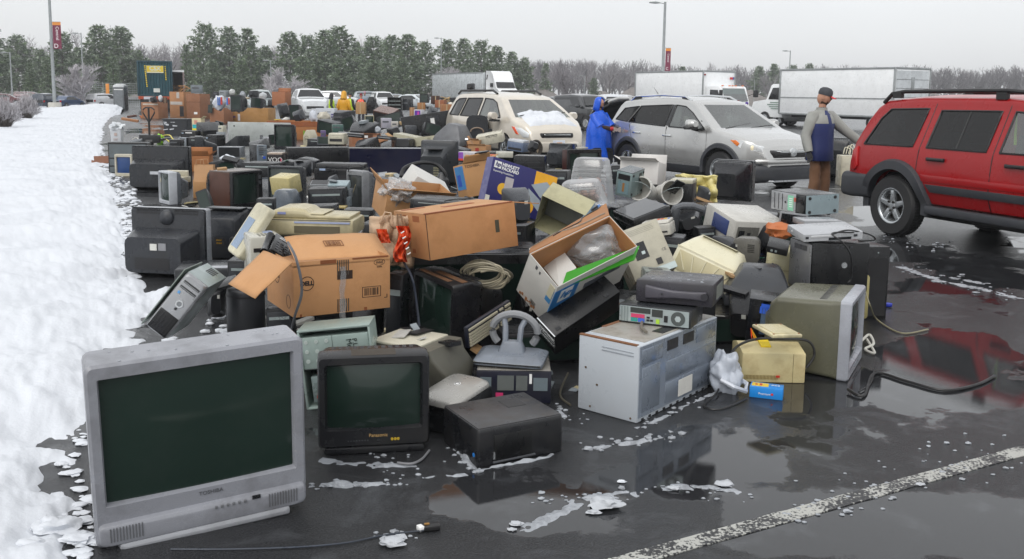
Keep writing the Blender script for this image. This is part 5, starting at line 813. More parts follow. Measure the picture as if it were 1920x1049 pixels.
def join(o,others):
 bm=bmesh.new();bm.from_mesh(o.data);slots=list(o.data.materials)
 for b,m in others:
  me=b.mesh('x');n0=len(bm.faces);bm.from_mesh(me);bm.faces.ensure_lookup_table()
  if m not in slots:slots.append(m)
  for f in list(bm.faces)[n0:]:f.material_index=slots.index(m);f.smooth=True
 bm.to_mesh(o.data);bm.free();[o.data.materials.append(m)for m in slots[len(o.data.materials):]]
def head(c,yaw=0,pitch=0,beard=None):
 M=Matrix.Translation(c)@Matrix.Rotation(R(yaw),4,'Z')@Matrix.Rotation(R(pitch),4,'X');out=[]
 bm=bmesh.new();bmesh.ops.create_icosphere(bm,subdivisions=3,radius=1);b=MB();vs=[]
 for v in bm.verts:
  x,y,z=v.co;X,Y,Z_=x*.076,y*.096,z*.118
  if z<0 and y<.3:X*=1+.25*z;Y*=1+.05*z
  if y<-.55 and-.4<z<.2 and abs(x)<.22:Y-=.022*(1-abs(x)/.22)*(1-abs(z+.12)/.34)
  if y<-.6 and.05<z<.3 and.15<abs(x)<.5:Y+=.010
  if z<-.75 and y<0:Y-=.012
  vs.append(M@Vector((X,Y,Z_)))
 b.add(vs,[[v.index for v in f.verts]for f in bm.faces]);bm.free();out.append((b,SKIN))
 for s in(-1,1):
  b=MB();b.add([M@Vector((s*(.076+q[0]),.005+q[1],q[2]))for q in[(0,-.012,-.03),(0,-.012,.03),(0,.022,.03),(0,.015,-.03),(.014,.008,-.025),(.014,.012,.03),(.014,.03,.03),(.014,.02,-.02)]],[(0,1,5,4),(1,2,6,5),(2,3,7,6),(3,0,4,7),(4,5,6,7)]);out.append((b,SKIN))
  b=MB();b.lathe([(.001,-.012),(.010,-.006),(.001,.006)],M@Vector((s*.030,-.086,.020)),'y',8);out.append((b,mat((.03,.025,.02),.2)))
 b=MB();b.add([M@Vector(q)for q in[(-.024,-.092,-.052),(.024,-.092,-.052),(.022,-.095,-.058),(-.022,-.095,-.058)]],[(0,1,2,3)]);out.append((b,mat('#8b4f45',.5)))
 if beard:
  hb=out[0][0];b=MB();Mi=M.inverted();loc=[Mi@Vector(q)for q in hb.v];b.add([M@(q*1.035)for q in loc],[f for f in hb.f if all(loc[i].z<-.030-.10*max(0,loc[i].y+.05)*4 and loc[i].y<.03 for i in f)]);out.append((b,beard))
 return out,M
def hand(w,d,n,m,curl=.5,s=1.):
 w,d,n=Vector(w),Vector(d).normalized(),Vector(n).normalized();x=d.cross(n).normalized();n=x.cross(d);out=MB()
 out.hexa([w+x*a*s+d*b*s+n*c*s for c in(-.014,.014)for a,b in((-.03,0),(.03,0),(.042,.09),(-.042,.09))])
 for i,(o,ln)in enumerate(((-.031,.070),(-.010,.082),(.011,.078),(.032,.060))):
  p=w+x*o*s+d*.088*s;pts=[p];dd=d.copy()
  for k in range(3):dd=(dd*cos(curl*.7)-n*sin(curl*.7))if k==0 else(dd+(-n)*curl*.6).normalized();pts.append(pts[-1]+dd*ln*s*(.45,.32,.23)[k])
  out.tube(pts,.0095*s,6,.007*s)
 p=w-x*.036*s+d*.03*s;out.tube([p,p-x*.026*s+d*.03*s-n*.012*s,p-x*.022*s+d*.062*s-n*.03*s],.011*s,6,.008*s);return(out,m)
def person(label,x,y,yaw,h=1.8,J=None,group=None,z=0):
 t=thing('person',label,'person',(x,y,z),(0,0,yaw),group);k=h/1.80;t.scale=(k,k,k);return t
def base_joints(a=None):
 J=dict(pel=(0,0,.96),wst=(0,0,1.10),chs=(0,-.01,1.30),nkb=(0,.015,1.47),nk=(0,.0,1.55),hd=(0,-.015,1.62),hl=(-.10,0,.92),kl=(-.115,-.03,.50),al=(-.12,.02,.09),tl=(-.13,-.15,.035),hr=(.10,0,.92),kr=(.115,-.03,.50),ar=(.12,.02,.09),tr=(.13,-.15,.035),sl=(-.185,.01,1.43),el=(-.265,.03,1.15),wl=(-.28,-.06,.91),sr=(.185,.01,1.43),er=(.265,.03,1.15),wr=(.28,-.06,.91));J.update(a or{});return J
BONES=[('pel','wst'),('wst','chs'),('chs','nkb'),('nkb','nk'),('nk','hd'),('pel','hl'),('hl','kl'),('kl','al'),('al','tl'),('pel','hr'),('hr','kr'),('kr','ar'),('ar','tr'),('nkb','sl'),('sl','el'),('el','wl'),('nkb','sr'),('sr','er'),('er','wr')]
RAD=dict(pel=.12,wst=.115,chs=.125,nkb=.055,nk=.052,hd=.05,hl=.085,kl=.055,al=.04,tl=.035,hr=.085,kr=.055,ar=.04,tr=.035,sl=.045,el=.042,wl=.03,sr=.045,er=.042,wr=.03)
def figure(t,J,bodym,hyaw=0,hpitch=0,beard=None,gl=SKIN,curl=.5):
 ks=list(J);o=skin('body',[(J[k],RAD[k])for k in ks],[(ks.index(a),ks.index(b))for a,b in BONES],bodym,t)
 hs,M=head(Vector(J['hd'])+Vector((0,-.01,.075)),hyaw,hpitch,beard);ex=hs
 for s,e,w in(('sl','el','wl'),('sr','er','wr')):
  d=Vector(J[w])-Vector(J[e]);ex.append(hand(Vector(J[w]),d,Vector((1 if w=='wl' else-1,.2,0)),gl,curl))
 nk=MB().tube([Vector(J['nkb']),Vector(J['nk']),Vector(J['hd'])+Vector((0,0,.02))],.056,10,.054);ex.append((nk,SKIN));join(o,ex);return o,M
def sleeve_torso(name,J,m,t,f=1.35,hem=.82,arms=True,cuff=1.0):
 k=f/1.5;b=MB();c=Vector(J['chs']);o=Vector(J['nkb'])
 prof=[(hem,.205,.150),(hem+.012,.212,.158),(.98,.200,.150),(1.10,.196,.148),(1.22,.205,.152),(1.33,.215,.150),(1.40,.205,.135),(1.45,.165,.115),(1.49,.105,.092),(1.52,.078,.078)];rings=[]
 for z,rx,ry in prof:
  if z<hem:continue
  lx=o.x*max(0,(z-.95)/.55);ly=o.y*max(0,(z-.95)/.55)
  rings.append([(lx+rx*k*cos(a)*(1+.06*noise.noise(Vector((cos(a)*4,sin(a)*4,z*7)))+.025*sin(z*26+a*3)),ly+ry*k*sin(a)*(1+.05*noise.noise(Vector((cos(a)*3,sin(a)*3+9,z*8)))),z)for a in[2*pi*i/36 for i in range(36)]])
 b.loft(rings,False,True)
 if arms:
  for s,e,w in(('sl','el','wl'),('sr','er','wr')):
   S,E_,W_=Vector(J[s]),Vector(J[e]),Vector(J[e]).lerp(Vector(J[w]),cuff);N_=o.lerp(S,.55);P_=[N_,S+Vector((0,0,-.005)),S.lerp(E_,.35),S.lerp(E_,.7),E_,E_.lerp(W_,.4),E_.lerp(W_,.8),W_];rd=[.06,.085,.078,.07,.066,.06,.055,.05];n=14;rg=[]
   for i,p in enumerate(P_):
    d=(P_[min(i+1,7)]-P_[max(i-1,0)]).normalized();a=d.orthogonal().normalized();q=d.cross(a)
    rg.append([p+(a*cos(2*pi*j/n)+q*sin(2*pi*j/n))*rd[i]*k*(1+.22*noise.noise(p*12+Vector((j*1.3,0,0))))for j in range(n)])
    # align ring starts so the sleeve does not twist
   for i in range(1,8):
    best=min(range(n),key=lambda q0:sum((rg[i][(j+q0)%n]-rg[i-1][j]).length for j in range(n)));r2=rg[i][best:]+rg[i][:best];rv=[r2[0]]+r2[1:][::-1]
    rg[i]=r2 if sum((x-y).length for x,y in zip(r2,rg[i-1]))<=sum((x-y).length for x,y in zip(rv,rg[i-1]))else rv
   b.loft(rg,True,True)
 return b.build(name,m,t,smooth=70)
def trousers(J,m,t):
 js=[(J['pel'],(.11,.085))];es=[]
 for h,k,a in(('hl','kl','al'),('hr','kr','ar')):n=len(js);js+=[(J[h],.082),(J[k],.082),(tuple(Vector(J[a])+Vector((0,0,.03))),.078)];es+=[(0,n),(n,n+1),(n+1,n+2)]
 o=skin('trousers',js,es,m,t)
 for v in o.data.vertices:v.co+=v.normal*(noise.noise(v.co*Vector((14,14,22)))*.012)
 return o
BOOT=mat((.02,.018,.016),.5)
# the man unloading the red car
J=base_joints(dict(er=(.36,-.16,1.22),wr=(.50,-.31,1.06),el=(-.27,.05,1.15),wl=(-.285,-.03,.93)))
mn=person('man in a blue and grey jacket and red peaked cap reaching to the red car',4.40,13.4,35,1.80)
o,M=figure(mn,J,BOOT,35,14,mat('#4a3426',.8),mat((.015,.015,.017),.6),.6)
jk=sleeve_torso('jacket',J,mat('#1d2a5e',.6,dirt=.2,dcol=(.02,.02,.04),bump=.3,bs=22),mn,1.64,.80)
GRYJ=mat('#93948f',.65,dirt=.15,bump=.25,bs=22);jk.data.materials.append(GRYJ)
for p in jk.data.polygons:
 c=p.center
 if(c.z>1.33 and not(abs(c.x)<.04 and c.y<0))or p.index>9*36:p.material_index=1
MB().lathe([(.085,0),(.08,.05),(.075,.085)],(0,.005,1.47),n=16).build('collar',GRYJ,mn);b=MB();b.box(-.008,.008,-.215,-.2,.88,1.45)
trousers(J,mat('#705038',.85,dirt=.3,dcol=(.09,.05,.03),bump=.2,bs=25),mn)
cp=MB();cp.lathe([(.083,.0),(.085,.035),(.078,.075),(.05,.105),(.001,.115)],(0,0,0),n=20);cp.v=[M@Vector((x,y*1.18,z+.035))for x,y,z in cp.v];cp.build('cap',mat('#3b3d42',.8,bump=.2),mn)
cb=MB();cb.grid(8,4,lambda u,v:M@Vector(((u-.5)*.14,-.085-.085*v*(1-(2*u-1)**2*.5),.045-.02*v-.012*(2*u-1)**2)));pk=cb.build('cap_peak',mat('#c8202a',.6),mn);md=pk.modifiers.new('s','SOLIDIFY');md.thickness=.006
gs=MB();[gs.lathe([(.018,-.004),(.021,0),(.018,.004),(.018,-.004)],M@Vector((s*.032,-.102,.02)),'y',10)for s in(-1,1)];gs.build('glasses',RUB,mn)
# the man in the blue poncho
J=base_joints(dict(el=(-.20,-.12,1.17),wl=(.05,-.33,1.12),er=(.24,-.14,1.16),wr=(.20,-.40,1.10)))
pm=person('bearded man in a bright blue hooded poncho with red and white gloves',1.78,19.55,48,1.60);o,M=figure(pm,J,BOOT,10,12,mat('#1f1713',.8),mat('#b9aca6',.7),.7)
PON=mat('#1257cf',.35,dirt=.1,dcol=(.01,.04,.2),bump=.35,bs=14,spec=.5)
rings=[]
for z,rx,ry in((1.54,.085,.085),(1.50,.13,.10),(1.46,.21,.13),(1.40,.265,.16),(1.25,.31,.21),(1.10,.34,.25),(.95,.33,.26),(.75,.33,.26),(.55,.345,.28),(.36,.355,.29)):
 rg=[]
 for i in range(56):
  a=2*pi*i/56;k=1+.10*sin(a*7+z*4)*min(1,max(0,1.4-z))+.08*noise.noise(Vector((cos(a)*3,sin(a)*3,z*4)));rg.append((rx*k*cos(a),ry*k*sin(a)-.02,z+(.04*sin(a*3)if z<.6 else 0)))
 rings.append(rg)
MB().loft(rings,False,False).build('poncho',PON,pm,smooth=70)
hd2=MB();hr=[]
for k,(z,r)in enumerate(((-.17,.115),(-.08,.112),(.02,.115),(.10,.102),(.145,.06),(.155,.012))):hr.append([M@Vector((r*sin(a),.018+r*1.14*cos(a)*(1),z))for a in[R(-128+256*i/24)for i in range(25)]])
h_=hd2.loft(hr,False,False,False).build('hood',PON,pm,smooth=80);md=h_.modifiers.new('s','SOLIDIFY');md.thickness=.012
BRN=mat('#3a2a22',.8,bump=.2)
for s_,e,w in(('sl','el','wl'),('sr','er','wr')):MB().tube([J[e],Vector(J[e]).lerp(Vector(J[w]),.9)],.056,12,.046).build('sleeve',BRN,pm);MB().tube([Vector(J[s_])+Vector((0,0,.02)),Vector(J[s_]).lerp(Vector(J[e]),.5),Vector(J[e])+(Vector(J[w])-Vector(J[e]))*.15],.10,14,.125).build('poncho_sleeve',PON,pm,smooth=70)
MB().tube([Vector(J['wl'])+Vector((-.03,.02,0)),Vector(J['wl'])+Vector((.03,-.03,0))],.048,10).build('glove_cuff',mat('#b3202b',.6),pm);trousers(J,mat((.03,.03,.035),.7),pm);b=MB();b.obox(M@Vector((0,-.098,.02)),.12,.01,.03,(0,0,58));b.build('sunglasses',RUB,pm)
# people in rain gear at the far piles
YEL=mat('#d69a12',.45,dirt=.25,dcol=(.35,.2,.02),bump=.3,bs=14)
def coat_person(label,px,top,Y,yaw,coatm,hood=None,vest=None,hat=None,h=None,long=True,bend=0,J=None):
 p=atY(px,200,Y);zt=atY(px,top,Y).z;t=person(label,p.x,Y,yaw,max(1.2,zt-.02));J=J or base_joints(dict(wl=(-.30,-.10,.92),wr=(.30,-.10,.92)));o,M=figure(t,J,BOOT,0,8)
 if bend:t.rotation_euler=(R(bend),0,R(yaw))
 sleeve_torso('coat',J,coatm,t,1.6,.62 if long else.86);trousers(J,mat((.03,.03,.04),.7),t)
 if vest:v=sleeve_torso('vest',J,vest,t,1.72,.9,arms=False);[MB().tube([(s*.11,-.16,1.42),(s*.12,-.20,1.1),(s*.12,-.19,.92)],.018,5).build('reflective_strip',mat('#d9dcd0',.4),t)for s in(-1,1)];[MB().tube([(s*.11,.15,1.42),(s*.12,.19,1.1),(s*.12,.185,.92)],.018,5).build('reflective_strip',mat('#d9dcd0',.4),t)for s in(-1,1)]
 if hood:MB().loft([[M@Vector((r*sin(a),.018+r*1.15*cos(a),z))for a in[R(-132+264*i/20)for i in range(21)]]for z,r in((-.2,.15),(-.08,.125),(.04,.12),(.11,.10),(.15,.05),(.158,.01))],False,False,False).build('hood',hood,t,smooth=80)
 if hat:c=MB();c.lathe([(.088,.0),(.09,.06),(.07,.11),(.03,.135),(.001,.138)],n=16);c.v=[M@Vector((x,y*1.15,z+.01))for x,y,z in c.v];c.build('knit_hat',hat,t)
 return t
coat_person('person in a long yellow hooded raincoat seen from behind at the far piles',645,172,38,168,YEL,YEL)
LIM=mat('#c3e22e',.5,dirt=.05);ORV=mat('#f0502c',.5,dirt=.05);BLKC=mat((.015,.015,.02),.7)
coat_person('person in an orange safety vest and dark hat seen from behind',677,176,46,175,BLKC,None,ORV,mat('#7a1f2b',.8),long=False)
coat_person('person in a lime vest just right of the yellow raincoat',656,175,45,150,BLKC,None,LIM,BLKC,long=False)
coat_person('stooping person in a dark hood and lime vest left of the yellow raincoat',622,176,46,100,BLKC,BLKC,LIM,long=False,bend=0)
coat_person('distant person in grey behind the orange vest',684,172,62,20,mat('#8b95a0',.7),None,None,mat('#b08898',.7),long=False)
coat_person('person in a dark red knit hat behind the silver crossover',1383,189,47,30,mat('#3a2226',.7),None,None,mat('#7c1626',.8),long=False)
coat_person('person in a purple and yellow knit hat behind the silver crossover',1399,192,45,60,mat('#15151b',.7),None,None,mat('#4a2a8c',.8),long=False)
# driver of the red car
q=JEEP.matrix_basis@Vector((.42,.05-.40,.0));J=base_joints(dict(kl=(-.13,-.42,.92),al=(-.13,-.62,.55),tl=(-.13,-.74,.5),kr=(.13,-.42,.92),ar=(.13,-.62,.55),tr=(.13,-.74,.5),el=(-.25,-.14,1.18),wl=(-.18,-.38,1.22),er=(.25,-.14,1.18),wr=(.18,-.38,1.22)))
dr=person('person in a pink top sitting in the front seat of the red car',q.x,q.y,18,1.62,z=-.26);o,M=figure(dr,J,BOOT,0,0);sleeve_torso('top',J,mat('#b8306a',.7),dr,1.4,.9);MB().lathe([(.09,-.1),(.1,0),(.085,.1),(.03,.135),(.001,.14)],Vector(J['hd'])+Vector((0,.03,.08)),n=16).build('hair',HAIR,dr)
# =================== THE HEAP OF DISCARDED ELECTRONICS
def crt(t,col,fd=None,bd=0.,bez=None,mar=(.07,.07,.07,.12),r=.02,mid=.45,end=.55,endh=None,scr=None,bulge=.03,rough=.38,dirt=.3,zlow=0.,vents=True,jacks=False,sticker=False):
 w,d,h=SZ[t.name];m=plastic(col,rough,dirt);bm_=m if bez is None else plastic(bez,rough,dirt);f=-d/2;fd=fd or d;y1=f+fd;e=d/2+bd;endh=endh or end
 ml,mr_,mt,mb=[k*(w if i<2 else h)for i,k in enumerate(mar)];iw,ih=w-ml-mr_,h-mt-mb;icx,icz=(ml-mr_)/2,mb+ih/2
 b=MB();b.shell([(y1,0,h/2,w,h,r),(f+.012,0,h/2,w,h,r),(f,0,h/2,w-.016,h-.016,r),(f,icx,icz,iw+.02,ih+.02,.015),(f+.022,icx,icz,iw,ih,.012),(f+.035,icx,icz,iw-.004,ih-.004,.012)],cap0=False,cap1=False)
 b.build('bezel',bm_,t,smooth=40);b=MB()
 b.grid(14,12,lambda u,v:(icx+(u-.5)*(iw+.01),f+.03-bulge*(1-(2*u-1)**2)*(1-.6*(2*v-1)**2)*.8,icz+(v-.5)*(ih+.01)));b.build('screen',scr or SCR(),t,smooth=60)
 if mid==0:
  L_=e-y1;b=MB();b.shell([(y1-.004,0,h/2,w*.985,h*.975,r),(y1+.03,0,h/2,w*.98,h*.965,r),(y1+.05,0,h*.37,w*.88,h*.66,.04),(y1+L_*.5,0,h*.36,w*.84,h*.62,.05),(e,0,h*.34,w*.74,h*.54,.06)]);b.build('back_shell',m,t,smooth=38)
 elif e-y1>.02:
  L_=e-y1;b=MB();b.shell([(y1-.004,0,h/2,w*.985,h*.975,r),(y1+L_*.12,0,h/2,w*.975,h*.965,r*1.5),(y1+L_*mid,0,h/2-.0*h,w*.92,h*.9,.03),(y1+L_*(mid+.12),0,h*.48+zlow,w*(.55+.45*end)*.93,h*(.55+.45*endh)*.9,.04),(y1+L_*.96,0,h*.44+zlow,w*end,h*endh,.04),(e,0,h*.44+zlow,w*end-.03,h*endh-.03,.03)]);b.build('back_shell',m,t,smooth=38)
  if vents and L_>.15:
   v=MB();
   for i in range(12):v.obox((-w*.36+i*w*.72/11,y1+L_*.22,h*.483+h*.49),w*.035,L_*.13,.006)
   v.build('vents',DK(),t)
 else:
  MB().shell([(y1-.01,0,h/2,w*.97,h*.96,r),(y1,0,h/2,w*.96,h*.95,r)]).build('back_shell',m,t)
 if jacks:
  v=MB();[v.lathe([(.001,.008),(.008,.008),(.009,0)],(w*(.06-.05*(i%3)),e,h*(.34+.06*(i//3))),'y',8)for i in range(6)];v.build('jack_sockets',mat('#c79b3a',.35,.6),t);MB().box(-w*.16,w*.14,e-.02,e+.003,h*.28,h*.46).build('jack_plate',DK(),t)
 if sticker:MB().box(-w*.02,w*.10,e-.02,e+.004,h*.50,h*.62).build('rating_label',mat('#d9d9d2',.6),t);MB().box(w*-.15,-w*.04,e-.02,e+.003,h*.50,h*.64).build('printed_panel',mat('#6d6e70',.6),t)
 return t
def case(t,col,bev=.006,rough=.4,dirt=.3,name='case',metal=None):
 w,d,h=SZ[t.name];MB().box(-w/2,w/2,-d/2,d/2,0,h).build(name,metal or plastic(col,rough,dirt),t,bev,seg=2);return t
def carton(t,col='#b98553',flaps=(),th=.005,dirt=.35,bottom=True,h_in=None):
 w,d,h=SZ[t.name];m=cardmat(col,dirt);b=MB();a=th
 b.box(-w/2,w/2,-d/2,-d/2+a,0,h);b.box(-w/2,w/2,d/2-a,d/2,0,h);b.box(-w/2,-w/2+a,-d/2+a,d/2-a,0,h);b.box(w/2-a,w/2,-d/2+a,d/2-a,0,h)
 if bottom:b.box(-w/2+a,w/2-a,-d/2+a,d/2-a,0,a)
 b.build('carton_body',m,t,.0015)
 for side,ang,ln in flaps:
  q=MB();c,s=cos(R(ang)),sin(R(ang));n=5
  L_=w if side in 'fb' else d;P_=[]
  for i in range(n+1):
   k=i/n*ln;bend=.03*ln*sin(i/n*3)
   o,z=s*k+c*bend*.3,c*k-s*bend*.3
   for u in(-1,1):
    x=u*(L_/2-.004*(i>0)-.01*i/n)
    P_.append({'f':(x,-d/2-o,h+z),'b':(-x,d/2+o,h+z),'l':(-w/2-o,-x,h+z),'r':(w/2+o,x,h+z)}[side])
  q.add(P_,[(2*i,2*i+1,2*i+3,2*i+2)for i in range(n)]);ob=q.build('flap',m,t,smooth=60);md=ob.modifiers.new('s','SOLIDIFY');md.thickness=th;md.offset=0
 return t
def lid_tape(t,face,u,m=None):pan(t,'tape',face,(u-.05,u+.05,.0,1.0),m or mat('#c9a878',.25,dirt=.2),.002)
def printer(t,col,col2=None,tray=True,panel=True,lid=.22,slot=(.12,.88,.25,.5),rough=.4,dirt=.25,bev=.02,screen='#9fb2c4'):
 w,d,h=SZ[t.name];m=plastic(col,rough,dirt);m2=plastic(col2 or col,rough,dirt);hz=h*(1-lid)
 b=MB();b.shell([(0,0,0,w,d,.03),(hz*.85,0,0,w,d,.03),(hz,0,.0,w*.985,d*.985,.03)],'z');b.build('housing',m,t,.004)
 b=MB();b.shell([(hz+.004,0,0,w*.96,d*.95,.03),(h*.97,0,.005,w*.94,d*.9,.03),(h,0,.01,w*.88,d*.82,.03)],'z');b.build('scanner_lid',m2,t,.004)
 if slot:pan(t,'paper_slot','f',slot,DK(),.004)
 if tray:b=MB();b.hexa([(-w*.3,-d*.5,h*.10),(w*.3,-d*.5,h*.10),(w*.3,-d*.42,h*.10),(-w*.3,-d*.42,h*.10),(-w*.3,-d*.72,h*.16),(w*.3,-d*.72,h*.16),(w*.3,-d*.42,h*.16),(-w*.3,-d*.42,h*.16)]);b.build('paper_tray',m2,t,.006)
 if panel:pan(t,'control_panel','f',(.08,.34,.62,.78),'#3a3d42',.01,bevel=.003);pan(t,'display','f',(.12,.24,.66,.76),mat(screen,.2),.013)
 return t
def pc(t,col,front='#2b2d31',bays=3,style=0,steel=True):
 w,d,h=SZ[t.name];MB().box(-w/2,w/2,-d/2+.03,d/2,0,h).build('case',METAL()if steel else plastic(col),t,.004);b=MB();b.shell([(-d/2+.035,0,h/2,w,h,.008),(-d/2+.01,0,h/2,w,h,.012),(-d/2-.004,0,h/2,w*.94,h*.96,.02)],'y');b.build('front_panel',plastic(front,.3),t,.002)
 for k in range(bays):pan(t,'drive_bay','f',(.10,.90,.90-.11*k-.08,.90-.11*k),mat('#6f7478' if k%2 else '#8b9094',.4,.3),.008,bevel=.002)
 disc(t,'power_button','f',.5,.42,w*.09,CHR,.01);return t
def flat(t,col,scr=None,mar=.05,m=None):
 w,d,h=SZ[t.name];MB().box(-w/2,w/2,-d/2,d/2,0,h).build('cabinet',m or plastic(col,.3),t,.006);pan(t,'screen','f',(mar,1-mar,mar,1-mar),scr or mat((.008,.009,.014),.08,dirt=.15),.002);return t
def speckle(t,col='#cfd3d6',n=9,face='u',seed=1,r=.012,parent=None):
 q=random.Random(seed);m=MB()
 for i in range(n):m.obox(fpt(t,face,q.uniform(.1,.9),q.uniform(.1,.9),.001),r*q.uniform(.4,1.4),r*q.uniform(.4,1.4),.004,(0,0,q.uniform(0,90)))
 return m.build('melting_slush',SLUSH,t)
BARC=mat('#2a1a10',.7)
def barcode(t,face,u,v,wu,hv,frame=True,m=None,name='barcode'):
 q=random.Random(int(u*100));rects=[];x=u-wu*.38
 while x<u+wu*.38:ww=wu*q.choice((.015,.03,.05));rects.append((x,x+ww,v-hv*.32,v+hv*.36));x+=ww+wu*q.choice((.02,.03,.05))
 if frame:e=.012*wu+.003;rects+=[(u-wu/2,u+wu/2,v+hv/2-.01,v+hv/2),(u-wu/2,u+wu/2,v-hv/2,v-hv/2+.01),(u-wu/2,u-wu/2+.006,v-hv/2,v+hv/2),(u+wu/2-.006,u+wu/2,v-hv/2,v+hv/2)]
 return pan(t,name,face,rects,m or BARC,.0012)
 # ---- front row
t=TH('tosh','television','large silver cathode ray television nearest the camera at lower left','television')
SILV='#96989f'
m=plastic(SILV,.36,.35);f=-d/2;b=MB();b.shell([(d/2,0,h/2+.02,w*.985,h*.95,.03),(f+.05,0,h/2,w,h,.03),(f+.012,0,h/2,w,h,.025),(f,0,h/2,w-.02,h-.02,.02),(f,0,.575*h,w*.90,.70*h,.006),(f+.012,0,.575*h,w*.885,.685*h,.006),(f+.03,0,.575*h,w*.88,.68*h,.006)],cap0=True,cap1=False);b.build('bezel',m,t,smooth=30)
b=MB();b.grid(24,20,lambda u,v:((u-.5)*w*.885,f+.028-.016*(1-(2*u-1)**2)*(1-.5*(2*v-1)**2),.575*h+(v-.5)*.685*h));b.build('screen',SCR(),t,smooth=60)
b=MB();b.shell([(d/2-.01,0,h*.5,w*.96,h*.92,.04),(d/2+.12,0,h*.48,w*.9,h*.86,.06),(d/2+.24,0,h*.45,w*.62,h*.62,.06),(d/2+.38,0,h*.42,w*.42,h*.5,.05)]);b.build('back_shell',plastic('#55575b'),t)
b=MB();b.shell([(f+.02,0,.085*h,w*.985,.13*h,.02),(f-.018,0,.075*h,w*.97,.11*h,.02),(f-.026,0,.07*h,w*.9,.09*h,.02)]);b.build('lower_fascia',m,t,.004);b=MB();b.shell([(f+.05,0,.005,w*.84,.05,.01),(f-.028,0,.0,w*.80,.032,.01),(f-.034,0,-.002,w*.76,.014,.005)]);b.build('base_lip',plastic('#9fa1a6',.3),t,.003)
for s in(-1,1):g=MB();[g.obox((s*(w*.30+i*.011),f-.0265,.085*h),.004,.004,.055)for i in range(11)];g.build('speaker_slots',plastic('#77797d'),t)
txt(t,'TOSHIBA','f',.525,.195,.016,'#54565a','logo',.002);g=MB();[g.obox((w*(.04+.028*i),f-.027,.115*h),.010,.006,.012)for i in range(6)];g.build('buttons',plastic('#7c7e82'),t,.002);MB().obox((w*.235,f-.027,.125*h),.032,.006,.014).build('sensor_window',DARKG,t)
speckle(t,n=10,seed=3,r=.008)
t=TH('pana','television','small black cathode ray television with dusty green screen in the front row','television');crt(t,'#2b2c30',fd=.12,bd=.30,mar=(.08,.08,.11,.21),dirt=.45,bulge=.05)
txt(t,'Panasonic','f',.535,.125,.016,'#c9a368','logo',.002);g=MB();[g.lathe([(.001,-.006),(.006,-.006),(.007,0)],(w*(.16+.028*i),-d/2,h*.075),'y',8)for i in range(3)];g.build('jack_sockets',mat('#c9a92e',.4),t);pan(t,'buttons','f',[(.26+.025*i,.272+.025*i,.068,.078)for i in range(8)],'#55585c',.004);pan(t,'sensor_window','f',(.52,.555,.055,.09),DARKG,.003)
b=MB();b.shell([(-d/2-.012,0,-.012,w*.9,.03,.01),(.2,0,-.012,w*.8,.03,.01)]);b.build('base',BLK(),t,.003);pan(t,'dirt_patch','u',(.3,.7,.1,.9),mat('#3c352c',.8,dirt=.6),.0012)
t=TH('mw','microwave_oven','white metal microwave oven body lying with its panelled side to the right','microwave');WS=mat('#b4bac0',.38,.0,dirt=.25,dcol=(.36,.36,.36),var=.04)
MB().box(-w/2,w/2,-d/2,d/2,0,h).build('cabinet',WS,t,.008);GZ=mat('#8f98a4',.35,.45,dirt=.25,dcol=(.30,.31,.33))
pan(t,'side_plate','r',(.012,.985,.06,.985),GZ,.003);pan(t,'embossed_panel','r',[(.03,.27,.74,.94),(.04,.25,.12,.70),(.32,.965,.40,.66),(.32,.965,.09,.37),(.70,.965,.74,.95)],mat('#848d99',.33,.5,dirt=.25,dcol=(.28,.29,.31)),.007,bevel=.004)
pan(t,'vent_opening','r',[(.33,.46,.80,.94),(.53,.665,.80,.94)],DK(),.006);pan(t,'rating_label','r',(.48,.66,.10,.33),mat('#d8d6cf',.6),.009);pan(t,'slot_holes','r',[(.05+.085*i,.075+.085*i,.015,.04)for i in range(11)],DK(),.004)
pan(t,'top_plate','u',(.05,.95,.10,.99),mat('#a7a39b',.5,.2,dirt=.9,dcol=(.16,.13,.09),dscale=9),.003);pan(t,'rust_edge','u',[(.0,.07,.25,1),(.0,.96,.0,.03)],mat('#7a5132',.8,dirt=.6),.004);pan(t,'embossed_line','f',[(.40,.92,.855,.868),(.40,.92,.90,.908)],mat('#9ba1a8',.4),.003);[disc(t,'screw','f',u,v,.006,mat('#6d5a44',.5,.5),.003,8)for u,v in((.33,.38),(.22,.07),(.13,.58),(.9,.05))]
pan(t,'top_opening','u',[(.72,.9,.35,.52),(.72,.9,.58,.72)],DK(),.006)
cord([(t.matrix_basis@Vector(q))for q in((-.02,.30,h+.02),(-.10,.20,h+.02),(-.06,.02,h+.02),(.02,-.14,h+.02),(.10,-.22,h+.02))],.009,mat('#6b665c',.6),'grey flat power cord lying on top of the white microwave body')
t=TH('epson','inkjet_printer','low black box printer with wet leaves of dirt on top, front row','printer');PB=mat('#1c1d20',.33,dirt=.3,dcol=(.05,.045,.04),dscale=7)
b=MB();b.shell([(0,0,0,w,d,.02),(h*.9,0,0,w,d,.02),(h,0,0,w*.985,d*.985,.02)],'z');b.build('housing',PB,t,.004);pan(t,'lid_panel','u',(.02,.98,.03,.97),mat('#3a3a3c',.42,dirt=.7,dcol=(.07,.06,.05),dscale=11),.004,bevel=.002);pan(t,'label_panel','u',(.58,.80,.52,.80),mat('#2e2e30',.6),.0055);pan(t,'front_door','f',(.18,.62,.12,.80),'#17181a',.005,bevel=.004);pan(t,'door_trim','f',(.17,.66,.05,.10),'#5c5e63',.008,bevel=.002);pan(t,'silver_latch','f',(.17,.19,.16,.36),CHR,.008);disc(t,'blue_lamp','l',.9,.28,.010,mat('#2f7fd0',.3),.002)
speckle(t,n=16,seed=8,r=.01)
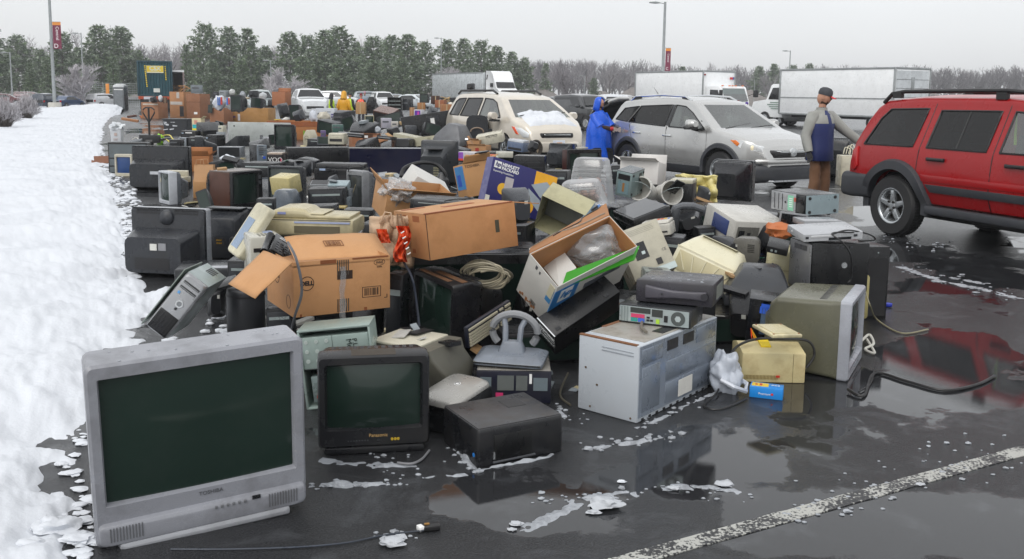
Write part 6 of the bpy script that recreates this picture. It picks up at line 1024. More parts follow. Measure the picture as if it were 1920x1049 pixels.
t=TH('bigcrt','computer_monitor','big olive grey cathode ray monitor with silver bezel, right end of the front row','monitor');crt(t,'#73725f',fd=d,bd=.47,bez='#a8abb3',mar=(.07,.07,.08,.16),mid=.80,end=.60,dirt=.25);pan(t,'buttons','f',[(.4+.06*i,.43+.06*i,.07,.085)for i in range(5)],'#7f828a',.004);pan(t,'bezel_line','f',(.05,.95,.125,.132),'#6d7078',.002)
t=TH('oldproj','desk_calculator','stained cream machine with sloping top beside the blue box','machine');CRM=mat('#cdbf90',.5,dirt=.75,dcol=(.30,.19,.07),dscale=6)
b=MB();b.loft([[(x,-d/2,0),(x,d/2,0),(x,d/2,h*.85),(x,d*.1,h),(x,-d/2,h*.86)]for x in(-w/2,-w/2+.01,w/2-.01,w/2)]);b.build('housing',CRM,t,.008);pan(t,'vent_strip','f',[(.05+.022*i,.062+.022*i,.10,.22)for i in range(24)],mat('#8d7a48',.7),.003);pan(t,'red_switch','f',(.54,.60,.16,.22),mat('#c8321e',.4),.006);pan(t,'seam','f',(.80,.806,.0,.85),mat('#6d5a38',.8),.001)
b=MB();b.obox((-w*.08,-d*.05,h*.985),w*.16,d*.34,.012,(12,0,0));b.build('yellow_label',mat('#e6c81e',.5),t)
cord([gnd(1368,668,.16),gnd(1385,648,.22),gnd(1420,636,.24),gnd(1470,636,.25),gnd(1515,640,.24),gnd(1527,665,.16),gnd(1512,690,.08)],.008,RUB,'black cord looped over the stained cream machine')
t=TH('projlid','plastic_square','loose cream square plastic lid lying on the stained cream machine','lid');case(t,'#d8cda5',.006,dirt=.5);pan(t,'inset_panel','u',(.12,.88,.12,.88),'#cfc49a',.003);[disc(t,'corner_screw','u',u,v,.006,mat('#8f5a3a',.6),.003,8)for u in(.08,.92)for v in(.08,.92)]
t=TH('bluebox','ink_cartridge_box','small bright blue box with yellow label on wet asphalt','box');MB().box(-w/2,w/2,-d/2,d/2,0,h).build('carton_body',mat('#1d86d6',.4,dirt=.1),t,.003);pan(t,'yellow_label','u',(.05,.55,.2,.8),mat('#e8c63a',.4),.002);pan(t,'red_spot','u',[(.15,.22,.35,.6),(.28,.36,.3,.7)],mat('#c9452e',.5),.003);txt(t,'XC6','u',.76,.6,.018,WHT);txt(t,'Premium','f',.45,.42,.013,WHT);disc(t,'red_dot','f',.68,.45,.007,mat('#d8362c',.4),.002,10)
t=TH('optip','desktop_computer','slim dark desktop computer showing its port panel on the white microwave','computer');case(t,'#3a3d41',.005);MB().box(-w/2+.006,w/2-.01,-d/2-.004,-d/2+.01,.008,h-.008).build('port_panel',mat('#a9b4b4',.4,.4,dirt=.25),t)
pan(t,'mesh_grille','f',[(.17,.45,.60,.88),(.47,.62,.48,.88)],'#4c5250',.007);pan(t,'slot_covers','f',[(.03,.06,.1,.9),(.075,.10,.1,.9),(.115,.14,.1,.9)],mat('#8b9696',.4,.4),.006);pan(t,'red_socket','f',(.18,.37,.34,.54),mat('#c23a63',.5),.008);pan(t,'teal_socket','f',(.18,.27,.12,.32),mat('#2c8f86',.5),.008);pan(t,'blue_socket','f',(.28,.37,.12,.32),mat('#3c63c0',.5),.008);pan(t,'usb_ports','f',[(.40,.44,.2,.3),(.40,.44,.35,.45),(.45,.49,.2,.3)],DK(),.008);pan(t,'green_sticker','f',(.53,.58,.12,.36),mat('#a9d23c',.5),.008);pan(t,'power_inlet','f',(.64,.69,.25,.6),DK(),.008);disc(t,'fan_grille','f',.83,.5,.040,'#5b6261',.008,20);disc(t,'fan_hub','f',.83,.5,.018,mat('#b5bfbf',.4,.3),.010,6)
t=TH('dimtow','tower_computer','dusty purple grey tower computer lying flat on the slim desktop computer','computer');SZ[t.name]=(w,d,h*1.25);case(t,'#45434b',.012,.4,.6);b=MB();b.shell([(-w*.36,-d/2-.012,h*.50,.028,h*.62,.012),(-w*.2,-d/2-.014,h*.48,.03,h*.5,.012),(0,-d/2-.014,h*.47,.03,h*.36,.012),(w*.25,-d/2-.014,h*.47,.03,h*.36,.012),(w*.42,-d/2-.012,h*.47,.028,h*.42,.012)],'x');b.build('curved_front',plastic('#55535c',.45,.4),t,.004);disc(t,'button','f',.90,.47,.020,'#3a3940',.034,14);disc(t,'small_hole','f',.36,.46,.006,DK(),.031,8);pan(t,'rear_ports','r',[(.3+.08*i,.34+.08*i,.2,.8)for i in range(7)],mat('#9a9f98',.4,.5),.003);speckle(t,n=14,seed=5,r=.014)
# open computer under the lettered carton, handwriting on its steel
t=TH('openpc','tower_computer','opened steel computer chassis with handwriting, under the lettered carton','computer');ST=mat('#9fb0aa',.42,.35,dirt=.3);b=MB();b.box(-w/2,w/2,d/2-.01,d/2,0,h);b.box(-w/2,w/2,-d/2,d/2-.01,h-.012,h);b.box(-w/2,-w/2+.012,-d/2,d/2-.01,0,h-.012);b.box(w/2-.012,w/2,-d/2,d/2-.01,0,h-.012);b.box(-w/2,w/2,-d/2,d/2-.01,0,.012);b.build('chassis',ST,t,.002)
b=MB();b.box(-w*.49,w*.46,-d/2+.01,-d/2+.10,h*.50,h*.90);b.build('drive_cage',ST,t,.004);q=MB();[q.lathe([(.001,-.003),(.011,-.003),(.012,.002)],(-w*.40+i*.055,-d/2+.01,h*(.60+.12*j)),'y',10)for i in range(3)for j in range(3)];q.build('cage_holes',mat('#c7d2cd',.4,.3),t);pan(t,'cage_seam','f',[(.46,.463,.52,.9),(.02,.9,.495,.50)],DK(),-.008,-.012)
for s,v,k in(('P.L. Smo',.86,.026),('MexIco',.78,.03)):txt(t,s,'f',.78 if v>.8 else.70,.70,k,'#26302c','handwriting',-.006,rot=-85)
b=MB();b.box(-w*.40,w*.1,-d/2+.02,d/2-.03,.03,h*.40);b.build('power_supply',mat('#7f8d8c',.4,.4,dirt=.4),t,.004);q=random.Random(2)
for i in range(7):z=h*.44;cord([(-w*.3+.05*i,-d/2+.03,z),(-w*.34+.05*i+q.uniform(-.03,.03),-d/2-.01,h*.34),(-w*.3+.04*i,-d/2+.0,h*.22),(-w*.36+.05*i,-d/2+.03,h*.10)],.004,mat(('#c23a22','#d8b52a','#22252a','#c97a2a')[i%4],.5),name='wire',parent=t)
# cartons and what lies on them
t=TH('dell','cardboard_box','brown carton printed with a round computer maker logo and barcodes, front left','carton');carton(t,'#bd8650',dirt=.4)
b=MB();b.box(-w/2,w/2,-d/2,d/2,h-.03,h-.02);b.build('inner_flap',cardmat('#a8743f'),t)
txt(t,'DELL','f',.135,.60,.024,BARC,'logo',.0015,fat=.002);disc(t,'logo_ring','f',.135,.60,.041,BARC,.0014,28,r2=.037);txt(t,'intel','f',.885,.885,.018,BARC,'logo');b=MB();c=Vector(fpt(t,'f',.885,.885,.001));P_=[(c.x+.034*cos(a),c.y,c.z+.018*sin(a))for a in[2*pi*i/24 for i in range(25)]];b.tube(P_,.0012,4);b.build('logo_ring',BARC,t);txt(t,'inside','f',.885,.80,.010,BARC);barcode(t,'f',.80,.34,.20,.20);pan(t,'corner_mark','f',[(.935,.97,.20,.212),(.962,.97,.20,.27)],BARC,.0012)
pan(t,'hand_hole','f',(.44,.60,.62,.78),mat('#2a180c',.8),.001);[pan(t,'striped_tape','f',[(.44+.022*i,.45+.022*i,a,b_)for i in range(6)],mat('#3d342b',.5),.0022)for a,b_ in((.70,.98),(.02,.26))];b=MB();b.grid(14,3,lambda u,v:(fpt(t,'f',.49+.05*(v-.5)*(1.2+noise.noise(Vector((u*6,v,1))))+.03*noise.noise(Vector((u*4,0,3))),.86-1.25*u,.006+.010*noise.noise(Vector((u*9,v*4,2))))));b.build('loose_tape',film(.3),t,smooth=80)
txt(t,'DELL','l',.40,.62,.03,BARC,'logo');disc(t,'logo_ring','l',.40,.62,.05,BARC,.0014,28,r2=.046);disc(t,'logo_ring','l',.82,.24,.04,BARC,.0014,24,r2=.037);pan(t,'water_stain','f',[(.06,.08,0,.05),(.27,.43,.93,1.0),(.6,.98,.97,1),(.72,.75,0,.06)],mat('#7d4520',.8),.0012)
for k,nm in(('dellflap','flap'),('delltop','flap')):
 p=P[k];fl=MB();fw,fd_,fh=p[6:9];fl.grid(8,8,lambda u,v:((u-.5)*fw,(v-.5)*fd_,.004+.018*sin(u*3.1)*sin(v*2.5)+.006*noise.noise(Vector((u*3,v*3,5)))));o=fl.build(nm,cardmat('#c9935c',.3),None,smooth=60);md=o.modifiers.new('s','SOLIDIFY');md.thickness=.006
 Mw=Matrix.LocRotScale(Vector(p[:3]),Euler([R(a)for a in p[3:6]]),None);o.parent=t;o.matrix_local=t.matrix_basis.inverted()@Mw
 if k=='delltop':SZ['tmp']=(fw,fd_,.004);o['_']=1;del o['_'];SZ[o.name]=(fw,fd_,.026);barcode(o,'u',.46,.52,.20,.22,m=mat('#7d5230',.7))
cord([atY(540,455,5.1),atY(556,488,4.92),atY(566,545,4.90),atY(553,592,4.95),atY(546,622,5.1)],.008,mat('#55565a',.4),'grey cord hanging down over the front of the lettered carton')
t=TH('phone','answering_machine','black telephone base with silver lettering on the lettered carton','telephone');case(t,'#17181a',.008,.25);pan(t,'keypad','u',[(.15+.2*i,.27+.2*i,.12+.13*j,.2+.13*j)for i in range(4)for j in range(4)],'#3d3f44',.004);pan(t,'silver_print','u',[(.2,.7,.78,.82),(.25,.5,.86,.89)],mat('#c7c9cb',.4),.003);b=MB();b.shell([(-d*.55,-w*.62,h*.2,.05,.05,.02),(-d*.2,-w*.62,h*.0,.04,.03,.012),(d*.2,-w*.62,h*.0,.04,.03,.012),(d*.5,-w*.62,h*.2,.05,.05,.02)]);b.build('handset',plastic('#101113',.25),t)
t=TH('bigcarton','cardboard_box','large plain brown carton with a hand hole, centre of the heap','carton');carton(t,'#b87f48',(('r',100,.2),),dirt=.5);b=MB();b.box(-w/2,w/2,-d/2,d/2,h,h+.005);b.build('top_flap',cardmat('#c4905c',.5),t);pan(t,'hand_hole','f',(.755,.80,.38,.66),mat('#3c3a2c',.8),.0014);pan(t,'corner_seam','f',(.0,.006,.0,1),mat('#3a2010',.8),.001);pan(t,'wet_stain','u',[(.0,.98,.0,.05),(.4,.75,.5,.62),(.05,.3,.82,.9)],mat('#94502c',.7,dirt=.3),.008);pan(t,'wet_stain','l',[(.3,.42,.8,.95),(.6,.8,.82,.95),(.5,.6,.1,.2)],mat('#94582f',.8),.0012)
t=TH('hpcarton','cardboard_box','tilted white printer carton with bright green flap and blue logo corner','carton');carton(t,'#c9c7c0',(),dirt=.12);CB=cardmat('#a86f38',.25);WC=cardmat('#d5d3cd',.12)
b=MB();b.box(-w/2+.006,w/2-.006,d/2-.012,d/2-.006,.01,h);b.box(w/2-.012,w/2-.006,-d/2+.006,d/2-.012,.01,h);b.box(-w/2+.006,w/2-.012,-d/2+.006,d/2-.012,.006,.012);b.build('inner_lining',CB,t)
def flapq(pts,m,nm='flap'):
 o=MB().add([t.matrix_basis.inverted()@p for p in pts],[(0,1,2,3)]).build(nm,m,t,smooth=0);md=o.modifiers.new('s','SOLIDIFY');md.thickness=.006;return o
lc=lambda x,y,z:t.matrix_basis@Vector((x,y,z))
flapq([lc(-w/2,d/2,h),lc(w/2,d/2,h),atY(1137,383,6.35),atY(995,466,6.1)],CB);flapq([atY(1052,541,5.42),atY(1190,487,5.72),atY(1199,461,5.85),atY(1062,511,5.55)],mat('#2f8a12',.6,dirt=.1));flapq([atY(1050,541,5.46),atY(992,468,6.02),atY(1036,446,6.0),atY(1081,503,5.62)],WC)
pan(t,'blue_corner','f',(.0,.30,.30,.86),mat('#2478b8',.4),.002);pan(t,'logo_field','f',(.08,.235,.48,.80),WHT,.003);txt(t,'hp','f',.158,.66,.06,mat('#2478b8',.4),'logo',.0045,shear=.25,fat=.003);pan(t,'dark_bar','f',[(.40,.62,.5,.64),(.62,.86,.56,.66)],mat('#5b5f66',.5),.003);pan(t,'print_rows','f',[(.62,.80,.75+.05*i,.77+.05*i)for i in range(3)],mat('#a8a8a4',.6),.002);pan(t,'rust_stain','l',[(.1+.07*i,.16+.07*i,.02+.03*(i%3),.08+.03*(i%2))for i in range(8)],mat('#8a5a30',.8),.0015);pan(t,'blue_print','l',(.80,.97,.50,.84),mat('#3f84b8',.5),.002);pan(t,'cream_print','l',(.80,.96,.62,.92),mat('#c9c3a8',.6),.003);pan(t,'print_boxes','l',[(.28,.34,.86,.94),(.42,.46,.84,.90)],mat('#55565a',.6),.002);barcode(t,'l',.55,.12,.18,.14,m=mat('#55504a',.6))
o=lumpy(atY(1112,462,5.86),.19,.09,.13,7,.32,4,1.9).build('plastic_bag',film(.35),smooth=70);tag(o,'clear crumpled plastic bag stuffed in the tilted white printer carton','bag')
t=TH('tiltower','tower_computer','slim black tower computer tilted under the white printer carton','computer');SZ[t.name]=(w,d,h*1.3);case(t,'#1b1c1f',.006,.4,.35);pan(t,'silver_edge','f',[(.0,1,.93,.99),(.05,.95,.66,.71),(.05,.95,.50,.55),(.05,.95,.34,.39)],CHR,.006);pan(t,'foot_square','u',[(.12,.25,.88,.94),(.75,.88,.06,.12),(.75,.88,.80,.86)],'#333539',.004)
t=TH('deskpc','desktop_computer','dark blue desktop computer with silver top edge under the grey stand','computer');case(t,'#23253a',.006,.45,.4);pan(t,'top_plate','u',(.01,.99,.02,.98),mat('#9c9890',.38,.4,dirt=.35),.006,bevel=.003);pan(t,'mesh_grille','f',[(.28,.50,.40,.86),(.53,.68,.40,.86)],mat('#6c716f',.5,.4,bump=.5,bs=400),.004);pan(t,'slot_covers','f',[(.05,.20,.40,.80),(.76,.95,.40,.80)],mat('#7d8a90',.4,.4),.004);pan(t,'white_tag','f',(.705,.74,.62,.92),WHT,.006);pan(t,'pink_socket','f',(.26,.36,.2,.32),mat('#c2306a',.5),.004)
t=TH('lidstand','monitor_stand','grey blue monitor stand with a hoop handle lying on the dark blue desktop','stand');GB=plastic('#7d848e',.33,.3);b=MB();b.shell([(0,0,0,w,d*1.15,.03),(.022,0,0,w,d*1.15,.03),(.045,0,.0,w*.82,d*.8,.04)],'z');b.build('base_plate',GB,t,.006);pan(t,'silver_trim','f',(.02,.98,.3,.5),CHR,.02)
b=MB();b.shell([(.035,.0,.02,.16,.10,.02),(.085,.0,.03,.12,.06,.02),(.10,0,.03,.11,.05,.015)],'z');b.build('neck_block',GB,t,.004);b=MB();[b.tube([(s*.04,.03,.09),(s*.045,.06,.17),(s*.06,.10,.20)],.017,8)for s in(-1,1)];b.build('neck_arms',GB,t);b=MB();b.tube([(.125*cos(a)*1.05,.10,.13+.105*sin(a))for a in[R(-40+260*i/20)for i in range(21)]],.022,8);b.build('hoop',plastic('#8e9093',.35),t)
t=TH('keyb','keyboard','dirty beige keyboard standing on edge beside the dark television','keyboard');case(t,'#23283a',.004,.45,.3);b=MB()
for j in range(6):
 for i in range(22):
  if i in(15,18):continue
  b.obox((-w*.46+i*w*.92/21,-d*.40+j*d*.135+(.01 if j==5 else 0),h+.005),w*.036,d*.105,.010)
b.build('keys',mat('#aca58f',.5,dirt=.5,dcol=(.15,.14,.11)),t,.001)
t=TH('darkcrt','television','muddy black television turned half away behind the keyboard','television');crt(t,'#26262a',fd=d,bd=.36,mar=(.08,.08,.10,.14),end=.5,mid=.25,dirt=.6);pan(t,'mud_streak','u',[(.1,.8,.1,.35),(.3,.95,.5,.8)],mat('#6b4a30',.8,dirt=.6),.002)
t=TH('whitemon','computer_monitor','old grey monitor lying with a cream panel up, behind the small black television','monitor');t.rotation_euler=(0,0,R(-28));t.location=gnd(778,640,.34)-Vector((0,-.05,0));t.location.z=.0;SZ[t.name]=(.40,.34,.34);b=MB();b.shell([(0,.1,.05,w*.8,d*.7,.03),(.20,.08,.04,w*.95,d*.95,.03),(.28,.02,.0,w,d,.02),(.335,0,0,w,d,.015)],'z');b.build('housing',plastic('#6f6d62',.5,.5),t);MB().box(-w/2+.005,w*.28,-d/2+.01,d/2-.01,.33,.345).build('cream_panel',plastic('#d0cbb8',.5,.3),t,.004)
t=TH('silverprn','photo_printer','silver topped photo printer leaning beside the low black printer','printer');t.rotation_euler=(R(8),0,R(-34));t.location=(-.28,4.68,.0);SZ[t.name]=(.26,.34,.16);case(t,'#1d1e21',.014,.3);b=MB();b.shell([(h,0,0,w*.99,d*.99,.03),(h+.02,0,.01,w*.95,d*.95,.04),(h+.035,0,.02,w*.8,d*.8,.05)],'z');b.build('silver_lid',mat('#a9a7a2',.34,.5,dirt=.4,dcol=(.2,.17,.13)),t,.004);disc(t,'lid_badge','u',.5,.62,.018,WHT,.038,18);disc(t,'lid_badge_ring','u',.5,.62,.014,DK(),.0395,18,r2=.011);pan(t,'front_slot','f',(.15,.85,.2,.75),DARKG,.006);pan(t,'chrome_bit','f',(.2,.5,.3,.42),CHR,.01)
# ---- left flank
t=TH('silvertow','tower_computer','silver and black tower computer tipped over against the snow','computer');MB().box(-w/2,w/2,-d/2+.03,d/2,0,h).build('case',METAL(),t,.004);b=MB();b.shell([(-d/2+.035,0,h*.5,w,h,.01),(-d/2+.0,0,h*.5,w*.98,h,.02),(-d/2-.012,0,h*.5,w*.86,h*.97,.03)]);b.build('front_panel',mat('#a6a8ab',.28,.5,dirt=.2),t,.003);pan(t,'black_grille','f',(.08,.92,.02,.36),'#1a1b20',.018,bevel=.004);pan(t,'grille_line','f',[(.16+.13*i,.18+.13*i,.05,.33)for i in range(6)],'#2b2d33',.020);pan(t,'drive_slot','f',[(.14,.86,.86,.90),(.14,.86,.77,.81)],'#2e3034',.016,bevel=.002);pan(t,'slot_rib','f',[(.16,.84,.872,.878),(.16,.84,.785,.79)],CHR,.018);disc(t,'power_button','f',.55,.56,.024,CHR,.018,18);disc(t,'button_face','f',.55,.56,.016,'#83878b',.020,18);disc(t,'small_button','f',.55,.47,.009,'#33353a',.018,10);pan(t,'blue_sticker','f',(.2,.3,.68,.72),mat('#5fa0d8',.4),.016);b=MB();b.box(-w/2-.022,-w/2-.014,-d/2-.01,d*.3,-.01,h*1.02);b.build('loose_side_panel',mat('#7f8a84',.45,.4),t,.003);pan(t,'rear_slots','b',[(.2,.8,.5+.05*i,.53+.05*i)for i in range(6)],DK(),.002);pan(t,'top_grille','u',[(.3+.08*i,.35+.08*i,.6,.9)for i in range(5)],DK(),.002)
t=TH('graycyl','subwoofer','dark grey rounded speaker box under the carton flap','speaker');b=MB();b.lathe([(w*.50,0),(w*.52,h*.2),(w*.51,h*.93),(w*.49,h*.985),(w*.46,h)],n=40,cap0=True,cap1=True);b.build('housing',plastic('#3b3d42',.5,.35),t,smooth=50);b=MB();b.lathe([(w*.53,h*.86),(w*.535,h*.88),(w*.53,h*.9)],n=40);b.build('rim_line',DK(),t);MB().box(-w*.49,-w*.1,d*.0,d*.6,0,h*.95).build('rear_box',plastic('#2f3136'),t,.01)
t=TH('backtv','television','wide grey television seen from behind with a white rating label, by the snow edge','television');p=gnd(326,508);t.location=(p.x,p.y,0);t.rotation_euler=(0,0,R(170));SZ[t.name]=(.74,.10,.60);m=plastic('#43464c',.45,.35);crt(t,'#3f4248',fd=.10,bd=.30,mid=0,end=.62,endh=.60,bez='#a9adb3',dirt=.35,vents=False,zlow=-.06);e=.05+.30
q=MB();[q.box(s*w*.11+s*i*.022-.008,s*w*.11+s*i*.022+.008,.078,.086,h*.86+.028*j,h*.86+.028*j+.02)for s in(-1,1)for i in range(11)for j in range(3)];q.build('vents',DK(),t);b=MB();b.lathe([(.075,.0),(.068,.03),(.045,.05),(.001,.056)],(0,.078,h*.86),'y',24);b.build('tube_bump',m,t);MB().box(-w*.06,w*.03,e-.01,e+.004,h*.42,h*.52).build('rating_label',mat('#cfcfc9',.6),t);MB().box(-w*.18,-w*.08,e-.01,e+.003,h*.42,h*.53).build('printed_panel',mat('#85868a',.6),t);MB().box(-w*.22,w*.24,e-.012,e+.002,h*.12,h*.30).build('dark_recess',DK(),t)
t=TH('backcrt','television','dark television seen from behind with brass jacks, beside the wide grey one','television');crt(t,'#3a3d43',fd=.10,mid=.5,end=.78,endh=.8,jacks=True,dirt=.35);pan(t,'top_step','u',(.05,.95,.3,.75),plastic('#3f4247'),.012,bevel=.005)
t=TH('graybox_low','television','low dark television lying behind the tipped silver tower','television');case(t,'#33363b',.02,.35,.35);pan(t,'wet_film','u',(.2,.9,.05,.3),mat('#8d8f96',.15,dirt=.3),.002)
t=TH('flatlap','tray','thin dark plastic tray resting on the tipped silver tower','tray');p=atY(418,530,6.25);t.location=p-Vector((0,0,.02));t.rotation_euler=(R(8),R(-12),R(28));SZ[t.name]=(.22,.16,.022);case(t,'#2a2c30',.005,.35);pan(t,'edge_strip','f',(0,1,.2,.5),'#4a4c52',.003)
t=TH('beigeslab','scanner_cover','cream scanner lid with a blue grey window leaning on the white printer','lid');b=MB();b.shell([(0,0,0,w,d,.04),(h*.8,0,0,w,d,.04),(h,0,0,w*.94,d*.95,.03)],'z');b.build('panel',plastic('#cfc9ae',.4),t,.004);pan(t,'window','u',(.12,.62,.12,.70),mat('#7d90a8',.3,dirt=.4),.003)
t=TH('fax','fax_machine','wide beige fax machine with domed lid, above the lettered carton','printer');BG=plastic('#c3b894',.42,.3);b=MB();b.shell([(-w/2,0,h*.32,d,h*.62,.03),(-w*.46,0,h*.32,d,h*.64,.03),(w*.46,0,h*.34,d,h*.6,.03),(w/2,0,h*.34,d*.97,h*.54,.03)],'x');b.build('housing',BG,t,.004);b=MB();b.shell([(-w*.48,0,h*.70,d*.9,h*.16,.02),(-w*.34,0,h*.80,d*.9,h*.40,.04),(-w*.16,0,h*.82,d*.9,h*.44,.04),(-w*.04,0,h*.80,d*.88,h*.36,.04),(.02,0,h*.71,d*.88,h*.14,.02),(w*.46,0,h*.70,d*.88,h*.10,.02)],'x');b.build('feeder_lid',BG,t,.003);b=MB();b.hexa([(-w*.06,-d*.4,h*.80),(w*.16,-d*.4,h*.80),(w*.16,d*.4,h*.80),(-w*.06,d*.4,h*.80),(-w*.10,-d*.38,h*.86),(w*.17,-d*.38,h*.83),(w*.17,d*.38,h*.83),(-w*.10,d*.38,h*.86)]);b.build('paper_tray',BG,t,.003);pan(t,'blue_badge','f',(.17,.26,.80,.88),mat('#8b94c4',.4),-.015,-.05);pan(t,'blue_strip','f',(.36,.97,.50,.56),mat('#9fa9c8',.4),.006);pan(t,'output_slot','f',(.36,.86,.14,.40),mat('#5d5642',.6),.004);pan(t,'lid_seam','f',(.1,.98,.60,.625),DK(),.002)
t=TH('whiteprn','fax_machine','off white fax machine with keypad beneath the cream scanner lid','printer');case(t,'#c2c0b4',.014,.4,.3);pan(t,'keypad','u',[(.3+.12*i,.36+.12*i,.1+.1*j,.16+.1*j)for i in range(4)for j in range(4)],'#8d8d88',.005);pan(t,'slot','f',[(.1,.7,.62,.72),(.1,.8,.36,.42),(.15,.6,.2,.24)],DK(),.003);pan(t,'blue_keys','u',(.55,.85,.62,.9),mat('#98a6c4',.4),.005)
o=MB();o.grid(16,20,lambda u,v:atY(700+68*u+6*noise.noise(Vector((u*3,v*3,0))),405+94*v+4*noise.noise(Vector((u*4,v*4,3))),6.05+.10*noise.noise(Vector((u*5,v*5,7)))+.05*(u-.5)**2*4));bg=o.build('shopping_bag',cardmat('#c9a988',.2),smooth=60);md=bg.modifiers.new('s','SOLIDIFY');md.thickness=.03;tag(bg,'crumpled paper shopping bag with orange red print between the two brown cartons','bag')
q=MB();q.grid(24,40,lambda u,v:atY(742+24*u+5*sin(v*6),424+68*v,5.90+.10*noise.noise(Vector((u*5,v*5,2)))-.04*sin(u*3.1)));o=q.build('orange_print',mat('#dd4f20',.5,dirt=.2),bg,smooth=120);q=MB();q.grid(8,8,lambda u,v:atY(705+20*u+8*v,430+26*v,5.94+.05*noise.noise(Vector((u*5,v*5,9)))));q.build('orange_print',mat('#dd4f20',.5,dirt=.2),bg,smooth=120)
w_=MB();[w_.tube([atY(752+3*i,436+10*i+2*k,5.80)for k in range(2)]+[atY(758+3*i,434+10*i,5.80)],.004,4)for i in range(5)];w_.build('white_script',WHT,bg);MB().tube([atY(713,418,6.0),atY(722,398,6.0),atY(733,400,6.0),atY(736,420,6.0)],.006,6).build('handle',cardmat('#c9a988'),bg);MB().tube([atY(745,425,5.98),atY(745,402,6.0),atY(752,402,6.0),atY(755,425,5.98)],.006,6).build('handle',cardmat('#8a6a4c'),bg)
cord([atY(757,492,5.9),atY(772,520,5.85),atY(780,560,5.85),atY(786,612,5.8)],.008,mat('#3c4250',.4),'dark cord dropping from the orange printed bag')
t=TH('opencarton','cardboard_box','open brown carton holding a white foam block','carton');t.rotation_euler=(R(10),R(6),R(24));p=atY(770,392,8.1);t.location=p-Vector((0,0,.06));SZ[t.name]=(.60,.40,.26);carton(t,'#bf8b55',(('l',35,.12),('f',60,.08)),dirt=.3)
t=TH('foam','foam_block','white foam packing block standing in the open brown carton','foam');MB().box(-w/2,w/2,-d/2,d/2,0,h).build('block',mat('#c9c8c4',.75,dirt=.2,dcol=(.4,.38,.33),bump=.2,bs=150),t,.008)
o=lumpy(atY(746,358,7.85),.13,.10,.10,4,.5,4,2.6).build('plastic_bag',film(.4),smooth=70);tag(o,'small clear plastic bag beside the white foam block','bag')
o=cord([atY(752,332,8.9),atY(758,316,9.0),atY(785,306,9.1),atY(815,308,9.2),atY(832,322,9.2),atY(836,332,9.2)],.020,RUB,'thick black cable arching over the white foam block','cable');t=TH('plug','power_plug','big black power plug at the end of the thick arching cable','plug');b=MB();b.lathe([(w*.22,h),(w*.34,h*.75),(w*.5,h*.5),(w*.5,0)],n=6,cap0=True,cap1=True);b.build('housing',plastic('#2c2e32'),t,.004);MB().lathe([(w*.3,-h*.3),(w*.32,0)],n=12,cap0=True).build('socket_end',plastic('#8d9398'),t)
t=TH('hpbox','printer_box','dark blue printer carton with yellow circles and large maker lettering','carton');MB().box(-w/2,w/2,-d/2,d/2,0,h).build('carton_body',mat('#1c1a5e',.5,dirt=.1,dcol=(.1,.1,.2)),t,.003);pan(t,'worn_side','l',(.0,1,0,1),mat('#5a5a86',.6,dirt=.6,dcol=(.3,.3,.4),dscale=14),.002);pan(t,'yellow_block','f',(.66,.995,.66,.985),mat('#e8a81c',.5),.002);disc(t,'yellow_circle','f',.22,.42,.055,mat('#e8b32a',.5),.003,24);disc(t,'yellow_circle','f',.60,.22,.09,mat('#e8a81c',.5),.002,24);pan(t,'red_corner','f',(.965,.998,.5,.72),mat('#d8401c',.5),.003);pan(t,'logo_field','f',(.035,.135,.80,.94),WHT,.003);txt(t,'hp','f',.085,.875,.040,mat('#1c1a5e',.5),'logo',.0045,shear=.25,fat=.002);txt(t,'HEWLETT','f',.15,.90,.030,WHT,align='LEFT',fat=.0015);txt(t,'PACKARD','f',.15,.82,.030,WHT,align='LEFT',fat=.0015);txt(t,'Expanding Possibilities','f',.035,.74,.018,WHT,align='LEFT')
pan(t,'shipping_label','f',(.235,.355,.40,.68),mat('#b8b2b4',.6),.004);barcode(t,'f',.27,.60,.06,.10,False,DK());o=MB();ce=Vector(fpt(t,'f',.82,.46,.004));o.add([ce+Vector(q)for q in((-.15,0,.10),(.02,0,.17),(.14,0,.09),(-.02,0,.0))],[(0,1,2,3)]);o.add([ce+Vector(q)for q in((-.17,0,.06),(-.02,0,-.02),(.02,0,-.12),(-.02,0,-.13),(-.16,0,-.03))],[(0,1,2,3,4)]);o.build('scanner_picture',mat('#9aa4ac',.5),t);pan(t,'white_strip','f',(.0,.06,.02,.22),mat('#d6d3c6',.6),.003)
t=TH('toshbox','cardboard_box','open brown carton with a blue printed side, left of the dark blue carton','carton');carton(t,'#c08c52',(('f',40,.1),('r',70,.12)),dirt=.25);pan(t,'blue_side','l',(.1,.95,.25,.95),mat('#3f84c0',.5),.002);pan(t,'blue_patch','l',(.25,.6,.35,.7),mat('#2a55b8',.5),.003);txt(t,'TOSHIBA','f',.32,.90,.03,BARC,'logo')
t=TH('pcshell','computer_case','empty cream computer case shell lying open, right of the dark blue carton','case');p=atY(1050,410,7.9);t.location=p-Vector((0,0,.10));t.rotation_euler=(R(28),R(22),R(-18));SZ[t.name]=(.40,.22,.36);CS=plastic('#b5b08c',.45,.3);b=MB();b.box(-w/2,-w/2+.004,-d/2,d/2,0,h);b.box(-w/2,w/2,d/2-.004,d/2,0,h);b.box(-w/2,w/2,-d/2,d/2-.004,h-.004,h);b.box(-w/2,w/2,-d/2,d/2-.004,0,.004);b.build('shell',CS,t,.001);MB().box(-w/2+.01,w/2-.02,d/2-.03,d/2-.02,.02,h-.02).build('inner_plate',mat('#969a9c',.45,.35),t);MB().box(w/2-.02,w/2,-d/2,d/2,.02,h*.98).build('front_strip',mat('#a9c4dc',.4),t,.003)
TB=film(.2)
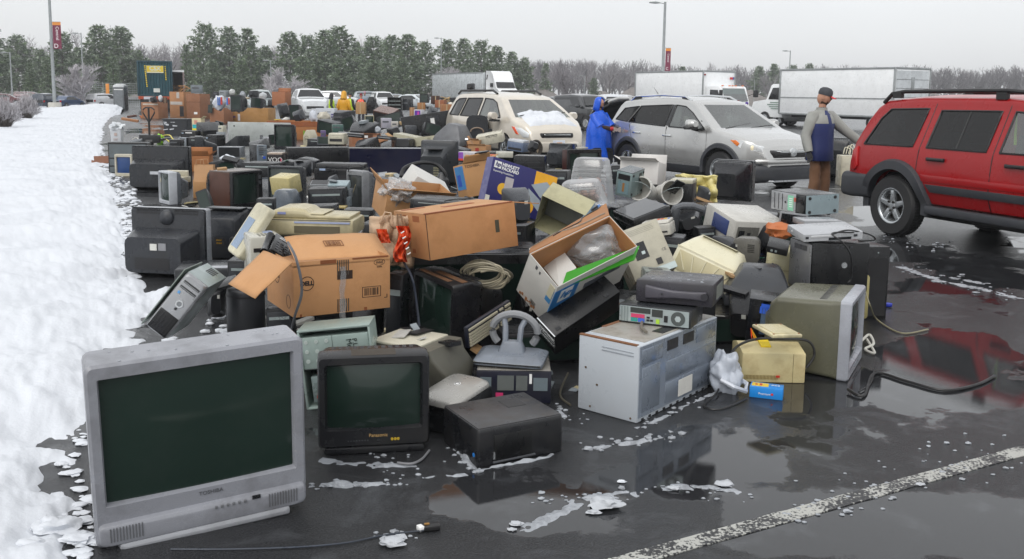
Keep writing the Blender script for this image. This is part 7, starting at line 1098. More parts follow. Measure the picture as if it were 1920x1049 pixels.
for k,lb,s in(('bin_big','large cloudy plastic tub turned upside down, behind the small one',1),('bin_small','small cloudy plastic tub turned upside down in front of the large one',2)):
 t=TH(k,'storage_tub',lb,'tub','cloudy plastic tubs in the heap');b=MB();b.shell([(0,0,0,w*1.04,d*1.04,.04),(.02,0,0,w,d,.04),(h*.7,0,0,w*.86,d*.86,.05),(h*.95,0,0,w*.78,d*.76,.06),(h,0,0,w*.68,d*.66,.05)],'z',cap0=False);b.build('tub_wall',TB,t,smooth=40);q=MB();[q.shell([(h*(.5+.1*i),0,0,w*(.92-.03*i),d*(.92-.03*i),.05),(h*(.5+.1*i)+.006,0,0,w*(.93-.03*i),d*(.93-.03*i),.05)],'z',cap0=False,cap1=False)for i in range(4)];q.build('ribs',film(.45),t);rn=random.Random(s);g=MB();[g.obox((rn.uniform(-.3,.3)*w,rn.uniform(-.3,.3)*d,rn.uniform(.1,.5)*h),.05,.05,.04,(rn.uniform(0,90),)*3)for i in range(14)];g.build('contents',mat('#7a5a4c',.7,dirt=.8,dcol=(.3,.08,.06),dscale=14),t)
t=TH('steelbox','computer_case','small steel computer case showing its empty drive slot, beside the tubs','case');SZ[t.name]=(w,d,.25);case(t,'#9fb0ae',.004,metal=mat('#8fa1a1',.4,.4,dirt=.25));pan(t,'front_bay','f',(.12,.88,.68,.9),DK(),.004);pan(t,'front_recess','f',(.15,.85,.10,.62),mat('#7f9aa0',.4,.3),.003);pan(t,'rust_strip','f',(.45,.58,.2,.55),mat('#9a6a34',.6),.005);pan(t,'side_vent','r',(.58,.78,.55,.9),'#4c5555',.003);[disc(t,'rubber_foot','r',u,v,.012,RUB,.008,10)for u in(.1,.9)for v in(.12,.88)];pan(t,'top_skin','u',(0,1,0,1),plastic('#5d6468'),.004)
t=TH('whitecarton','cardboard_box','open white printed carton in front of the silver crossover','carton');carton(t,'#cfccc8',(('f',75,.1),('b',20,.12),('l',60,.1)),dirt=.12);pan(t,'blue_print','b',(.1,.3,.3,.8),mat('#5f8fd0',.5),.002);txt(t,'NEXT','f',.4,.6,.05,'#8d8478');pan(t,'inside','u',(.03,.97,.03,.97),cardmat('#9a6a3c'),-.10,-.11)
WB=plastic('#cfcdc6',.35,.3)
for k,lb,rot in(('bucket_a','white plastic bucket with a blue mark, lying on its side on the left',(70,0,-35)),('bucket_b','white plastic bucket with its open mouth towards the camera, on the right',(80,0,20))):
 t=TH(k,'plastic_bucket',lb,'bucket','white buckets on the heap');t.rotation_euler=[R(a)for a in rot];t.location.z+=.10;r=.12;b=MB();b.lathe([(.001,.0),(r*.78,.0),(r*.8,.01),(r*.98,.2),(r*1.06,.2),(r*1.06,.215),(r*.94,.215),(r*.74,.012),(.001,.012)],n=28);b.build('bucket_wall',WB,t,smooth=40);MB().lathe([(r*1.03,.17),(r*1.05,.18),(r*1.03,.19)],n=28).build('rim_ring',WB,t);MB().obox((0,-r*.92,.10),.08,.012,.05).build('blue_mark',mat('#3a6fc0',.5),t);MB().tube([(r*1.05*cos(a),r*.5*sin(a)-.02,.2+.12*sin(a))for a in[R(180*i/10)for i in range(11)]],.003,5).build('bail',METAL(),t)
t=TH('blackslab','flat_printer','wide flat black scanner top right of the open cartons','scanner');case(t,'#1c1d20',.012,.28,.3);pan(t,'glass_top','u',(.05,.95,.06,.94),mat((.012,.013,.016),.1,dirt=.3,dcol=(.06,.06,.06)),.004);pan(t,'side_line','f',(.0,1,.55,.6),'#3a3c40',.003);pan(t,'side_line','r',(.0,1,.55,.6),'#3a3c40',.003)
t=thing('loose_plate','thin grey panel with a blue and white strip standing beside the flat black scanner','panel',atY(1148,412,6.6),(0,0,0));SZ[t.name]=(.02,.06,.24);t.rotation_euler=(R(-20),R(-24),R(20));t.location.z-=.13;MB().box(-.006,.006,-.06,.10,0,.25).build('grey_plate',plastic('#55565a'),t,.002);MB().box(-.008,.008,-.085,-.058,0,.25).build('blue_strip',mat('#5a86c4',.4),t,.002);MB().box(-.0095,.0095,-.082,-.064,.02,.23).build('white_strip',WHT,t)
o=MB();o.grid(26,24,lambda u,v:atY(1268+76*u+5*noise.noise(Vector((v*4,u*3,0)))*(v>.1),326+(3+60*v)*(1 if u>.35 else.45+.4*u)+3*noise.noise(Vector((u*6,2,0))),10.5+.16*noise.noise(Vector((u*5,v*5,1)))+.07*sin(u*17)*v+.3*(1-v)*0));bg=o.build('plastic_sheet',mat('#cfc383',.35,dirt=.15,bump=.3,bs=12),smooth=70);md=bg.modifiers.new('s','SOLIDIFY');md.thickness=.02;tag(bg,'pale yellow crumpled plastic sheet draped in front of the silver crossover','plastic sheet')
t=TH('beigeblack','inkjet_printer','printer with beige top and black front below the yellow sheet','printer');case(t,'#1e1f22',.008);pan(t,'beige_top','u',(.0,1,0,1),plastic('#c4bfa8'),.04,bevel=.008);pan(t,'slot','f',(.2,.8,.2,.3),'#3a3c40',.003)
t=thing('keypad','small black keypad tilted beside the white buckets','keypad',atY(1268,352,9.3),(-50,20,35));SZ[t.name]=(.12,.16,.02);case(t,'#1c1d20',.004);pan(t,'keys','u',[(.1+.22*i,.26+.22*i,.08+.18*j,.2+.18*j)for i in range(4)for j in range(5)],'#3b3d42',.006)
t=TH('blackcrt','television','black television seen from behind near the front wheel of the silver crossover','television');crt(t,'#2c2e33',fd=.14,mid=.4,end=.6,dirt=.3)
t=TH('longtv','long_cabinet','long low black cabinet behind the lying black tower','cabinet');t.rotation_euler=(0,0,R(-64));p=gnd(1412,415,.3);t.location=(p.x,p.y,0);SZ[t.name]=(.9,.30,.42);case(t,'#222429',.012,.35);pan(t,'print_row','u',[(.2+.03*i,.215+.03*i,.3,.5)for i in range(14)],'#8d9094',.002);pan(t,'dark_front','f',(.03,.97,.05,.7),DK(),.003)
t=TH('ctx','computer_monitor','beige computer unit tilted back showing two small black panels','computer');p=atY(1228,478,6.6);t.location=p-Vector((0,-.05,.19));t.rotation_euler=(R(-24),R(-20),R(8));SZ[t.name]=(.32,.36,.38);w,d,h=SZ[t.name];CT=plastic('#bcb7a4',.42,.25);case(t,'#bcb7a4',.008,.42,.25);pan(t,'black_panel','f',(.22,.52,.36,.68),'#232528',.004);pan(t,'small_socket','f',(.62,.75,.16,.28),DK(),.004);pan(t,'socket_dots','f',[(.30,.36,.56,.62),(.38,.46,.44,.50)],METAL(),.006);txt(t,'CE','f',.88,.40,.02,'#44464a');pan(t,'vent_rows','f',[(.15,.85,.84+.03*i,.845+.03*i)for i in range(4)],'#8d8a7c',.001);pan(t,'steel_ports','f',(.5,1.0,.0,.12),METAL(),.01)
t=TH('colorprn','inkjet_printer','white printer corner with coloured squares, behind the tilted beige unit','printer');printer(t,'#cfccc2',tray=False,panel=False,slot=(.1,.9,.2,.3));pan(t,'colour_marks','u',[(.5,.58,.5,.65),(.62,.7,.5,.65)],mat('#e05a2c',.4),.004);pan(t,'colour_marks','u',(.74,.82,.5,.65),mat('#e8b82a',.4),.004);pan(t,'blue_mark','u',(.86,.92,.5,.65),mat('#5a7ac8',.4),.004)
t=TH('yellowprn','laser_printer','yellowed white laser printer tipped on its corner, right centre','printer');p=atY(1325,480,6.9);t.rotation_euler=(R(-16),R(20),R(-30));SZ[t.name]=(.52,.44,.34);t.location=p-Vector((0,-.10,.24));YW=mat('#d3ceb4',.4,dirt=.45,dcol=(.55,.46,.22),bump=.05,bs=300,dscale=3);b=MB();b.shell([(0,0,0,w,d,.05),(h*.55,0,0,w*1.0,d,.05),(h*.62,0,0,w*.96,d*.95,.06),(h*.86,0,.02,w*.80,d*.70,.08),(h,0,.03,w*.66,d*.5,.08)],'z');b.build('housing',YW,t,smooth=50);pan(t,'output_recess','u',(.22,.78,.25,.55),mat('#c6c1a8',.45),.004);pan(t,'vent_lines','u',[(.25+.05*i,.27+.05*i,.62,.8)for i in range(10)],mat('#a49d7c',.5),.006);pan(t,'front_door','f',(.08,.92,.06,.5),mat('#b9b190',.5,dirt=.5,dcol=(.4,.33,.15)),.006,bevel=.004);q=MB();[q.obox(fpt(t,'f',.18+.16*i,.28,.010),.006,.010,h*.42,(0,18*(i-2),0))for i in range(5)];q.build('grille_ribs',YW,t);MB().shell([(h*.55,0,0,w*1.015,d*1.015,.05),(h*.58,0,0,w*1.015,d*1.015,.05)],'z').build('rim_band',YW,t)
t=TH('graybluemach','laser_printer','white topped printer with rounded blue side panels','printer');p=atY(1388,425,8.3);t.rotation_euler=(R(12),R(4),R(20));SZ[t.name]=(.54,.50,.34);t.location=p-Vector((0,0,.20));case(t,'#c9c7c0',.012,.4,.2);BP=mat('#3d4a78',.4,dirt=.2);pan(t,'blue_panel','f',(.50,.94,-.45,.72),BP,.012,bevel=.01);pan(t,'blue_panel','l',(.3,.8,.5,.9),BP,.010,bevel=.01);pan(t,'control_strip','f',(.05,.45,.45,.85),'#7d7c76',.006);pan(t,'buttons','f',[(.08,.18,.55,.75),(.24,.3,.6,.7)],'#26282b',.01)
t=TH('grayarm','vacuum_wand','grey handle shaped like a bent arm lying behind the yellowed printer','handle');b=MB();b.tube([(-w*.48,0,-.05),(-w*.42,0,.05),(-w*.25,0,h*.6),(0,0,h*.66),(w*.3,0,h*.42),(w*.5,0,h*.34)],.036,10);b.build('arm',plastic('#6b6e73',.4),t);MB().obox((w*.38,0,h*.40),w*.25,.09,.09,(0,8,0)).build('grip_end',plastic('#5a5d62',.4),t,.02);MB().box(-w*.5,-w*.3,-.05,.05,-.18,.05).build('base_block',plastic('#4d5055'),t,.02)
t=TH('funnel','computer_monitor','dark grey monitor lying face down showing its sloping back','monitor');m=plastic('#4a4d52',.45,.35);b=MB();b.loft([[(-w*.5,-d*.5,0),(w*.5,-d*.5,0),(w*.5,d*.5,0),(-w*.5,d*.5,0)],[(-w*.5,-d*.5,h*.3),(w*.5,-d*.5,h*.3),(w*.5,d*.5,h*.3),(-w*.5,d*.5,h*.3)],[(-w*.34,-d*.30,h*.72),(w*.46,-d*.34,h*.66),(w*.44,d*.46,h*.9),(-w*.22,d*.46,h*.95)],[(-w*.20,-d*.05,h*.98),(w*.40,-d*.02,h*.95),(w*.38,d*.44,h),(-w*.16,d*.44,h)]]);b.build('back_shell',m,t,.012);MB().obox((w*.02,d*.05,h*.95),.02,.10,.02,(0,-10,30)).build('handle_slot',DK(),t);cord([(w*.3,d*.4,h),(w*.42,d*.1,h*.9),(w*.5,-d*.25,h*.5)],.006,RUB,name='cable',parent=t)
t=TH('grayspk','desktop_speaker','rounded grey speaker with a small vent, below the blue sided printer','speaker');b=MB();b.shell([(-d/2,0,h/2,w,h*1.2,.05),(d/2,0,h/2,w*.9,h*1.1,.05)]);b.build('housing',plastic('#75736d',.45),t,.008);pan(t,'vent','f',[(.55,.8,.45+.08*i,.49+.08*i)for i in range(5)],'#4a4946',.003)
t=TH('creammon','computer_monitor','cream rounded monitor back squeezed behind the silver edged black case','monitor');b=MB();b.shell([(0,0,0,w*.8,d*.8,.06),(h*.4,0,0,w*1.1,d,.08),(h*.9,0,0,w*1.0,d*.95,.08),(h,0,0,w*.8,d*.8,.08)],'z');b.build('back_shell',plastic('#c3bc98',.45,.3),t,smooth=50);pan(t,'seam','f',(.0,1,.5,.51),'#8a8464',.003)
t=TH('blacktow','tower_computer','black tower computer lying on its side with a grey end panel and silver button','computer');t.location.z=.30;SZ[t.name]=(w,d,h+.03);case(t,'#17181b',.012,.35,.2);pan(t,'end_panel','l',(.03,.97,.03,.97),mat('#77787b',.4,.35,dirt=.3),.008,bevel=.01);pan(t,'end_vent','l',(.25,.8,.82,.92),'#55565a',.010);disc(t,'power_button','f',.56,.56,.022,CHR,.006,18);pan(t,'top_marks','f',[(.40+.08*i,.45+.08*i,.90,.94)for i in range(4)],'#4b4d52',.004)
t=thing('storage_crate','dark crate beneath the lying black tower','crate',(P['blacktow'][0],P['blacktow'][1]+.02,0),(0,0,10));SZ[t.name]=(.44,.32,.29);case(t,'#1d1e21',.01);pan(t,'rib','f',[(.05,.95,.3,.34),(.05,.95,.6,.64)],'#2b2d31',.006)
t=TH('blackbox2','speaker_cabinet','tall narrow black cabinet at the right end of the lying black tower','cabinet');SZ[t.name]=(.20,.22,h);case(t,'#1a1b1e',.006);disc(t,'screw','f',.5,.92,.006,METAL(),.003,8);pan(t,'cloth_front','f',(.08,.92,.05,.85),mat((.014,.014,.016),.8,bump=.4,bs=500),.003)
t=TH('dvd','disc_player','silver disc player lying on the black tower with a thin cord','disc player');SZ[t.name]=(w,d,.055);case(t,'#b2b4b8',.004,.3,.2);pan(t,'front_panel','f',(.01,.99,.05,.95),mat('#c4c6c9',.25,.3),.006);pan(t,'disc_tray','f',(.12,.48,.5,.8),mat('#d8d9db',.25,.3),.009,bevel=.002);pan(t,'display','f',(.42,.80,.08,.42),DARKG,.008);pan(t,'dark_button','f',[(.03,.08,.4,.7),(.84,.9,.4,.7)],'#3b3d42',.009);disc(t,'side_screw','l',.3,.5,.008,'#e8e8e8',.003,10)
cord([atY(1600,436,6.6),atY(1560,438,6.5),atY(1580,455,6.45),atY(1595,480,6.45),atY(1596,520,6.5),atY(1590,530,6.5)],.006,RUB,'thin dark cord hanging over the lying black tower');cord([atY(1560,440,6.5),atY(1590,432,6.6),atY(1630,440,6.7),atY(1640,450,6.75),atY(1610,452,6.7)],.006,RUB,'cord curling off the right side of the silver disc player')
t=TH('dvd2','disc_player','second thin silver player under the black and silver tower','disc player');case(t,'#9fa1a5',.004,.3);pan(t,'slot','f',(.2,.7,.4,.6),DK(),.003)
t=TH('toptow','tower_computer','black and silver tower computer lying on top of the right end stack','computer');t.location.z=.70;case(t,'#2b2c30',.008,.35);pan(t,'silver_front','f',(.0,.72,.03,.97),mat('#a5a7aa',.3,.35,dirt=.2),.006,bevel=.003);pan(t,'bay_groove','f',[(.10,.115,.1,.9),(.22,.235,.1,.9),(.33,.345,.1,.9)],DK(),.008);pan(t,'green_sticker','f',(.50,.66,.12,.88),mat('#8fd0b0',.5),.008);pan(t,'sticker_text','f',[(.54,.64,.3+.1*i,.34+.1*i)for i in range(5)],WHT,.009);disc(t,'badge','f',.43,.5,.010,RUB,.009,12);pan(t,'red_sticker','f',(.67,.72,.6,.8),mat('#b85a4a',.5),.008);pan(t,'glossy_black','f',(.75,.98,.05,.95),DARKG,.008,bevel=.004);pan(t,'steel_base','r',(.0,1,.02,.98),mat('#93a3a8',.4,.35,dirt=.2),.004);[disc(t,'rubber_foot','r',u,v,.014,RUB,.010,12)for u in(.1,.88)for v in(.16,.84)]
t=TH('blackframe','small_tablet','small black rectangular tablet leaning under the black and silver tower','tablet');SZ[t.name]=(.22,.02,.13);case(t,'#8d9094',.003);pan(t,'dark_screen','f',(.06,.94,.1,.9),DARKG,.003)
o=lumpy(atY(1460,432,7.4),.10,.12,.07,9,.4,3,2).build('paper_bag',cardmat('#c06a30'),smooth=50);tag(o,'orange brown crumpled paper bag by the small black tablet','bag')
t=TH('smallblack','router','small black box left of the lying black tower','box');case(t,'#1c1d20',.004);pan(t,'port','f',[(.2,.3,.3,.6),(.4,.5,.3,.6)],METAL(),.003)
t=thing('computer_case','opened computer case with blue clips and coloured wires behind the white microwave','computer',(1.63,5.95,0),(0,4,-16));SZ[t.name]=(.20,.30,.42);w,d,h=SZ[t.name];b=MB();b.box(-w/2,w/2,d/2-.01,d/2,0,h);b.box(w/2-.008,w/2,-d/2,d/2-.01,0,h);b.box(-w/2,w/2-.008,-d/2,d/2-.01,h-.008,h);b.build('shell',plastic('#1f2229'),t,.002);MB().box(-w*.1,w*.38,-d/2+.03,d/2-.02,h*.45,h*.92).build('drive_bracket',mat('#4a5f78',.4,.3),t,.004);pan(t,'blue_clips','f',[(.35+.09*i,.42+.09*i,.78,.88)for i in range(6)]+[(.38,.86,.86,.93)],mat('#2b62d8',.4),-.02,-.035);pan(t,'white_label','f',(.78,.84,.5,.66),WHT,-.02,-.03)
for i,c in enumerate(('#d8401c','#e0a020','#d86a1c','#c9c02a')):cord([(-w*.35,-d*.3,h*.5),(-w*.3+.02*i,-d*.55,h*(.42-.04*i)),(-w*.2+.02*i,-d*.45,h*.2),(-w*.1,-d*.5,h*(.1+.05*i))],.004,mat(c,.4),name='wire',parent=t)
# bags, bundles and cords at the front
o=lumpy(atY(1362,700,5.25),.09,.10,.13,12,.38,4,1.7).build('plastic_bag',mat('#b9bfc9',.4,dirt=.2,bump=.3,bs=20),smooth=70);tag(o,'white plastic bag slumped between the microwave and the stained cream machine','bag');hb=MB();hb.tube([gnd(1352,712,.10),gnd(1375,726,.07),gnd(1398,734,.03),gnd(1400,720,.05),gnd(1378,705,.10)],.014,6);hb.build('handle',mat('#c5cad3',.4),o);o.children[0].matrix_parent_inverse=Matrix()
q=random.Random(6);c0=atY(905,505,6.1)
for i in range(7):
 pts=[];
 for k in range(14):a=k*.95+i*.4;pts.append(c0+Vector((.14*cos(a)*q.uniform(.7,1.1)+.01*i,.06*sin(a*.7)-.10,.075*sin(a)*q.uniform(.7,1.1)-.006*i)))
 cord(pts,.007,mat(('#8d8672','#a39b84','#6f6a5c')[i%3],.6),'grey beige coiled cable in the bundle left of the white printer carton','cable','cable',None,'bundled cables under the big brown carton',5)
for pts,r,lb,cl in(([(1360,690,.05),(1345,735,.02),(1320,760,.01),(1350,768,.01),(1400,748,.01)],.006,'black cord running from the microwave to the small blue box',RUB),([(1590,730,.02),(1620,742,.01),(1640,700,.01),(1700,715,.01),(1770,732,.01),(1830,722,.01),(1865,705,.012)],.009,'long black cord lying in the puddle at right',RUB),([(1640,690,.01),(1632,720,.01),(1610,735,.01)],.005,'short black cord beside the big olive monitor',RUB),([(1615,640,.04),(1630,628,.05),(1638,645,.04),(1622,655,.02),(1640,662,.02),(1625,636,.03)],.009,'white coiled cord right of the big olive monitor',mat('#c5c3ba',.5)),([(1622,545,.3),(1632,575,.2),(1645,600,.03),(1690,625,.01),(1740,618,.01)],.006,'beige and black cord trailing right of the big olive monitor',mat('#8a8468',.5)),([(320,1030,.006),(440,1030,.006),(560,1026,.006),(650,1018,.006),(720,1004,.006),(795,995,.01)],.0035,'thin dark cord on the asphalt in front of the large silver television',mat('#2c3440',.4)),([(805,845,.01),(790,862,.01),(770,870,.012),(745,868,.01)],.006,'cord end with pale tip beside the small black television',mat('#77777a',.5)),([(1240,760,.0),(1065,700,.05),(1050,740,.02),(1070,760,.01)],.006,'cord hanging left of the white microwave',mat('#4a463a',.6)),([(830,640,.3),(870,680,.15),(885,710,.08),(895,725,.02)],.006,'grey cord behind the silver topped photo printer',mat('#6d7074',.4))):
 cord([gnd(*p)for p in pts][(1 if 'left of the white microwave' in lb else 0):],r,cl,lb)
t=thing('loose_plug','black plug with a white tag at the end of the foreground cord','plug',gnd(805,995),(0,0,15));MB().shell([(-.03,0,.012,.02,.02,.006),(0,0,.014,.034,.026,.008),(.04,0,.014,.03,.024,.006)],'x').build('plug_body',RUB,t);MB().obox((-.035,0,.014),.022,.03,.02,(0,0,20)).build('paper_tag',WHT,t,.003);MB().obox((-.01,0,.028),.02,.012,.004).build('brass_prong',mat('#b88a4a',.4,.7),t)
t=thing('loose_plug','blue plug lying on the asphalt right of the big olive monitor','plug',gnd(1660,576),(0,0,-20));MB().shell([(-.05,0,.02,.03,.03,.01),(.02,0,.02,.04,.036,.01),(.05,0,.02,.03,.03,.01)],'x').build('plug_body',mat('#2237b0',.3),t);MB().obox((-.06,0,.02),.04,.02,.02).build('metal_shell',METAL(),t)
t=thing('cream_box','cream housing edge sticking out behind the big olive monitor','housing',gnd(1618,612)+Vector((.02,.28,0)),(0,0,20));SZ[t.name]=(.16,.2,.36);case(t,'#b8ac72',.03)
# =================== MIDDLE ROWS
t=TH('woodtv','television','old television in a wood grain cabinet, left middle of the heap','television');p=gnd(458,389);t.location=(p.x-.20,p.y+.25,0);t.rotation_euler=(0,0,R(60));SZ[t.name]=(.60,.52,.52)
WDG=mat('#4a2a1c',.45,dirt=.6,dcol=(.03,.015,.01),dscale=9);crt(t,'#33363b',fd=.06,bd=.16,mar=(.06,.16,.09,.10),bez='#232327',end=.62,mid=.75,vents=False);MB().box(-w/2-.004,-w/2+.02,-d/2+.05,d/2-.06,0,h-.01).build('wood_side',WDG,t,.003);MB().box(w/2-.02,w/2+.004,-d/2+.05,d/2-.06,0,h-.01).build('wood_side',WDG,t,.003);MB().box(-w/2-.004,w/2+.004,-d/2+.05,d/2-.06,h-.012,h+.006).build('cabinet_top',mat('#6c625c',.3,dirt=.4),t,.003);pan(t,'dial','f',[(.86,.94,.75,.85),(.86,.94,.6,.7)],'#5d5f63',.006)
t=TH('paperbag','paper_bag','tan paper shopping bag with twisted handles on a small carton','bag');b=MB();b.loft([[((x*w*.5*(1+.08*noise.noise(Vector((x,z*3,y))))),y*d*.5*(1-.5*z),z*h*.78+.03*noise.noise(Vector((x*2,y,z))))for x,y in((-1,-1),(0,-1.1),(1,-1),(1.05,0),(1,1),(0,1.1),(-1,1),(-1.05,0))]for z in(0,.3,.6,.85,1)],True,False);b.build('bag_wall',cardmat('#c0905f',.2),t,smooth=50);[MB().tube([(x0*w,y*d*.3,h*.76),(x0*w+.01,y*d*.3,h*1.0),(x0*w+.11,y*d*.3,h*1.02),(x0*w+.12,y*d*.3,h*.76)],.006,6).build('handle',cardmat('#b98a5c'),t)for x0,y in((-.4,-1),(-.3,1))]
t=TH('bagcarton','cardboard_box','small brown carton under the tan paper bag','carton');carton(t,'#bd8a50');MB().box(-w/2,w/2,-d/2,d/2,h-.004,h).build('carton_top',cardmat('#bd8a50'),t)
t=TH('graymon','computer_monitor','silver grey cathode ray monitor seen from the side, left of the wood grain television','monitor');t.rotation_euler=(0,0,R(-48));crt(t,'#6f757c',fd=.12,bez='#b9bdc3',end=.5,mid=.3)
t=TH('beigescan','flatbed_scanner','cream scanner lying on the silver grey monitor','scanner');MB().shell([(-w/2,0,h*.25,d,h*.5,.02),(w/2,0,h*.25,d,h*.5,.02)],'x').build('housing',plastic('#cdc7b0'),t,.004);MB().obox((0,d*.3,h*.62),w*.95,.05,h*.75,(14,0,0)).build('raised_lid',plastic('#d3ceb9'),t,.006)
t=TH('backtv2','television','very large dark television seen from behind, left edge of the middle row','television');p=gnd(300,352);t.location=(p.x+.06,p.y,0);t.rotation_euler=(0,0,R(176));SZ[t.name]=(1.0,.12,.72);crt(t,'#34373c',fd=.12,bd=.40,mid=0,end=.86,endh=.62,zlow=-.05);pan(t,'rear_handles','b',[(.12,.24,.82,.90),(.62,.74,.82,.90)],DK(),.034);MB().obox((-.1,.53,.30),.16,.01,.05).build('torn_label',mat('#b5b8bd',.5),t)
t=TH('shelf','glass_cabinet','black framed cabinet with glass doors at the snow edge','cabinet');case(t,'#191a1d',.006);pan(t,'glass_door','f',[(.03,.97,.52,.94),(.03,.97,.27,.48),(.03,.97,.05,.23)],mat('#5c6467',.1,dirt=.4),.004)
t=TH('bluemon','computer_monitor','cream monitor with a blue screen in front of the glass cabinet','monitor');crt(t,'#cbc5b2',fd=.08,bd=-.1,mar=(.12,.12,.14,.16),scr=mat('#1d3f73',.12,dirt=.4,dcol=(.01,.03,.08)),end=.5);MB().lathe([(.12,-.0),(.12,.02),(.06,.03)],(0,0,0),n=16,cap0=True).build('foot',plastic('#cbc5b2'),t)
t=TH('browncard','cardboard_scrap','torn brown cardboard scrap lying on the snow edge','cardboard');b=MB();b.obox((0,0,h*.5),w*1.4,.01,h*1.1,(-30,0,0));b.obox((-w*.7,-.04,h*.22),w*.5,.01,h*.7,(-62,15,0));b.build('cardboard',cardmat('#8a5a40',.6),t)
t=TH('whitebin','waste_bin','translucent white bin with a plastic liner near the snow','bin');t.location.z=0;b=MB();b.shell([(0,0,0,w*.85,d*.85,.04),(h,0,0,w,d,.04),(h+.01,0,0,w*.95,d*.95,.04),(.02,0,0,w*.8,d*.8,.03)],'z',cap1=True);b.build('bin_wall',mat('#c5c8cc',.5,dirt=.3),t);lumpy((0,0,h+.04),w*.55,d*.6,.14,3,.6,3,2.5).build('liner',mat('#cfd3d6',.4,bump=.2),t,smooth=60);pan(t,'faded_print','f',[(.38,.62,.55,.72),(.3,.7,.35,.38),(.3,.6,.28,.3)],mat('#b9a49c',.6),.003)
t=TH('jack','pallet_jack','black pallet jack standing among the rubbish, its loop handle up','pallet jack');p=gnd(281,272);t.location=(p.x,p.y,0);hz=atY(281,202,p.y).z;b=MB();b.tube([(0,0,.2),(0,0,hz*.62)],.035,8);b.tube([(0,0,hz*.60),(-.08,0,hz*.72),(-.17,0,hz*.86),(-.16,0,hz*.95),(-.08,0,hz),(.08,0,hz),(.16,0,hz*.95),(.17,0,hz*.86),(.08,0,hz*.72),(0,0,hz*.60)],.022,8);b.tube([(0,0,hz*.6),(0,0,hz)],.03,8);b.build('handle',RUB,t);b=MB();[b.box(s*.27-.08,s*.27+.08,.1,1.3,.12,.18)for s in(-1,1)];b.box(-.3,.3,-.05,.12,.06,.3);b.build('forks',mat('#1c1d20',.5),t,.01);MB().lathe([(.001,-.1),(.09,-.1),(.09,.1),(.001,.1)],(0,0,.09),'x',16).build('wheel',RUB,t)
t=TH('toteb','storage_tote','grey storage tote with patches of snow on its side','tote');b=MB();b.shell([(0,0,0,w*.9,d*.9,.05),(h*.9,0,0,w,d,.05),(h*.9,0,0,w*1.04,d*1.04,.05),(h,0,0,w*1.04,d*1.04,.05)],'z');b.build('tub',plastic('#44474c',.5),t);q=random.Random(3);m_=MB();[m_.obox(fpt(t,'f',q.uniform(.1,.5),q.uniform(.3,.85),-.01),q.uniform(.05,.2),.012,q.uniform(.02,.05),(0,q.uniform(-20,20),0))for i in range(9)];m_.build('snow_patches',SNOW,t)
t=TH('diaper','cardboard_box','small colourful yellow and turquoise printed box on the grey tote','carton');carton(t,'#d8c9a0',(('r',50,.1),));pan(t,'yellow_print','f',(.02,.98,.0,.25),mat('#e3cf22',.5),.002);pan(t,'turquoise_print','f',(.05,.9,.2,.5),mat('#22a8b4',.5),.003);pan(t,'pink_print','f',(.25,.6,.55,.85),mat('#c98a78',.5),.003);pan(t,'yellow_side','r',(0,1,0,.7),mat('#d8c020',.5),.002)
def PR(key,label,col,col2=None,**k):t=TH(key,'inkjet_printer',label,'printer');printer(t,col,col2,**k);return t
PR('blkprn1','black printer with a white stripe, below the colourful printed box','#1d1e21');pan(bpy.data.objects[[o.name for o in bpy.data.objects if o.get('label','').startswith('black printer with a white stripe')][0]],'white_stripe','f',(.35,.75,.7,.8),WHT,.014)
t=TH('lgtprn1','bookshelf_speaker','pale silver small stereo unit below the striped black printer','stereo');case(t,'#8d949b',.008);pan(t,'black_side','r',(0,1,0,1),RUB,.003);disc(t,'speaker_cone','f',.5,.55,.06,'#3c4046',.006);pan(t,'display','f',(.2,.8,.8,.92),DARKG,.004)
t=TH('sidecrt','television','dark television seen from its side with a sloping back','television');t.rotation_euler=(0,0,R(-70));SZ[t.name]=(.55,.50,.58);crt(t,'#33373c',fd=.14,end=.45,mid=.12,dirt=.25)
PR('blkprn2','black printer tilted behind the sloping dark television','#202225')
t=TH('graycan','projector','rounded grey projector above the torn brown bag','projector');b=MB();b.shell([(0,0,0,w,d,.06),(h*.7,0,0,w,d,.06),(h,0,0,w*.8,d*.8,.06)],'z');b.build('housing',plastic('#6e7478',.3),t,.004);disc(t,'lens','f',.3,.5,.04,DARKG,.01)
t=TH('brownopen','cardboard_box','torn open brown carton behind the tan paper bag','carton');carton(t,'#a8672c',(('f',25,.12),('l',30,.14),('r',45,.12),('b',15,.16)),dirt=.5)
o=lumpy(P['blackbag'][:3],.30,.24,.26,5,.35,4,2,True).build('rubbish_bag',mat('#2a2c31',.35,dirt=.3,bump=.4,bs=15),smooth=70);tag(o,'dark rubbish bag left of the tower computer in the middle row','bag')
o=lumpy(P['whitebag'][:3],.16,.12,.09,8,.4,3,2,True).build('plastic_bag',mat('#c3c9d0',.35,bump=.3,bs=20),smooth=70);tag(o,'small white plastic bag on the dark rubbish bag','bag')
t=TH('steelpanel','metal_desk','pale grey steel desk panel standing on edge across the middle row','panel');ST2=mat('#a9aeac',.42,.2,dirt=.25);b=MB();b.box(-w/2+.14,w/2,-d/2,-d/2+.03,0,h);b.loft([[(-w/2,-d/2+.16,0),(-w/2+.14,-d/2,0),(-w/2+.14,-d/2+.03,0),(-w/2+.02,-d/2+.18,0)],[(-w/2,-d/2+.16,h),(-w/2+.14,-d/2,h),(-w/2+.14,-d/2+.03,h),(-w/2+.02,-d/2+.18,h)]]);b.build('panel',ST2,t,.003);disc(t,'hole','f',.13,.82,.025,DK(),.003);MB().box(-w/2+.14,w/2,-d/2+.03,d/2,.04,.07).build('shelf',ST2,t)
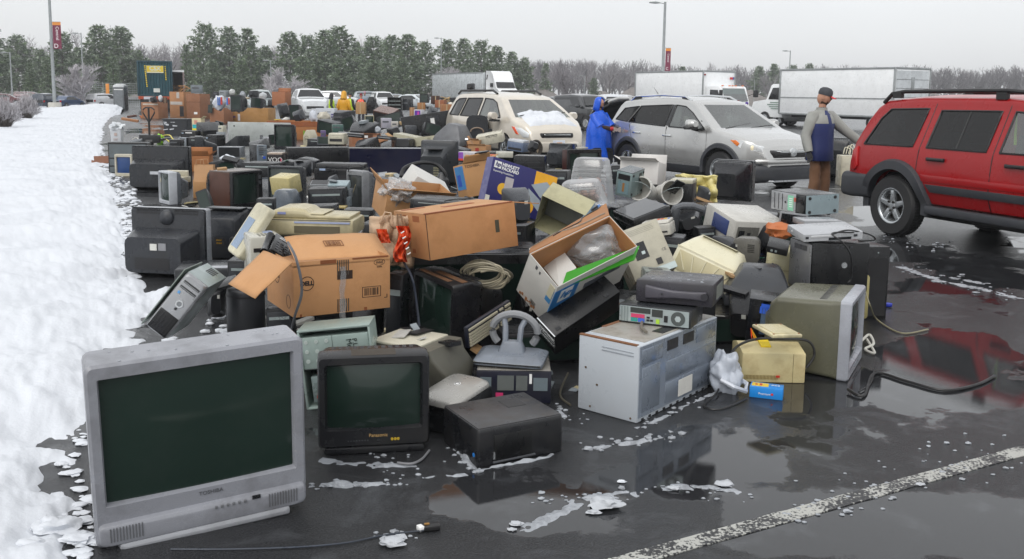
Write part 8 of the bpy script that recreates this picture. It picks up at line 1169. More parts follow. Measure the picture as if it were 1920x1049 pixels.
t=TH('wedge','computer_monitor','dark wedge shaped monitor lying in front of the pale steel panel','monitor');b=MB();b.loft([[(-w*.5,y,0),(w*.5,y,0),(w*.5,y,h),(w*.35,y,h),(-w*.5,y,h*.25)]for y in(-d/2,d/2)]);b.build('back_shell',plastic('#3f4348',.4),t,.015)
t=TH('grayflat','document_tray','grey tray unit at the foot of the pale steel panel','tray');[MB().obox((0,0,h*(.25+.22*i)),w,d,.02,(8,0,0)).build('shelf',plastic('#75797d'),t)for i in range(3)];MB().box(-w/2,-w/2+.02,-d/2,d/2,0,h).build('side',plastic('#6a6e72'),t)
t=TH('tvgray2','flat_television','grey flat television top between the rubbish bag and the wedge monitor','television');flat(t,'#7c8187',mat((.02,.022,.025),.15))
t=TH('tvblack','television','black television facing left with a dark green screen, centre left','television');t.rotation_euler=(0,0,R(-18));SZ[t.name]=(.56,.45,.66);crt(t,'#202229',fd=.10,mar=(.07,.07,.08,.14),end=.5,mid=.3)
t=TH('facemon','wall_telephone','cream housing with a round dark eyed face, right of the black television','housing');b=MB();b.loft([[(x*w/2,y,z*h)for x,z in((-1,0),(1,0),(1,.55),(.35,1),(-.2,1),(-1,.6))]for y in(-d/2,d/2)]);b.build('housing',plastic('#c8c2ac'),t,.01);disc(t,'round_socket','f',.45,.45,.075,'#8d8978',.004,20,r2=.068);[disc(t,'socket_hole','f',u,.42,.018,DK(),.005,10)for u in(.38,.55)]
t=TH('pctow2','tower_computer','black and grey tower computer with a slotted front in the middle row','computer');t.rotation_euler=(0,0,R(38));SZ[t.name]=(.22,.44,.42);pc(t,'#2b2d31','#75808a',2,steel=False);pan(t,'slots','f',[(.15,.6,.9-.1*i,.93-.1*i)for i in range(5)],DK(),.012);pan(t,'blue_light','f',(.55,.8,.3,.42),mat('#2a5fd0',.4),.012);pan(t,'white_ports','f',[(.6,.85,.14,.18),(.6,.85,.06,.1)],WHT,.012)
t=TH('voobox','printed_box','dark box printed with white letters voo, right of the slotted tower computer','box');case(t,'#2b2426',.004);txt(t,'VOO','f',.55,.45,.10,WHT,'logo');pan(t,'pink_mark','f',(.88,.96,.3,.6),mat('#c2305a',.5),.003);pan(t,'cream_lid','u',(0,1,0,1),plastic('#c9b8a8'),.03)
t=TH('longblack','stereo_cabinet','long black stereo cabinet lying behind the black printers','cabinet');t.rotation_euler=(0,0,R(22));SZ[t.name]=(1.35,.45,.33);case(t,'#1c1d21',.006);pan(t,'groove','f',[(.02,.98,.78,.82),(.33,.335,.05,.7),(.66,.665,.05,.7)],'#3a3c40',.003)
t=TH('bigblue','rear_projection_television','huge rear projection television with a dark blue screen across the middle','television');t.rotation_euler=(0,0,R(6));SZ[t.name]=(1.55,.45,.54);flat(t,'#1b1c22',mat((.008,.009,.028),.12,dirt=.3,dcol=(.02,.008,.02)),.02);pan(t,'top_frost','u',(.45,.99,.0,.5),mat('#8d9096',.3),.004);pan(t,'silver_foot','f',(.0,1,.0,.03),'#7d8086',.006)
t=TH('swoopprn','office_printer','black and grey printer with a swooping lid, left of the long black printer','printer');m=plastic('#33363b');b=MB();b.loft([[(-w*.5,y,0),(w*.5,y,0),(w*.5,y,h*.8),(w*.3,y,h*.95),(w*.05,y,h),(-w*.15,y,h*.72),(-w*.5,y,h*.8)]for y in(-d/2,d/2)]);b.build('housing',m,t,.015);pan(t,'grey_end','f',(.82,.97,.25,.78),plastic('#8d9196'),.006)
PR('blkprn3','long black all in one printer with a small lit display','#1e2024',lid=.25,slot=(.3,.85,.15,.45),screen='#a8b9d4')
t=TH('tvgray','television','dark grey television with a pale cream box in front of its screen','television');SZ[t.name]=(.52,.42,.60);crt(t,'#3b3f44',fd=.10,mar=(.06,.06,.06,.12),end=.6,scr=mat((.045,.058,.056),.2,dirt=.3))
t=TH('creambox','desktop_computer','pale cream tilted case in front of the dark grey television','case');case(t,'#c9bc86',.006)
t=TH('graytop','copier_dome','blue grey domed copier lid above the beige fax machine','lid');b=MB();b.shell([(0,0,0,w*1.1,d,.03),(h*.5,0,0,w*1.05,d,.05),(h*.9,0,.0,w*.85,d*.9,.06),(h,0,0,w*.7,d*.8,.06)],'z');b.build('dome',plastic('#5d6670',.4),t,smooth=50);pan(t,'top_panel','u',(.2,.8,.2,.8),'#8d9298',.003)
t=TH('tallgray','television','narrow grey television turned sideways left of the open brown carton','television');t.rotation_euler=(0,0,R(-38));SZ[t.name]=(.34,.30,.60);crt(t,'#75777a',fd=.12,bez='#8a8c8f',end=.7,mar=(.1,.1,.12,.12),scr=mat((.03,.035,.035),.1));cord([(-.1,-.17,.58),(-.02,-.2,.64),(.1,-.1,.66)],.008,RUB,name='cable',parent=t);cord([(.12,-.24,.42),(.05,-.25,.25),(-.02,-.26,.1)],.006,mat('#8d8468',.5),name='cable',parent=t)
for k,n,lb,c,cc in(('greykb','laptop','open grey laptop keyboard deck under the long black printer','laptop','#8a8d90'),('projector','projector','pale blue grey projector with a round lens in the middle gap','projector','#9aabb0'),('radio','radio','silver cassette radio lying below the pale projector','radio','#8a9095'),('graydev','power_supply','grey metal power supply with a white label','power supply','#7f8a90'),('yellowbit','plastic_bracket','small yellow tan plastic bracket behind the beige fax machine','bracket','#b39f62'),('beigecube','transformer','small tan square box by the paper bag handles','box','#b5a572')):
 t=TH(k,n,lb,c)
 if k=='yellowbit':b=MB();b.box(-w/2,w/2,-d/2,d/2,h*.8,h);b.box(-w/2,-w/2+.015,-d/2,d/2,0,h*.8);b.box(w/2-.015,w/2,-d/2,d/2,0,h*.8);b.build('bracket',plastic(cc),t,.003);continue
 case(t,cc,.010)
 if k=='greykb':pan(t,'keyboard','f',(.2,.95,.3,.75),'#6d6f74',.004);pan(t,'screen','u',(.05,.95,.1,.9),DARKG,.003)
 if k=='projector':disc(t,'lens','f',.6,.5,min(w,h)*.42,'#55606a',.02,20);disc(t,'lens_glass','f',.6,.5,min(w,h)*.25,'#c3cdd0',.024,16);pan(t,'buttons','f',[(.08+.07*i,.12+.07*i,.6,.8)for i in range(5)],'#5d6a72',.004)
 if k=='radio':pan(t,'dial','f',(.1,.6,.55,.85),DARKG,.003);pan(t,'vents','f',[(.05,.3,.1+.1*i,.15+.1*i)for i in range(4)],'#55585c',.004)
 if k=='graydev':pan(t,'white_label','f',(.35,.7,.3,.8),WHT,.003);pan(t,'vents','u',[(.1+.1*i,.15+.1*i,.2,.8)for i in range(8)],DK(),.002)
 if k=='beigecube':pan(t,'vents','f',[(.2,.8,.2+.15*i,.26+.15*i)for i in range(4)],'#7d7350',.003)
t=TH('browncart3','cardboard_box','brown carton with a framed brown panel on the huge blue screened television','carton');carton(t,'#b47a55',(('f',60,.05),('r',80,.12)),dirt=.4);pan(t,'faded_print','f',(.12,.4,.4,.85),mat('#a06a48',.8),.002);pan(t,'brown_panel','f',(.5,.85,.5,1.0),mat('#5a3318',.5),.012);pan(t,'white_tag','f',(.56,.68,.78,.92),WHT,.015)
t=TH('brownflap','cardboard_box','small tan carton tipped beside the brown framed panel','carton');carton(t,'#c4875a',(('u' if 0 else 'f',20,.05),));t=TH('graybag','plastic_bag','grey clear plastic bag behind the brown framed panel','bag');lumpy((0,0,h*.45),w*.5,d*.4,h*.55,6,.35,4,2).build('bag_skin',mat('#7d848c',.2,dirt=.3,bump=.4,bs=12),t,smooth=70)
for k,lb in(('pccase_a','cream computer case lying open, left of the pair'),('pccase_b','cream computer case lying open, right of the pair')):
 t=TH(k,'computer_case',lb,'case','cream computer cases on the huge television');b=MB();b.box(-w/2,w/2,-d/2,d/2,h-.01,h);b.box(-w/2,w/2,-d/2,-d/2+.01,h*.25,h-.01);b.box(-w/2,-w/2+.01,-d/2+.01,d/2,0,h-.01);b.box(w/2-.01,w/2,-d/2+.01,d/2,0,h-.01);b.build('shell',plastic('#c3bfa6'),t);pan(t,'vent','f',(.6,.75,.5,.85),'#a39f88',.003);MB().box(-w/2+.02,w/2-.02,-d/2+.02,d/2-.02,.0,h*.2).build('inside',DK(),t)
t=TH('swanTV','television','large black plastic television back with a curved swan neck shape','television');t.rotation_euler=(0,0,R(168));m=plastic('#363a3f',.45,.3);b=MB();b.shell([(-d/2,0,h*.5,w,h,.03),(-d*.32,0,h*.5,w*.99,h*.98,.03),(-d*.25,0,h*.46,w*.9,h*.86,.05),(-d*.05,0,h*.44,w*.72,h*.84,.07),(d*.1,0,h*.40,w*.62,h*.78,.06),(d*.5,0,h*.34,w*.60,h*.66,.05)]);b.build('back_shell',m,t,smooth=50);q=MB();[q.obox((-w*.18+i*.035,d*.5,h*(.20+.055*j)),.022,.01,.028)for i in range(3)for j in range(5)];q.build('vent_grid',mat('#8d8a6c',.6),t);MB().obox((0,d*.15,h*.82),w*.4,d*.25,.01).build('top_recess',DK(),t)
t=TH('plasma','flat_television','big black flat panel television leaning tilted in front of the minivan','television');case(t,'#15161a',.006,.3);pan(t,'top_edge','u',(0,1,0,1),'#55575c',.006);pan(t,'rear_module','f',(.44,.66,.55,.92),plastic('#2f3238'),.05,bevel=.01);pan(t,'white_label','f',(.50,.57,.68,.86),WHT,.053);pan(t,'stand_post','f',[(.27,.31,.1,.5),(.34,.43,.1,.52)],'#44474d',.03,bevel=.01)
t=TH('grayfunnel','television','pale grey television back sloping like a funnel before the minivan','television');b=MB();b.loft([[(-w*.5,-d*.5,0),(w*.5,-d*.5,0),(w*.5,d*.5,0),(-w*.5,d*.5,0)],[(-w*.45,-d*.45,h*.3),(w*.45,-d*.45,h*.3),(w*.45,d*.45,h*.3),(-w*.45,d*.45,h*.3)],[(-w*.25,-d*.3,h*.9),(w*.2,-d*.3,h*.9),(w*.2,d*.3,h*.9),(-w*.25,d*.3,h*.9)],[(-w*.2,-d*.25,h),(w*.15,-d*.25,h),(w*.15,d*.25,h),(-w*.2,d*.25,h)]]);b.build('back_shell',plastic('#74767a',.45),t,.02);pan(t,'white_base','f',(.0,1,.0,.12),plastic('#a9b9c4'),.02)
t=TH('chairback','television','rounded dark television back rising beside the minivan wheel','television');b=MB();b.shell([(-d/2,0,h*.45,w*.62,h*1.0,.16),(-d*.1,-w*.0,h*.45,w*.66,h*1.0,.18),(d*.3,0,h*.4,w*.55,h*.85,.16),(d*.5,0,h*.38,w*.4,h*.7,.12)]);b.build('back_shell',plastic('#3c3f44',.45),t,smooth=50);MB().shell([(-d*.4,w*.35,h*.22,w*.45,h*.4,.08),(d*.3,w*.35,h*.22,w*.4,h*.36,.08)]).build('side_bulge',plastic('#34373c'),t,smooth=50);MB().tube([(-.16*cos(a),-d*.52,h*.30+.1*sin(a))for a in[R(200*i/10)for i in range(11)]],.02,6).build('cord_loop',mat('#8d7a68',.6),t)
for k,n,lb,c,cc in(('envelope','padded_envelope','bright orange brown opened envelope carton flap','carton','#c97a45'),('brownbag2','paper_bag','brown crushed paper bag under the orange brown flap','bag','#8a5a30')):
 t=TH(k,n,lb,c)
 if k=='envelope':b=MB();b.add([(-w/2,0,0),(w/2,0,0),(w*.35,.04,h*.7),(-w*.1,.02,h),(0,-.16,h*.2)],[(0,1,4),(1,2,4),(2,3,4),(3,0,4)]);o=b.build('paper',cardmat(cc,.25),t,smooth=0);md=o.modifiers.new('s','SOLIDIFY');md.thickness=.01
 else:lumpy((0,0,h*.45),w*.5,d*.45,h*.5,2,.4,4,2.5).build('paper',cardmat(cc,.5),t,smooth=50);MB().lathe([(.05,0),(.05,.1),(.06,.1)],(0,-.1,h*.75),'x',12).build('can',CHR,t)
for k,lb,fl in(('cart_a','small brown carton with a red stamp behind the dark blue carton',1),('cart_b','tiny brown carton beside the crushed paper bag',0)):t=TH(k,'cardboard_box',lb,'carton');carton(t,'#b58350',(('f',50,.05),('l',30,.1)));fl and pan(t,'red_stamp','f',(.4,.6,.5,.8),mat('#a02c22',.6),.002)
t=TH('purplebox','printed_box','white box with a purple and orange printed side','box');case(t,'#d3cfd2',.003);pan(t,'purple_end','f',(.0,.30,0,1),mat('#9a5ac0',.5),.002);pan(t,'orange_print','f',[(.42,.6,.3,.7),(.7,.9,.2,.6)],mat('#e0a070',.5),.003);pan(t,'red_edge','f',(.0,.3,0,.25),mat('#e0503a',.5),.003)
PR('whitemach','white office machine tilted up with small black lettering','#cfcbb8',tray=False,panel=False,slot=None);txt([o for o in bpy.data.objects if o.get('label','').startswith('white office machine')][0],'METRO','f',.6,.78,.06,DK())
t=TH('monback','computer_monitor','dark monitor back right of the white office machine','monitor');crt(t,'#3b3e43',fd=.1,end=.55)
PR('bluegray','blue grey and white printer tilted before the minivan bumper','#6b7a95','#c3c7cc',tray=False,panel=False,slot=(.1,.9,.1,.3))
t=TH('fandisc','speaker_horn','black oval speaker with its dark cone exposed','speaker');b=MB();b.lathe([(.5,.1),(.5,0),(.44,-.02),(.4,.02),(.15,.25),(.001,.25)],axis='y',n=28);b.v=[(x*w,y*d,z*h+h*.5)for x,y,z in b.v];b.build('cone',mat('#2c2620',.5,dirt=.6,dcol=(.1,.08,.05)),t);q=MB();[q.obox((rt.uniform(-.2,.2)*w,-.02,h*(.3+.4*rt.random())),.02,.02,.05,(0,rt.uniform(0,90),0))for i in range(6)];q.build('torn_bits',mat('#9a8a74',.6),t)
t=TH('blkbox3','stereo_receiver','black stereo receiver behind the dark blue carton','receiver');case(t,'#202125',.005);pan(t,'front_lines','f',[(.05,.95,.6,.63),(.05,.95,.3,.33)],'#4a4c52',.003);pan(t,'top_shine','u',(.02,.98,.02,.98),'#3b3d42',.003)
t=TH('blktvR','console_television','dark red wood sided television left of the cloudy tubs','television');p=gnd(1082,352,0);t.location=(p.x+.04,p.y+.2,0);t.rotation_euler=(0,0,R(24));SZ[t.name]=(.70,.45,.70);crt(t,'#232428',fd=.05,mar=(.08,.10,.10,.14),bez='#1a1516',end=.6,vents=False);MB().box(-w/2-.004,-w/2+.02,-d/2+.045,-d/2+.22,0,h-.01).build('wood_side',mat('#3a1512',.4,dirt=.4),t,.003);MB().obox((.0,-.1,h+.02),.2,.12,.03,(0,0,20)).build('white_bracket',plastic('#c9c5b8'),t,.004)
t=TH('blkround','television','black rounded television back below the blue poncho','television');MB().shell([(-d/2,0,h*.5,w,h,.08),(d*.2,0,h*.48,w*.95,h*.95,.1),(d/2,0,h*.45,w*.7,h*.8,.1)]).build('back_shell',plastic('#2f3237'),t,smooth=50)
t=TH('backtv3','television','grey black television back left of the dark red wood television','television');crt(t,'#3f4247',fd=.12,end=.5,mid=.2)
t=TH('scanpad','flatbed_scanner','thin pale scanner resting on the black stereo receiver','scanner');case(t,'#c3c1b4',.008)
t=TH('cream1590','computer_tower','cream computer tower by the rear bumper of the red car','computer');case(t,'#cbc4ae',.008);pan(t,'front_door','f',(.06,.94,.04,.96),'#d0c9b4',.006,bevel=.004);q=P['cream1590'];[cord([(q[0]-.1+.05*i,q[1]-.1,.62+.0*i),(q[0]-.05+.06*i,q[1]-.05,.74+.03*i),(q[0]+.03+.05*i,q[1]-.1,.70),(q[0]+.05*i,q[1]-.16,.61)],.010,mat('#c5bfaa',.5),'white cable coil %s on top of the cream computer tower'%lb,'cable','cable',None,'white cables on the cream tower')for i,lb in enumerate(('at the left','in the middle','at the right'))]
t=TH('blktv1590','television','dark television behind the cream computer tower','television');crt(t,'#2b2e32',fd=.1,end=.6);t.rotation_euler=(0,0,R(150))
# ---- big brown gaylord boxes and what is in them
def gay(key,label,col,group='tall brown bulk boxes'):t=TH(key,'bulk_box',label,'carton',group);carton(t,col,th=.02,dirt=.35);return t
t=gay('gay1','brown bulk box in front of the teal container, filled with scrap','#a8714a');pan(t,'white_strap','f',(.1,1,.84,.92),mat('#c9c3b8',.5),.01)
t=gay('gay2','tall brown bulk box patched with clear tape','#b07a4a');pan(t,'tape_patch','f',[(.05,.9,.50,.62),(.5,.7,.75,.98)],mat('#b9b3ac',.2),.008);pan(t,'dark_gap','f',(.7,.98,.05,.45),DK(),.01)
t=gay('gay3','tall brown bulk box with a small white label, right of the taped one','#94603c');pan(t,'white_label','f',(.55,.8,.18,.27),WHT,.01);pan(t,'fold_line','f',(.0,1,.66,.68),mat('#6a4028',.8),.006)
t=gay('gay4','low brown bulk box under the striped bag','#a06a45');t=gay('gay5','wide tan bulk box with a round hole','#b5833f');disc(t,'round_hole','f',.21,.78,.08,DK(),.01);pan(t,'white_label','f',(.18,.24,.15,.6),mat('#c9c9cf',.5),.008);pan(t,'purple_strip','f',(.0,.12,.35,.48),mat('#5a2a5a',.5),.008)
t=gay('gay6','wide brown bulk box with a wet dark rim, behind the black television','#a8682c');pan(t,'wet_rim','f',(.0,1,.72,.98),mat('#8a4a1e',.5),.01);pan(t,'green_mark','f',(.66,.69,.1,.5),mat('#6f9a2c',.5),.012);pan(t,'wet_rim','l',(.0,1,.72,.98),mat('#8a4a1e',.5),.01)
t=TH('brownbox510','cardboard_box','open brown carton perched high beside the white pickup','carton');carton(t,'#a8683f',(('b',10,.15),));t=TH('whitebig','printed_carton','big white printed carton left of the yellow raincoat','carton');MB().box(-w/2,w/2,-d/2,d/2,0,h).build('carton_body',cardmat('#c3c8d0',.15),t,.004);pan(t,'dark_picture','f',(.1,.24,.3,.68),mat('#4a4a4e',.5),.004);pan(t,'text_line','f',(.5,.8,.74,.78),mat('#55585c',.5),.004);pan(t,'purple_marks','f',[(.82,.93,.35,.45),(.82,.93,.52,.62)],mat('#4a3a7a',.5),.004);t.location.z-=.35;MB().box(-w/2,w/2,-d/2,d/2,-.2,-.001)
# ---- scattered things on the far heaps: kind, box in the picture, distance, colour, label
FARL=[('bag',398,180,424,205,46,'#c9cdd6','white striped bag with red and blue marks on the low brown bulk box'),('bag',421,182,440,203,46,'#cfd0d2','plain white bag right of the striped bag'),('crtb',432,176,470,212,45,'#26282d','dark television tipped over on the wide tan bulk box'),('crtb',468,182,504,204,46,'#2a2c32','black monitor right of the tipped dark television'),('box',412,170,432,182,50,'#8d9498','grey device on the pile above the striped bag'),('bag',428,168,442,178,50,'#c3c6c4','small white thing at the very top of the pile over the bulk boxes'),('box',356,160,382,175,55,'#7d868c','grey clear crate on top of the tall bulk boxes'),('wood',333,161,356,172,56,'#a57a4c','wooden crate bits on top of the taped bulk box'),('crtb',280,180,296,194,53,'#2c2f35','dark monitor sticking out of the bulk box before the teal container'),('bag',296,179,306,190,53,'#c9ccd0','white scrap sticking out of the bulk box before the teal container'),('box',305,183,314,194,53,'#5a3a2a','brown scrap box in the bulk box before the teal container'),('crtb',522,190,552,222,35,'#2b2e33','dark monitor leaning left of the pair above the wet rimmed box'),('crtb',542,193,575,228,34,'#34373c','dark monitor in the middle above the wet rimmed box'),('crtb',548,206,580,230,33,'#3b3f45','grey monitor in front of the dark pair above the wet rimmed box'),('bag',576,207,600,228,33,'#c5cad3','crumpled white bag on the wet rimmed box'),('bag',592,210,622,228,32.5,'#b9b3a4','beige bag on the right of the wet rimmed box'),('bag',528,220,546,228,34,'#d0cfca','white scrap at the left rim of the wet rimmed box'),('box',513,224,528,232,35,'#d8b62a','small yellow printed box at the corner of the wet rimmed box'),('crtb',615,204,668,236,31,'#2c2f36','big dark television lying below the yellow raincoat'),('crtb',642,214,682,244,28,'#3a3e45','dark grey monitor with a spout shape in the far heap'),('box',622,220,645,240,29,'#1b1c20','black box under the lying dark television'),('crt',680,217,704,240,29,'#c9c2a0','cream monitor facing away in the far heap'),('case2',700,205,748,226,34,'#6a4436','brown veneer cabinet tipped on its side in the far heap'),('speaker',678,182,708,213,42,'#1f2126','wedge shaped black speaker standing behind the veneer cabinet'),('rack',724,183,758,208,44,'#202227','black shelf rack with silver shelves in the far heap'),('box',755,186,775,207,44,'#3a3d42','grey black cabinet right of the shelf rack'),('box',666,192,688,214,41,'#b58a55','tan carton before the orange vest'),('box',712,222,736,240,29,'#b3b1bd','pale lilac printed box in the heap'),('box',732,228,748,242,28,'#c5c1ba','white small box right of the lilac printed one'),('crtb',738,222,764,240,29,'#34373d','small dark television below the tan panel'),('panel',746,220,782,234,28,'#b99a68','tan board lying flat in the heap'),('screenbox',776,206,796,224,33,'#c3c3c8','white box showing a purple screen picture'),('box',768,202,778,224,34,'#a8784a','brown carton left of the purple picture box'),('crtb',794,200,822,222,34,'#43474d','dark grey chair shaped monitor behind the flat panel television'),('box',782,193,798,207,38,'#b07a42','open tan carton on the far right heap'),('crtb',784,176,812,195,42,'#1c1d20','black cabinet on top of the far right heap'),('box',806,180,826,195,43,'#4a3026','dark brown wooden box on top of the far right heap'),('wood',822,183,850,195,41,'#b59a70','broken wooden boards on top of the far right heap'),('box',815,188,838,202,38,'#9a5a34','reddish brown carton in the far right heap'),('box',824,196,848,212,36,'#a8703f','brown flattened carton by the minivan tail'),('bag',840,192,850,200,40,'#d8d2c4','cream scrap by the minivan roof rail'),('crtb',724,236,760,254,25,'#2a2c31','black printer lying right of the grey clear bag'),('box',757,236,782,252,25.5,'#5a5d62','grey open tray behind the flat panel television'),('bag',762,226,782,240,27,'#aeb6bf','clear plastic wrap beside the flat panel television'),('box',620,234,646,248,24,'#4d7068','green circuit board frame in the middle heap'),('panel',628,240,688,256,23,'#17181d','long thin black player lying in the middle heap'),('crtb',590,255,626,273,22.5,'#5c6066','grey device left of the cream printer in the middle heap'),('crt',612,250,656,270,22,'#c5c0ac','cream printer lying behind the long stereo cabinet'),('box',600,245,612,262,23,'#6d5a8a','small purple box by the grey device'),('bag',700,238,716,250,26,'#a9aeb5','silver foil bag behind the framed brown panel'),('panel',706,246,744,262,23,'#3a3c40','black wire rack in the middle heap'),('box',1000,240,1050,270,25,'#aab0b4','pale grey steel box in front of the minivan bumper'),('crtb',985,262,1012,285,20,'#24262a','small black speaker right of the blue grey printer'),('crtb',1060,270,1092,300,19.5,'#3b3f44','dark grey television back before the minivan plate'),('panel',905,283,935,297,17,'#b9beae','pale board lying behind the dark blue carton'),('box',912,290,930,300,15.5,'#d0603a','small orange red box peeking over the dark blue carton'),('crtb',610,330,640,345,14.5,'#3b3f45','dark grey device under the swooping printer'),('panel',700,322,730,333,13.5,'#8d9196','grey strip device by the huge television foot'),('box',724,325,742,334,12.8,'#c9b58a','cream scrap by the arching cable'),('box',318,262,345,276,20.5,'#1c1e22','black box among cables below the grey tote'),('panel',240,258,268,268,21,'#33404a','dark tray with cables by the pallet jack'),('panel',225,217,262,227,36,'#a9744a','flattened cardboard on the wet asphalt near the snow'),('panel',238,212,258,220,42,'#6a3a2a','dark red brown board on the wet asphalt near the snow'),('box',410,236,424,250,26,'#c9c6b4','cream small box beside the pale steel panel'),('crtb',396,225,420,245,27.5,'#3b4046','round grey helmet like monitor left of the steel panel'),('box',405,248,424,262,25.5,'#8d9398','silver stereo left of the wedge monitor'),('box',380,232,398,248,27,'#4d5054','dark grey box left of the round helmet like monitor'),('bag',448,172,462,184,49,'#8f959c','grey scrap left of centre on the pile over the wide tan bulk box'),('crtb',462,168,484,184,50,'#2e3137','small dark monitor high on the pile over the wide tan bulk box'),('bag',484,174,502,186,49,'#b9bdc0','pale scrap right of the small dark monitor high on the pile'),('crtb',498,184,516,203,47,'#33363c','dark box shaped monitor at the right rim of the wide tan bulk box'),('box',400,172,412,184,51,'#3a3c42','dark small case at the left of the pile over the striped bag'),('panel',440,178,470,184,48.5,'#b9a88a','pale wooden pole like board across the tipped dark television'),('crtb',388,196,400,214,47,'#25272c','dark monitor between the two middle bulk boxes'),('crtb',870,154,893,172,25.8,'#1b1c1f','black bag strapped on the minivan roof at the left'),('panel',890,164,915,171,25.6,'#23252a','flat black case on the minivan roof')]
FILL=[('pcb',724,510,762,640,5.85,'#202124','black tower computer standing right of the lettered carton'),('crtb',858,470,1004,575,7.1,'#25262a','big black television under the plain brown carton'),('crtb',932,350,1014,428,7.5,'#4b4e54','grey monitor back right of the plain brown carton'),('pcb',757,374,912,392,7.6,'#202226','flat black computer between the two brown cartons'),('crtb',945,545,1005,640,6.4,'#17181b','dark monitor in the shadow beside the coiled cables'),('pcb',1085,560,1165,640,6.6,'#1d1e22','black computer in the shadow under the tilted slim tower'),('crtb',1150,425,1215,475,7.9,'#2a2c31','dark monitor under the wide flat black scanner'),('pcb',1195,505,1262,545,6.3,'#8f9690','steel computer frame below the tilted beige unit'),('crtb',1255,395,1345,440,9.2,'#303338','dark television behind the yellowed printer'),('crtb',1330,440,1400,500,7.6,'#37393e','dark grey television right of the yellowed printer'),('crtb',1180,385,1262,425,9.0,'#26282c','black television in front of the white buckets'),('crtb',1400,470,1490,560,7.4,'#2d2f34','dark monitor behind the face down monitor'),('pcb',424,486,500,545,7.2,'#26282c','dark computer below the off white fax machine'),('crtb',495,440,605,520,7.6,'#202226','black television behind the lettered carton at its left'),('crtb',600,432,705,500,7.7,'#2a2c30','black television behind the lettered carton at its right'),('crtb',690,420,790,500,7.6,'#1e1f23','black television behind the orange printed bag'),('pcb',560,385,640,412,9.0,'#1c1e21','black computer lying behind the domed beige fax machine'),('pcb',640,392,708,430,8.8,'#24262a','black case left of the open brown carton'),('crtb',700,385,760,430,9.0,'#26282d','black television below the open brown carton'),('pcb',480,372,520,410,9.6,'#202327','black computer left of the blue grey dome'),('crtb',376,352,412,400,12.0,'#33363b','dark television back left of the wood grain television'),('pcb',575,352,660,395,12.4,'#1d1f23','black stereo stack under the silver radio'),('crtb',640,345,705,392,14.0,'#26282d','black television behind the narrow grey television'),('crtb',850,372,930,410,9.6,'#1f2125','black television under the dark blue carton'),('crtb',880,345,930,385,10.6,'#2a2d32','dark monitor under the blue printed brown carton'),('pcb',700,335,775,365,12.6,'#2a2c31','black player behind the open brown carton'),('crtb',410,300,460,330,17.5,'#2b2e33','dark monitor behind the wood grain television'),('pcb',455,305,535,330,16.5,'#1c1d21','black stereo below the printed voo box'),('crtb',540,300,590,335,16.0,'#303339','dark grey television below the long stereo cabinet'),('pcb',1020,320,1075,370,11.2,'#1f2024','black cabinet left of the cloudy tubs'),('crtb',955,320,1030,352,13.0,'#222428','black television behind the dark blue carton at its right'),('pcb',1140,310,1180,345,13.0,'#2a2c30','dark case behind the large cloudy tub'),('crtb',1300,345,1335,395,10.2,'#26292e','dark television right of the yellow sheet'),('pcb',350,258,410,275,25,'#1d1e22','black stereo between the grey projector and the striped printer'),('crtb',460,262,515,285,21.5,'#2d3035','dark television behind the slotted tower computer'),('crtb',385,300,420,322,18.6,'#1f2126','black monitor behind the rubbish bag'),('pcb',575,262,650,276,22.8,'#202226','black player behind the long stereo cabinet'),('crtb',655,262,720,285,22.5,'#25272c','dark television under the framed brown panel'),('crtb',720,256,790,285,23.6,'#26282d','dark television under the cream computer cases'),('crtb',835,272,885,305,19.5,'#282a30','dark television left of the red stamped carton'),('pcb',890,285,960,310,18.0,'#24262b','black receiver in front of the white office machine'),('crtb',640,232,720,262,26.0,'#2b2e33','dark television heap item left of the clear grey bag'),('crtb',775,232,830,258,25.2,'#222429','dark television behind the cream computer cases'),('crtb',700,212,780,240,31.0,'#26282e','dark television behind the tan board'),('crtb',590,222,650,250,28.5,'#2c2f35','dark television right of the wet rimmed box'),('crtb',800,215,850,240,30.0,'#3a3e44','grey television behind the flat panel television'),('crtb',360,232,425,258,26.8,'#22252a','dark television behind the striped black printer'),('crtb',500,248,560,270,25.8,'#24272c','dark television behind the black green screened one')]
FILL+=[('crtb',1092,470,1180,560,7.0,'#1d1e22','black television wedged behind the bright green carton flap'),('pcb',1262,520,1345,590,6.2,'#1b1c20','black case under the tipped yellowed printer'),('crtb',1395,415,1470,480,8.0,'#26282c','dark television below the blue sided printer'),('pcb',1205,440,1290,500,7.6,'#2c2e33','dark computer between the tilted beige unit and the yellowed printer'),('crtb',1100,380,1170,440,8.7,'#202227','dark monitor behind the thin blue striped plate'),('crtb',1050,400,1120,470,8.2,'#1a1b1f','dark monitor in the shadow of the cream case shell'),('pcb',1300,425,1345,470,8.2,'#1c1d21','small black case beside the grey bent handle'),('crtb',1345,545,1450,640,6.35,'#1c1d21','black monitor in the shadow below the face down monitor'),('pcb',905,420,1010,470,7.8,'#26282d','dark computer behind the right end of the plain brown carton'),('crtb',1440,385,1500,450,9.0,'#222429','black television behind the stacked disc players'),('pcb',300,470,352,520,8.6,'#2a2c30','dark case below the wide grey television'),('crtb',380,560,430,640,6.7,'#1e2024','dark monitor in the shadow behind the tipped silver tower'),('pcb',500,585,560,650,6.2,'#17181b','black computer in the shadow under the lettered carton'),('crtb',640,560,730,640,6.1,'#1b1c1f','black television in the shadow behind the steel chassis')]
FARL+=FILL
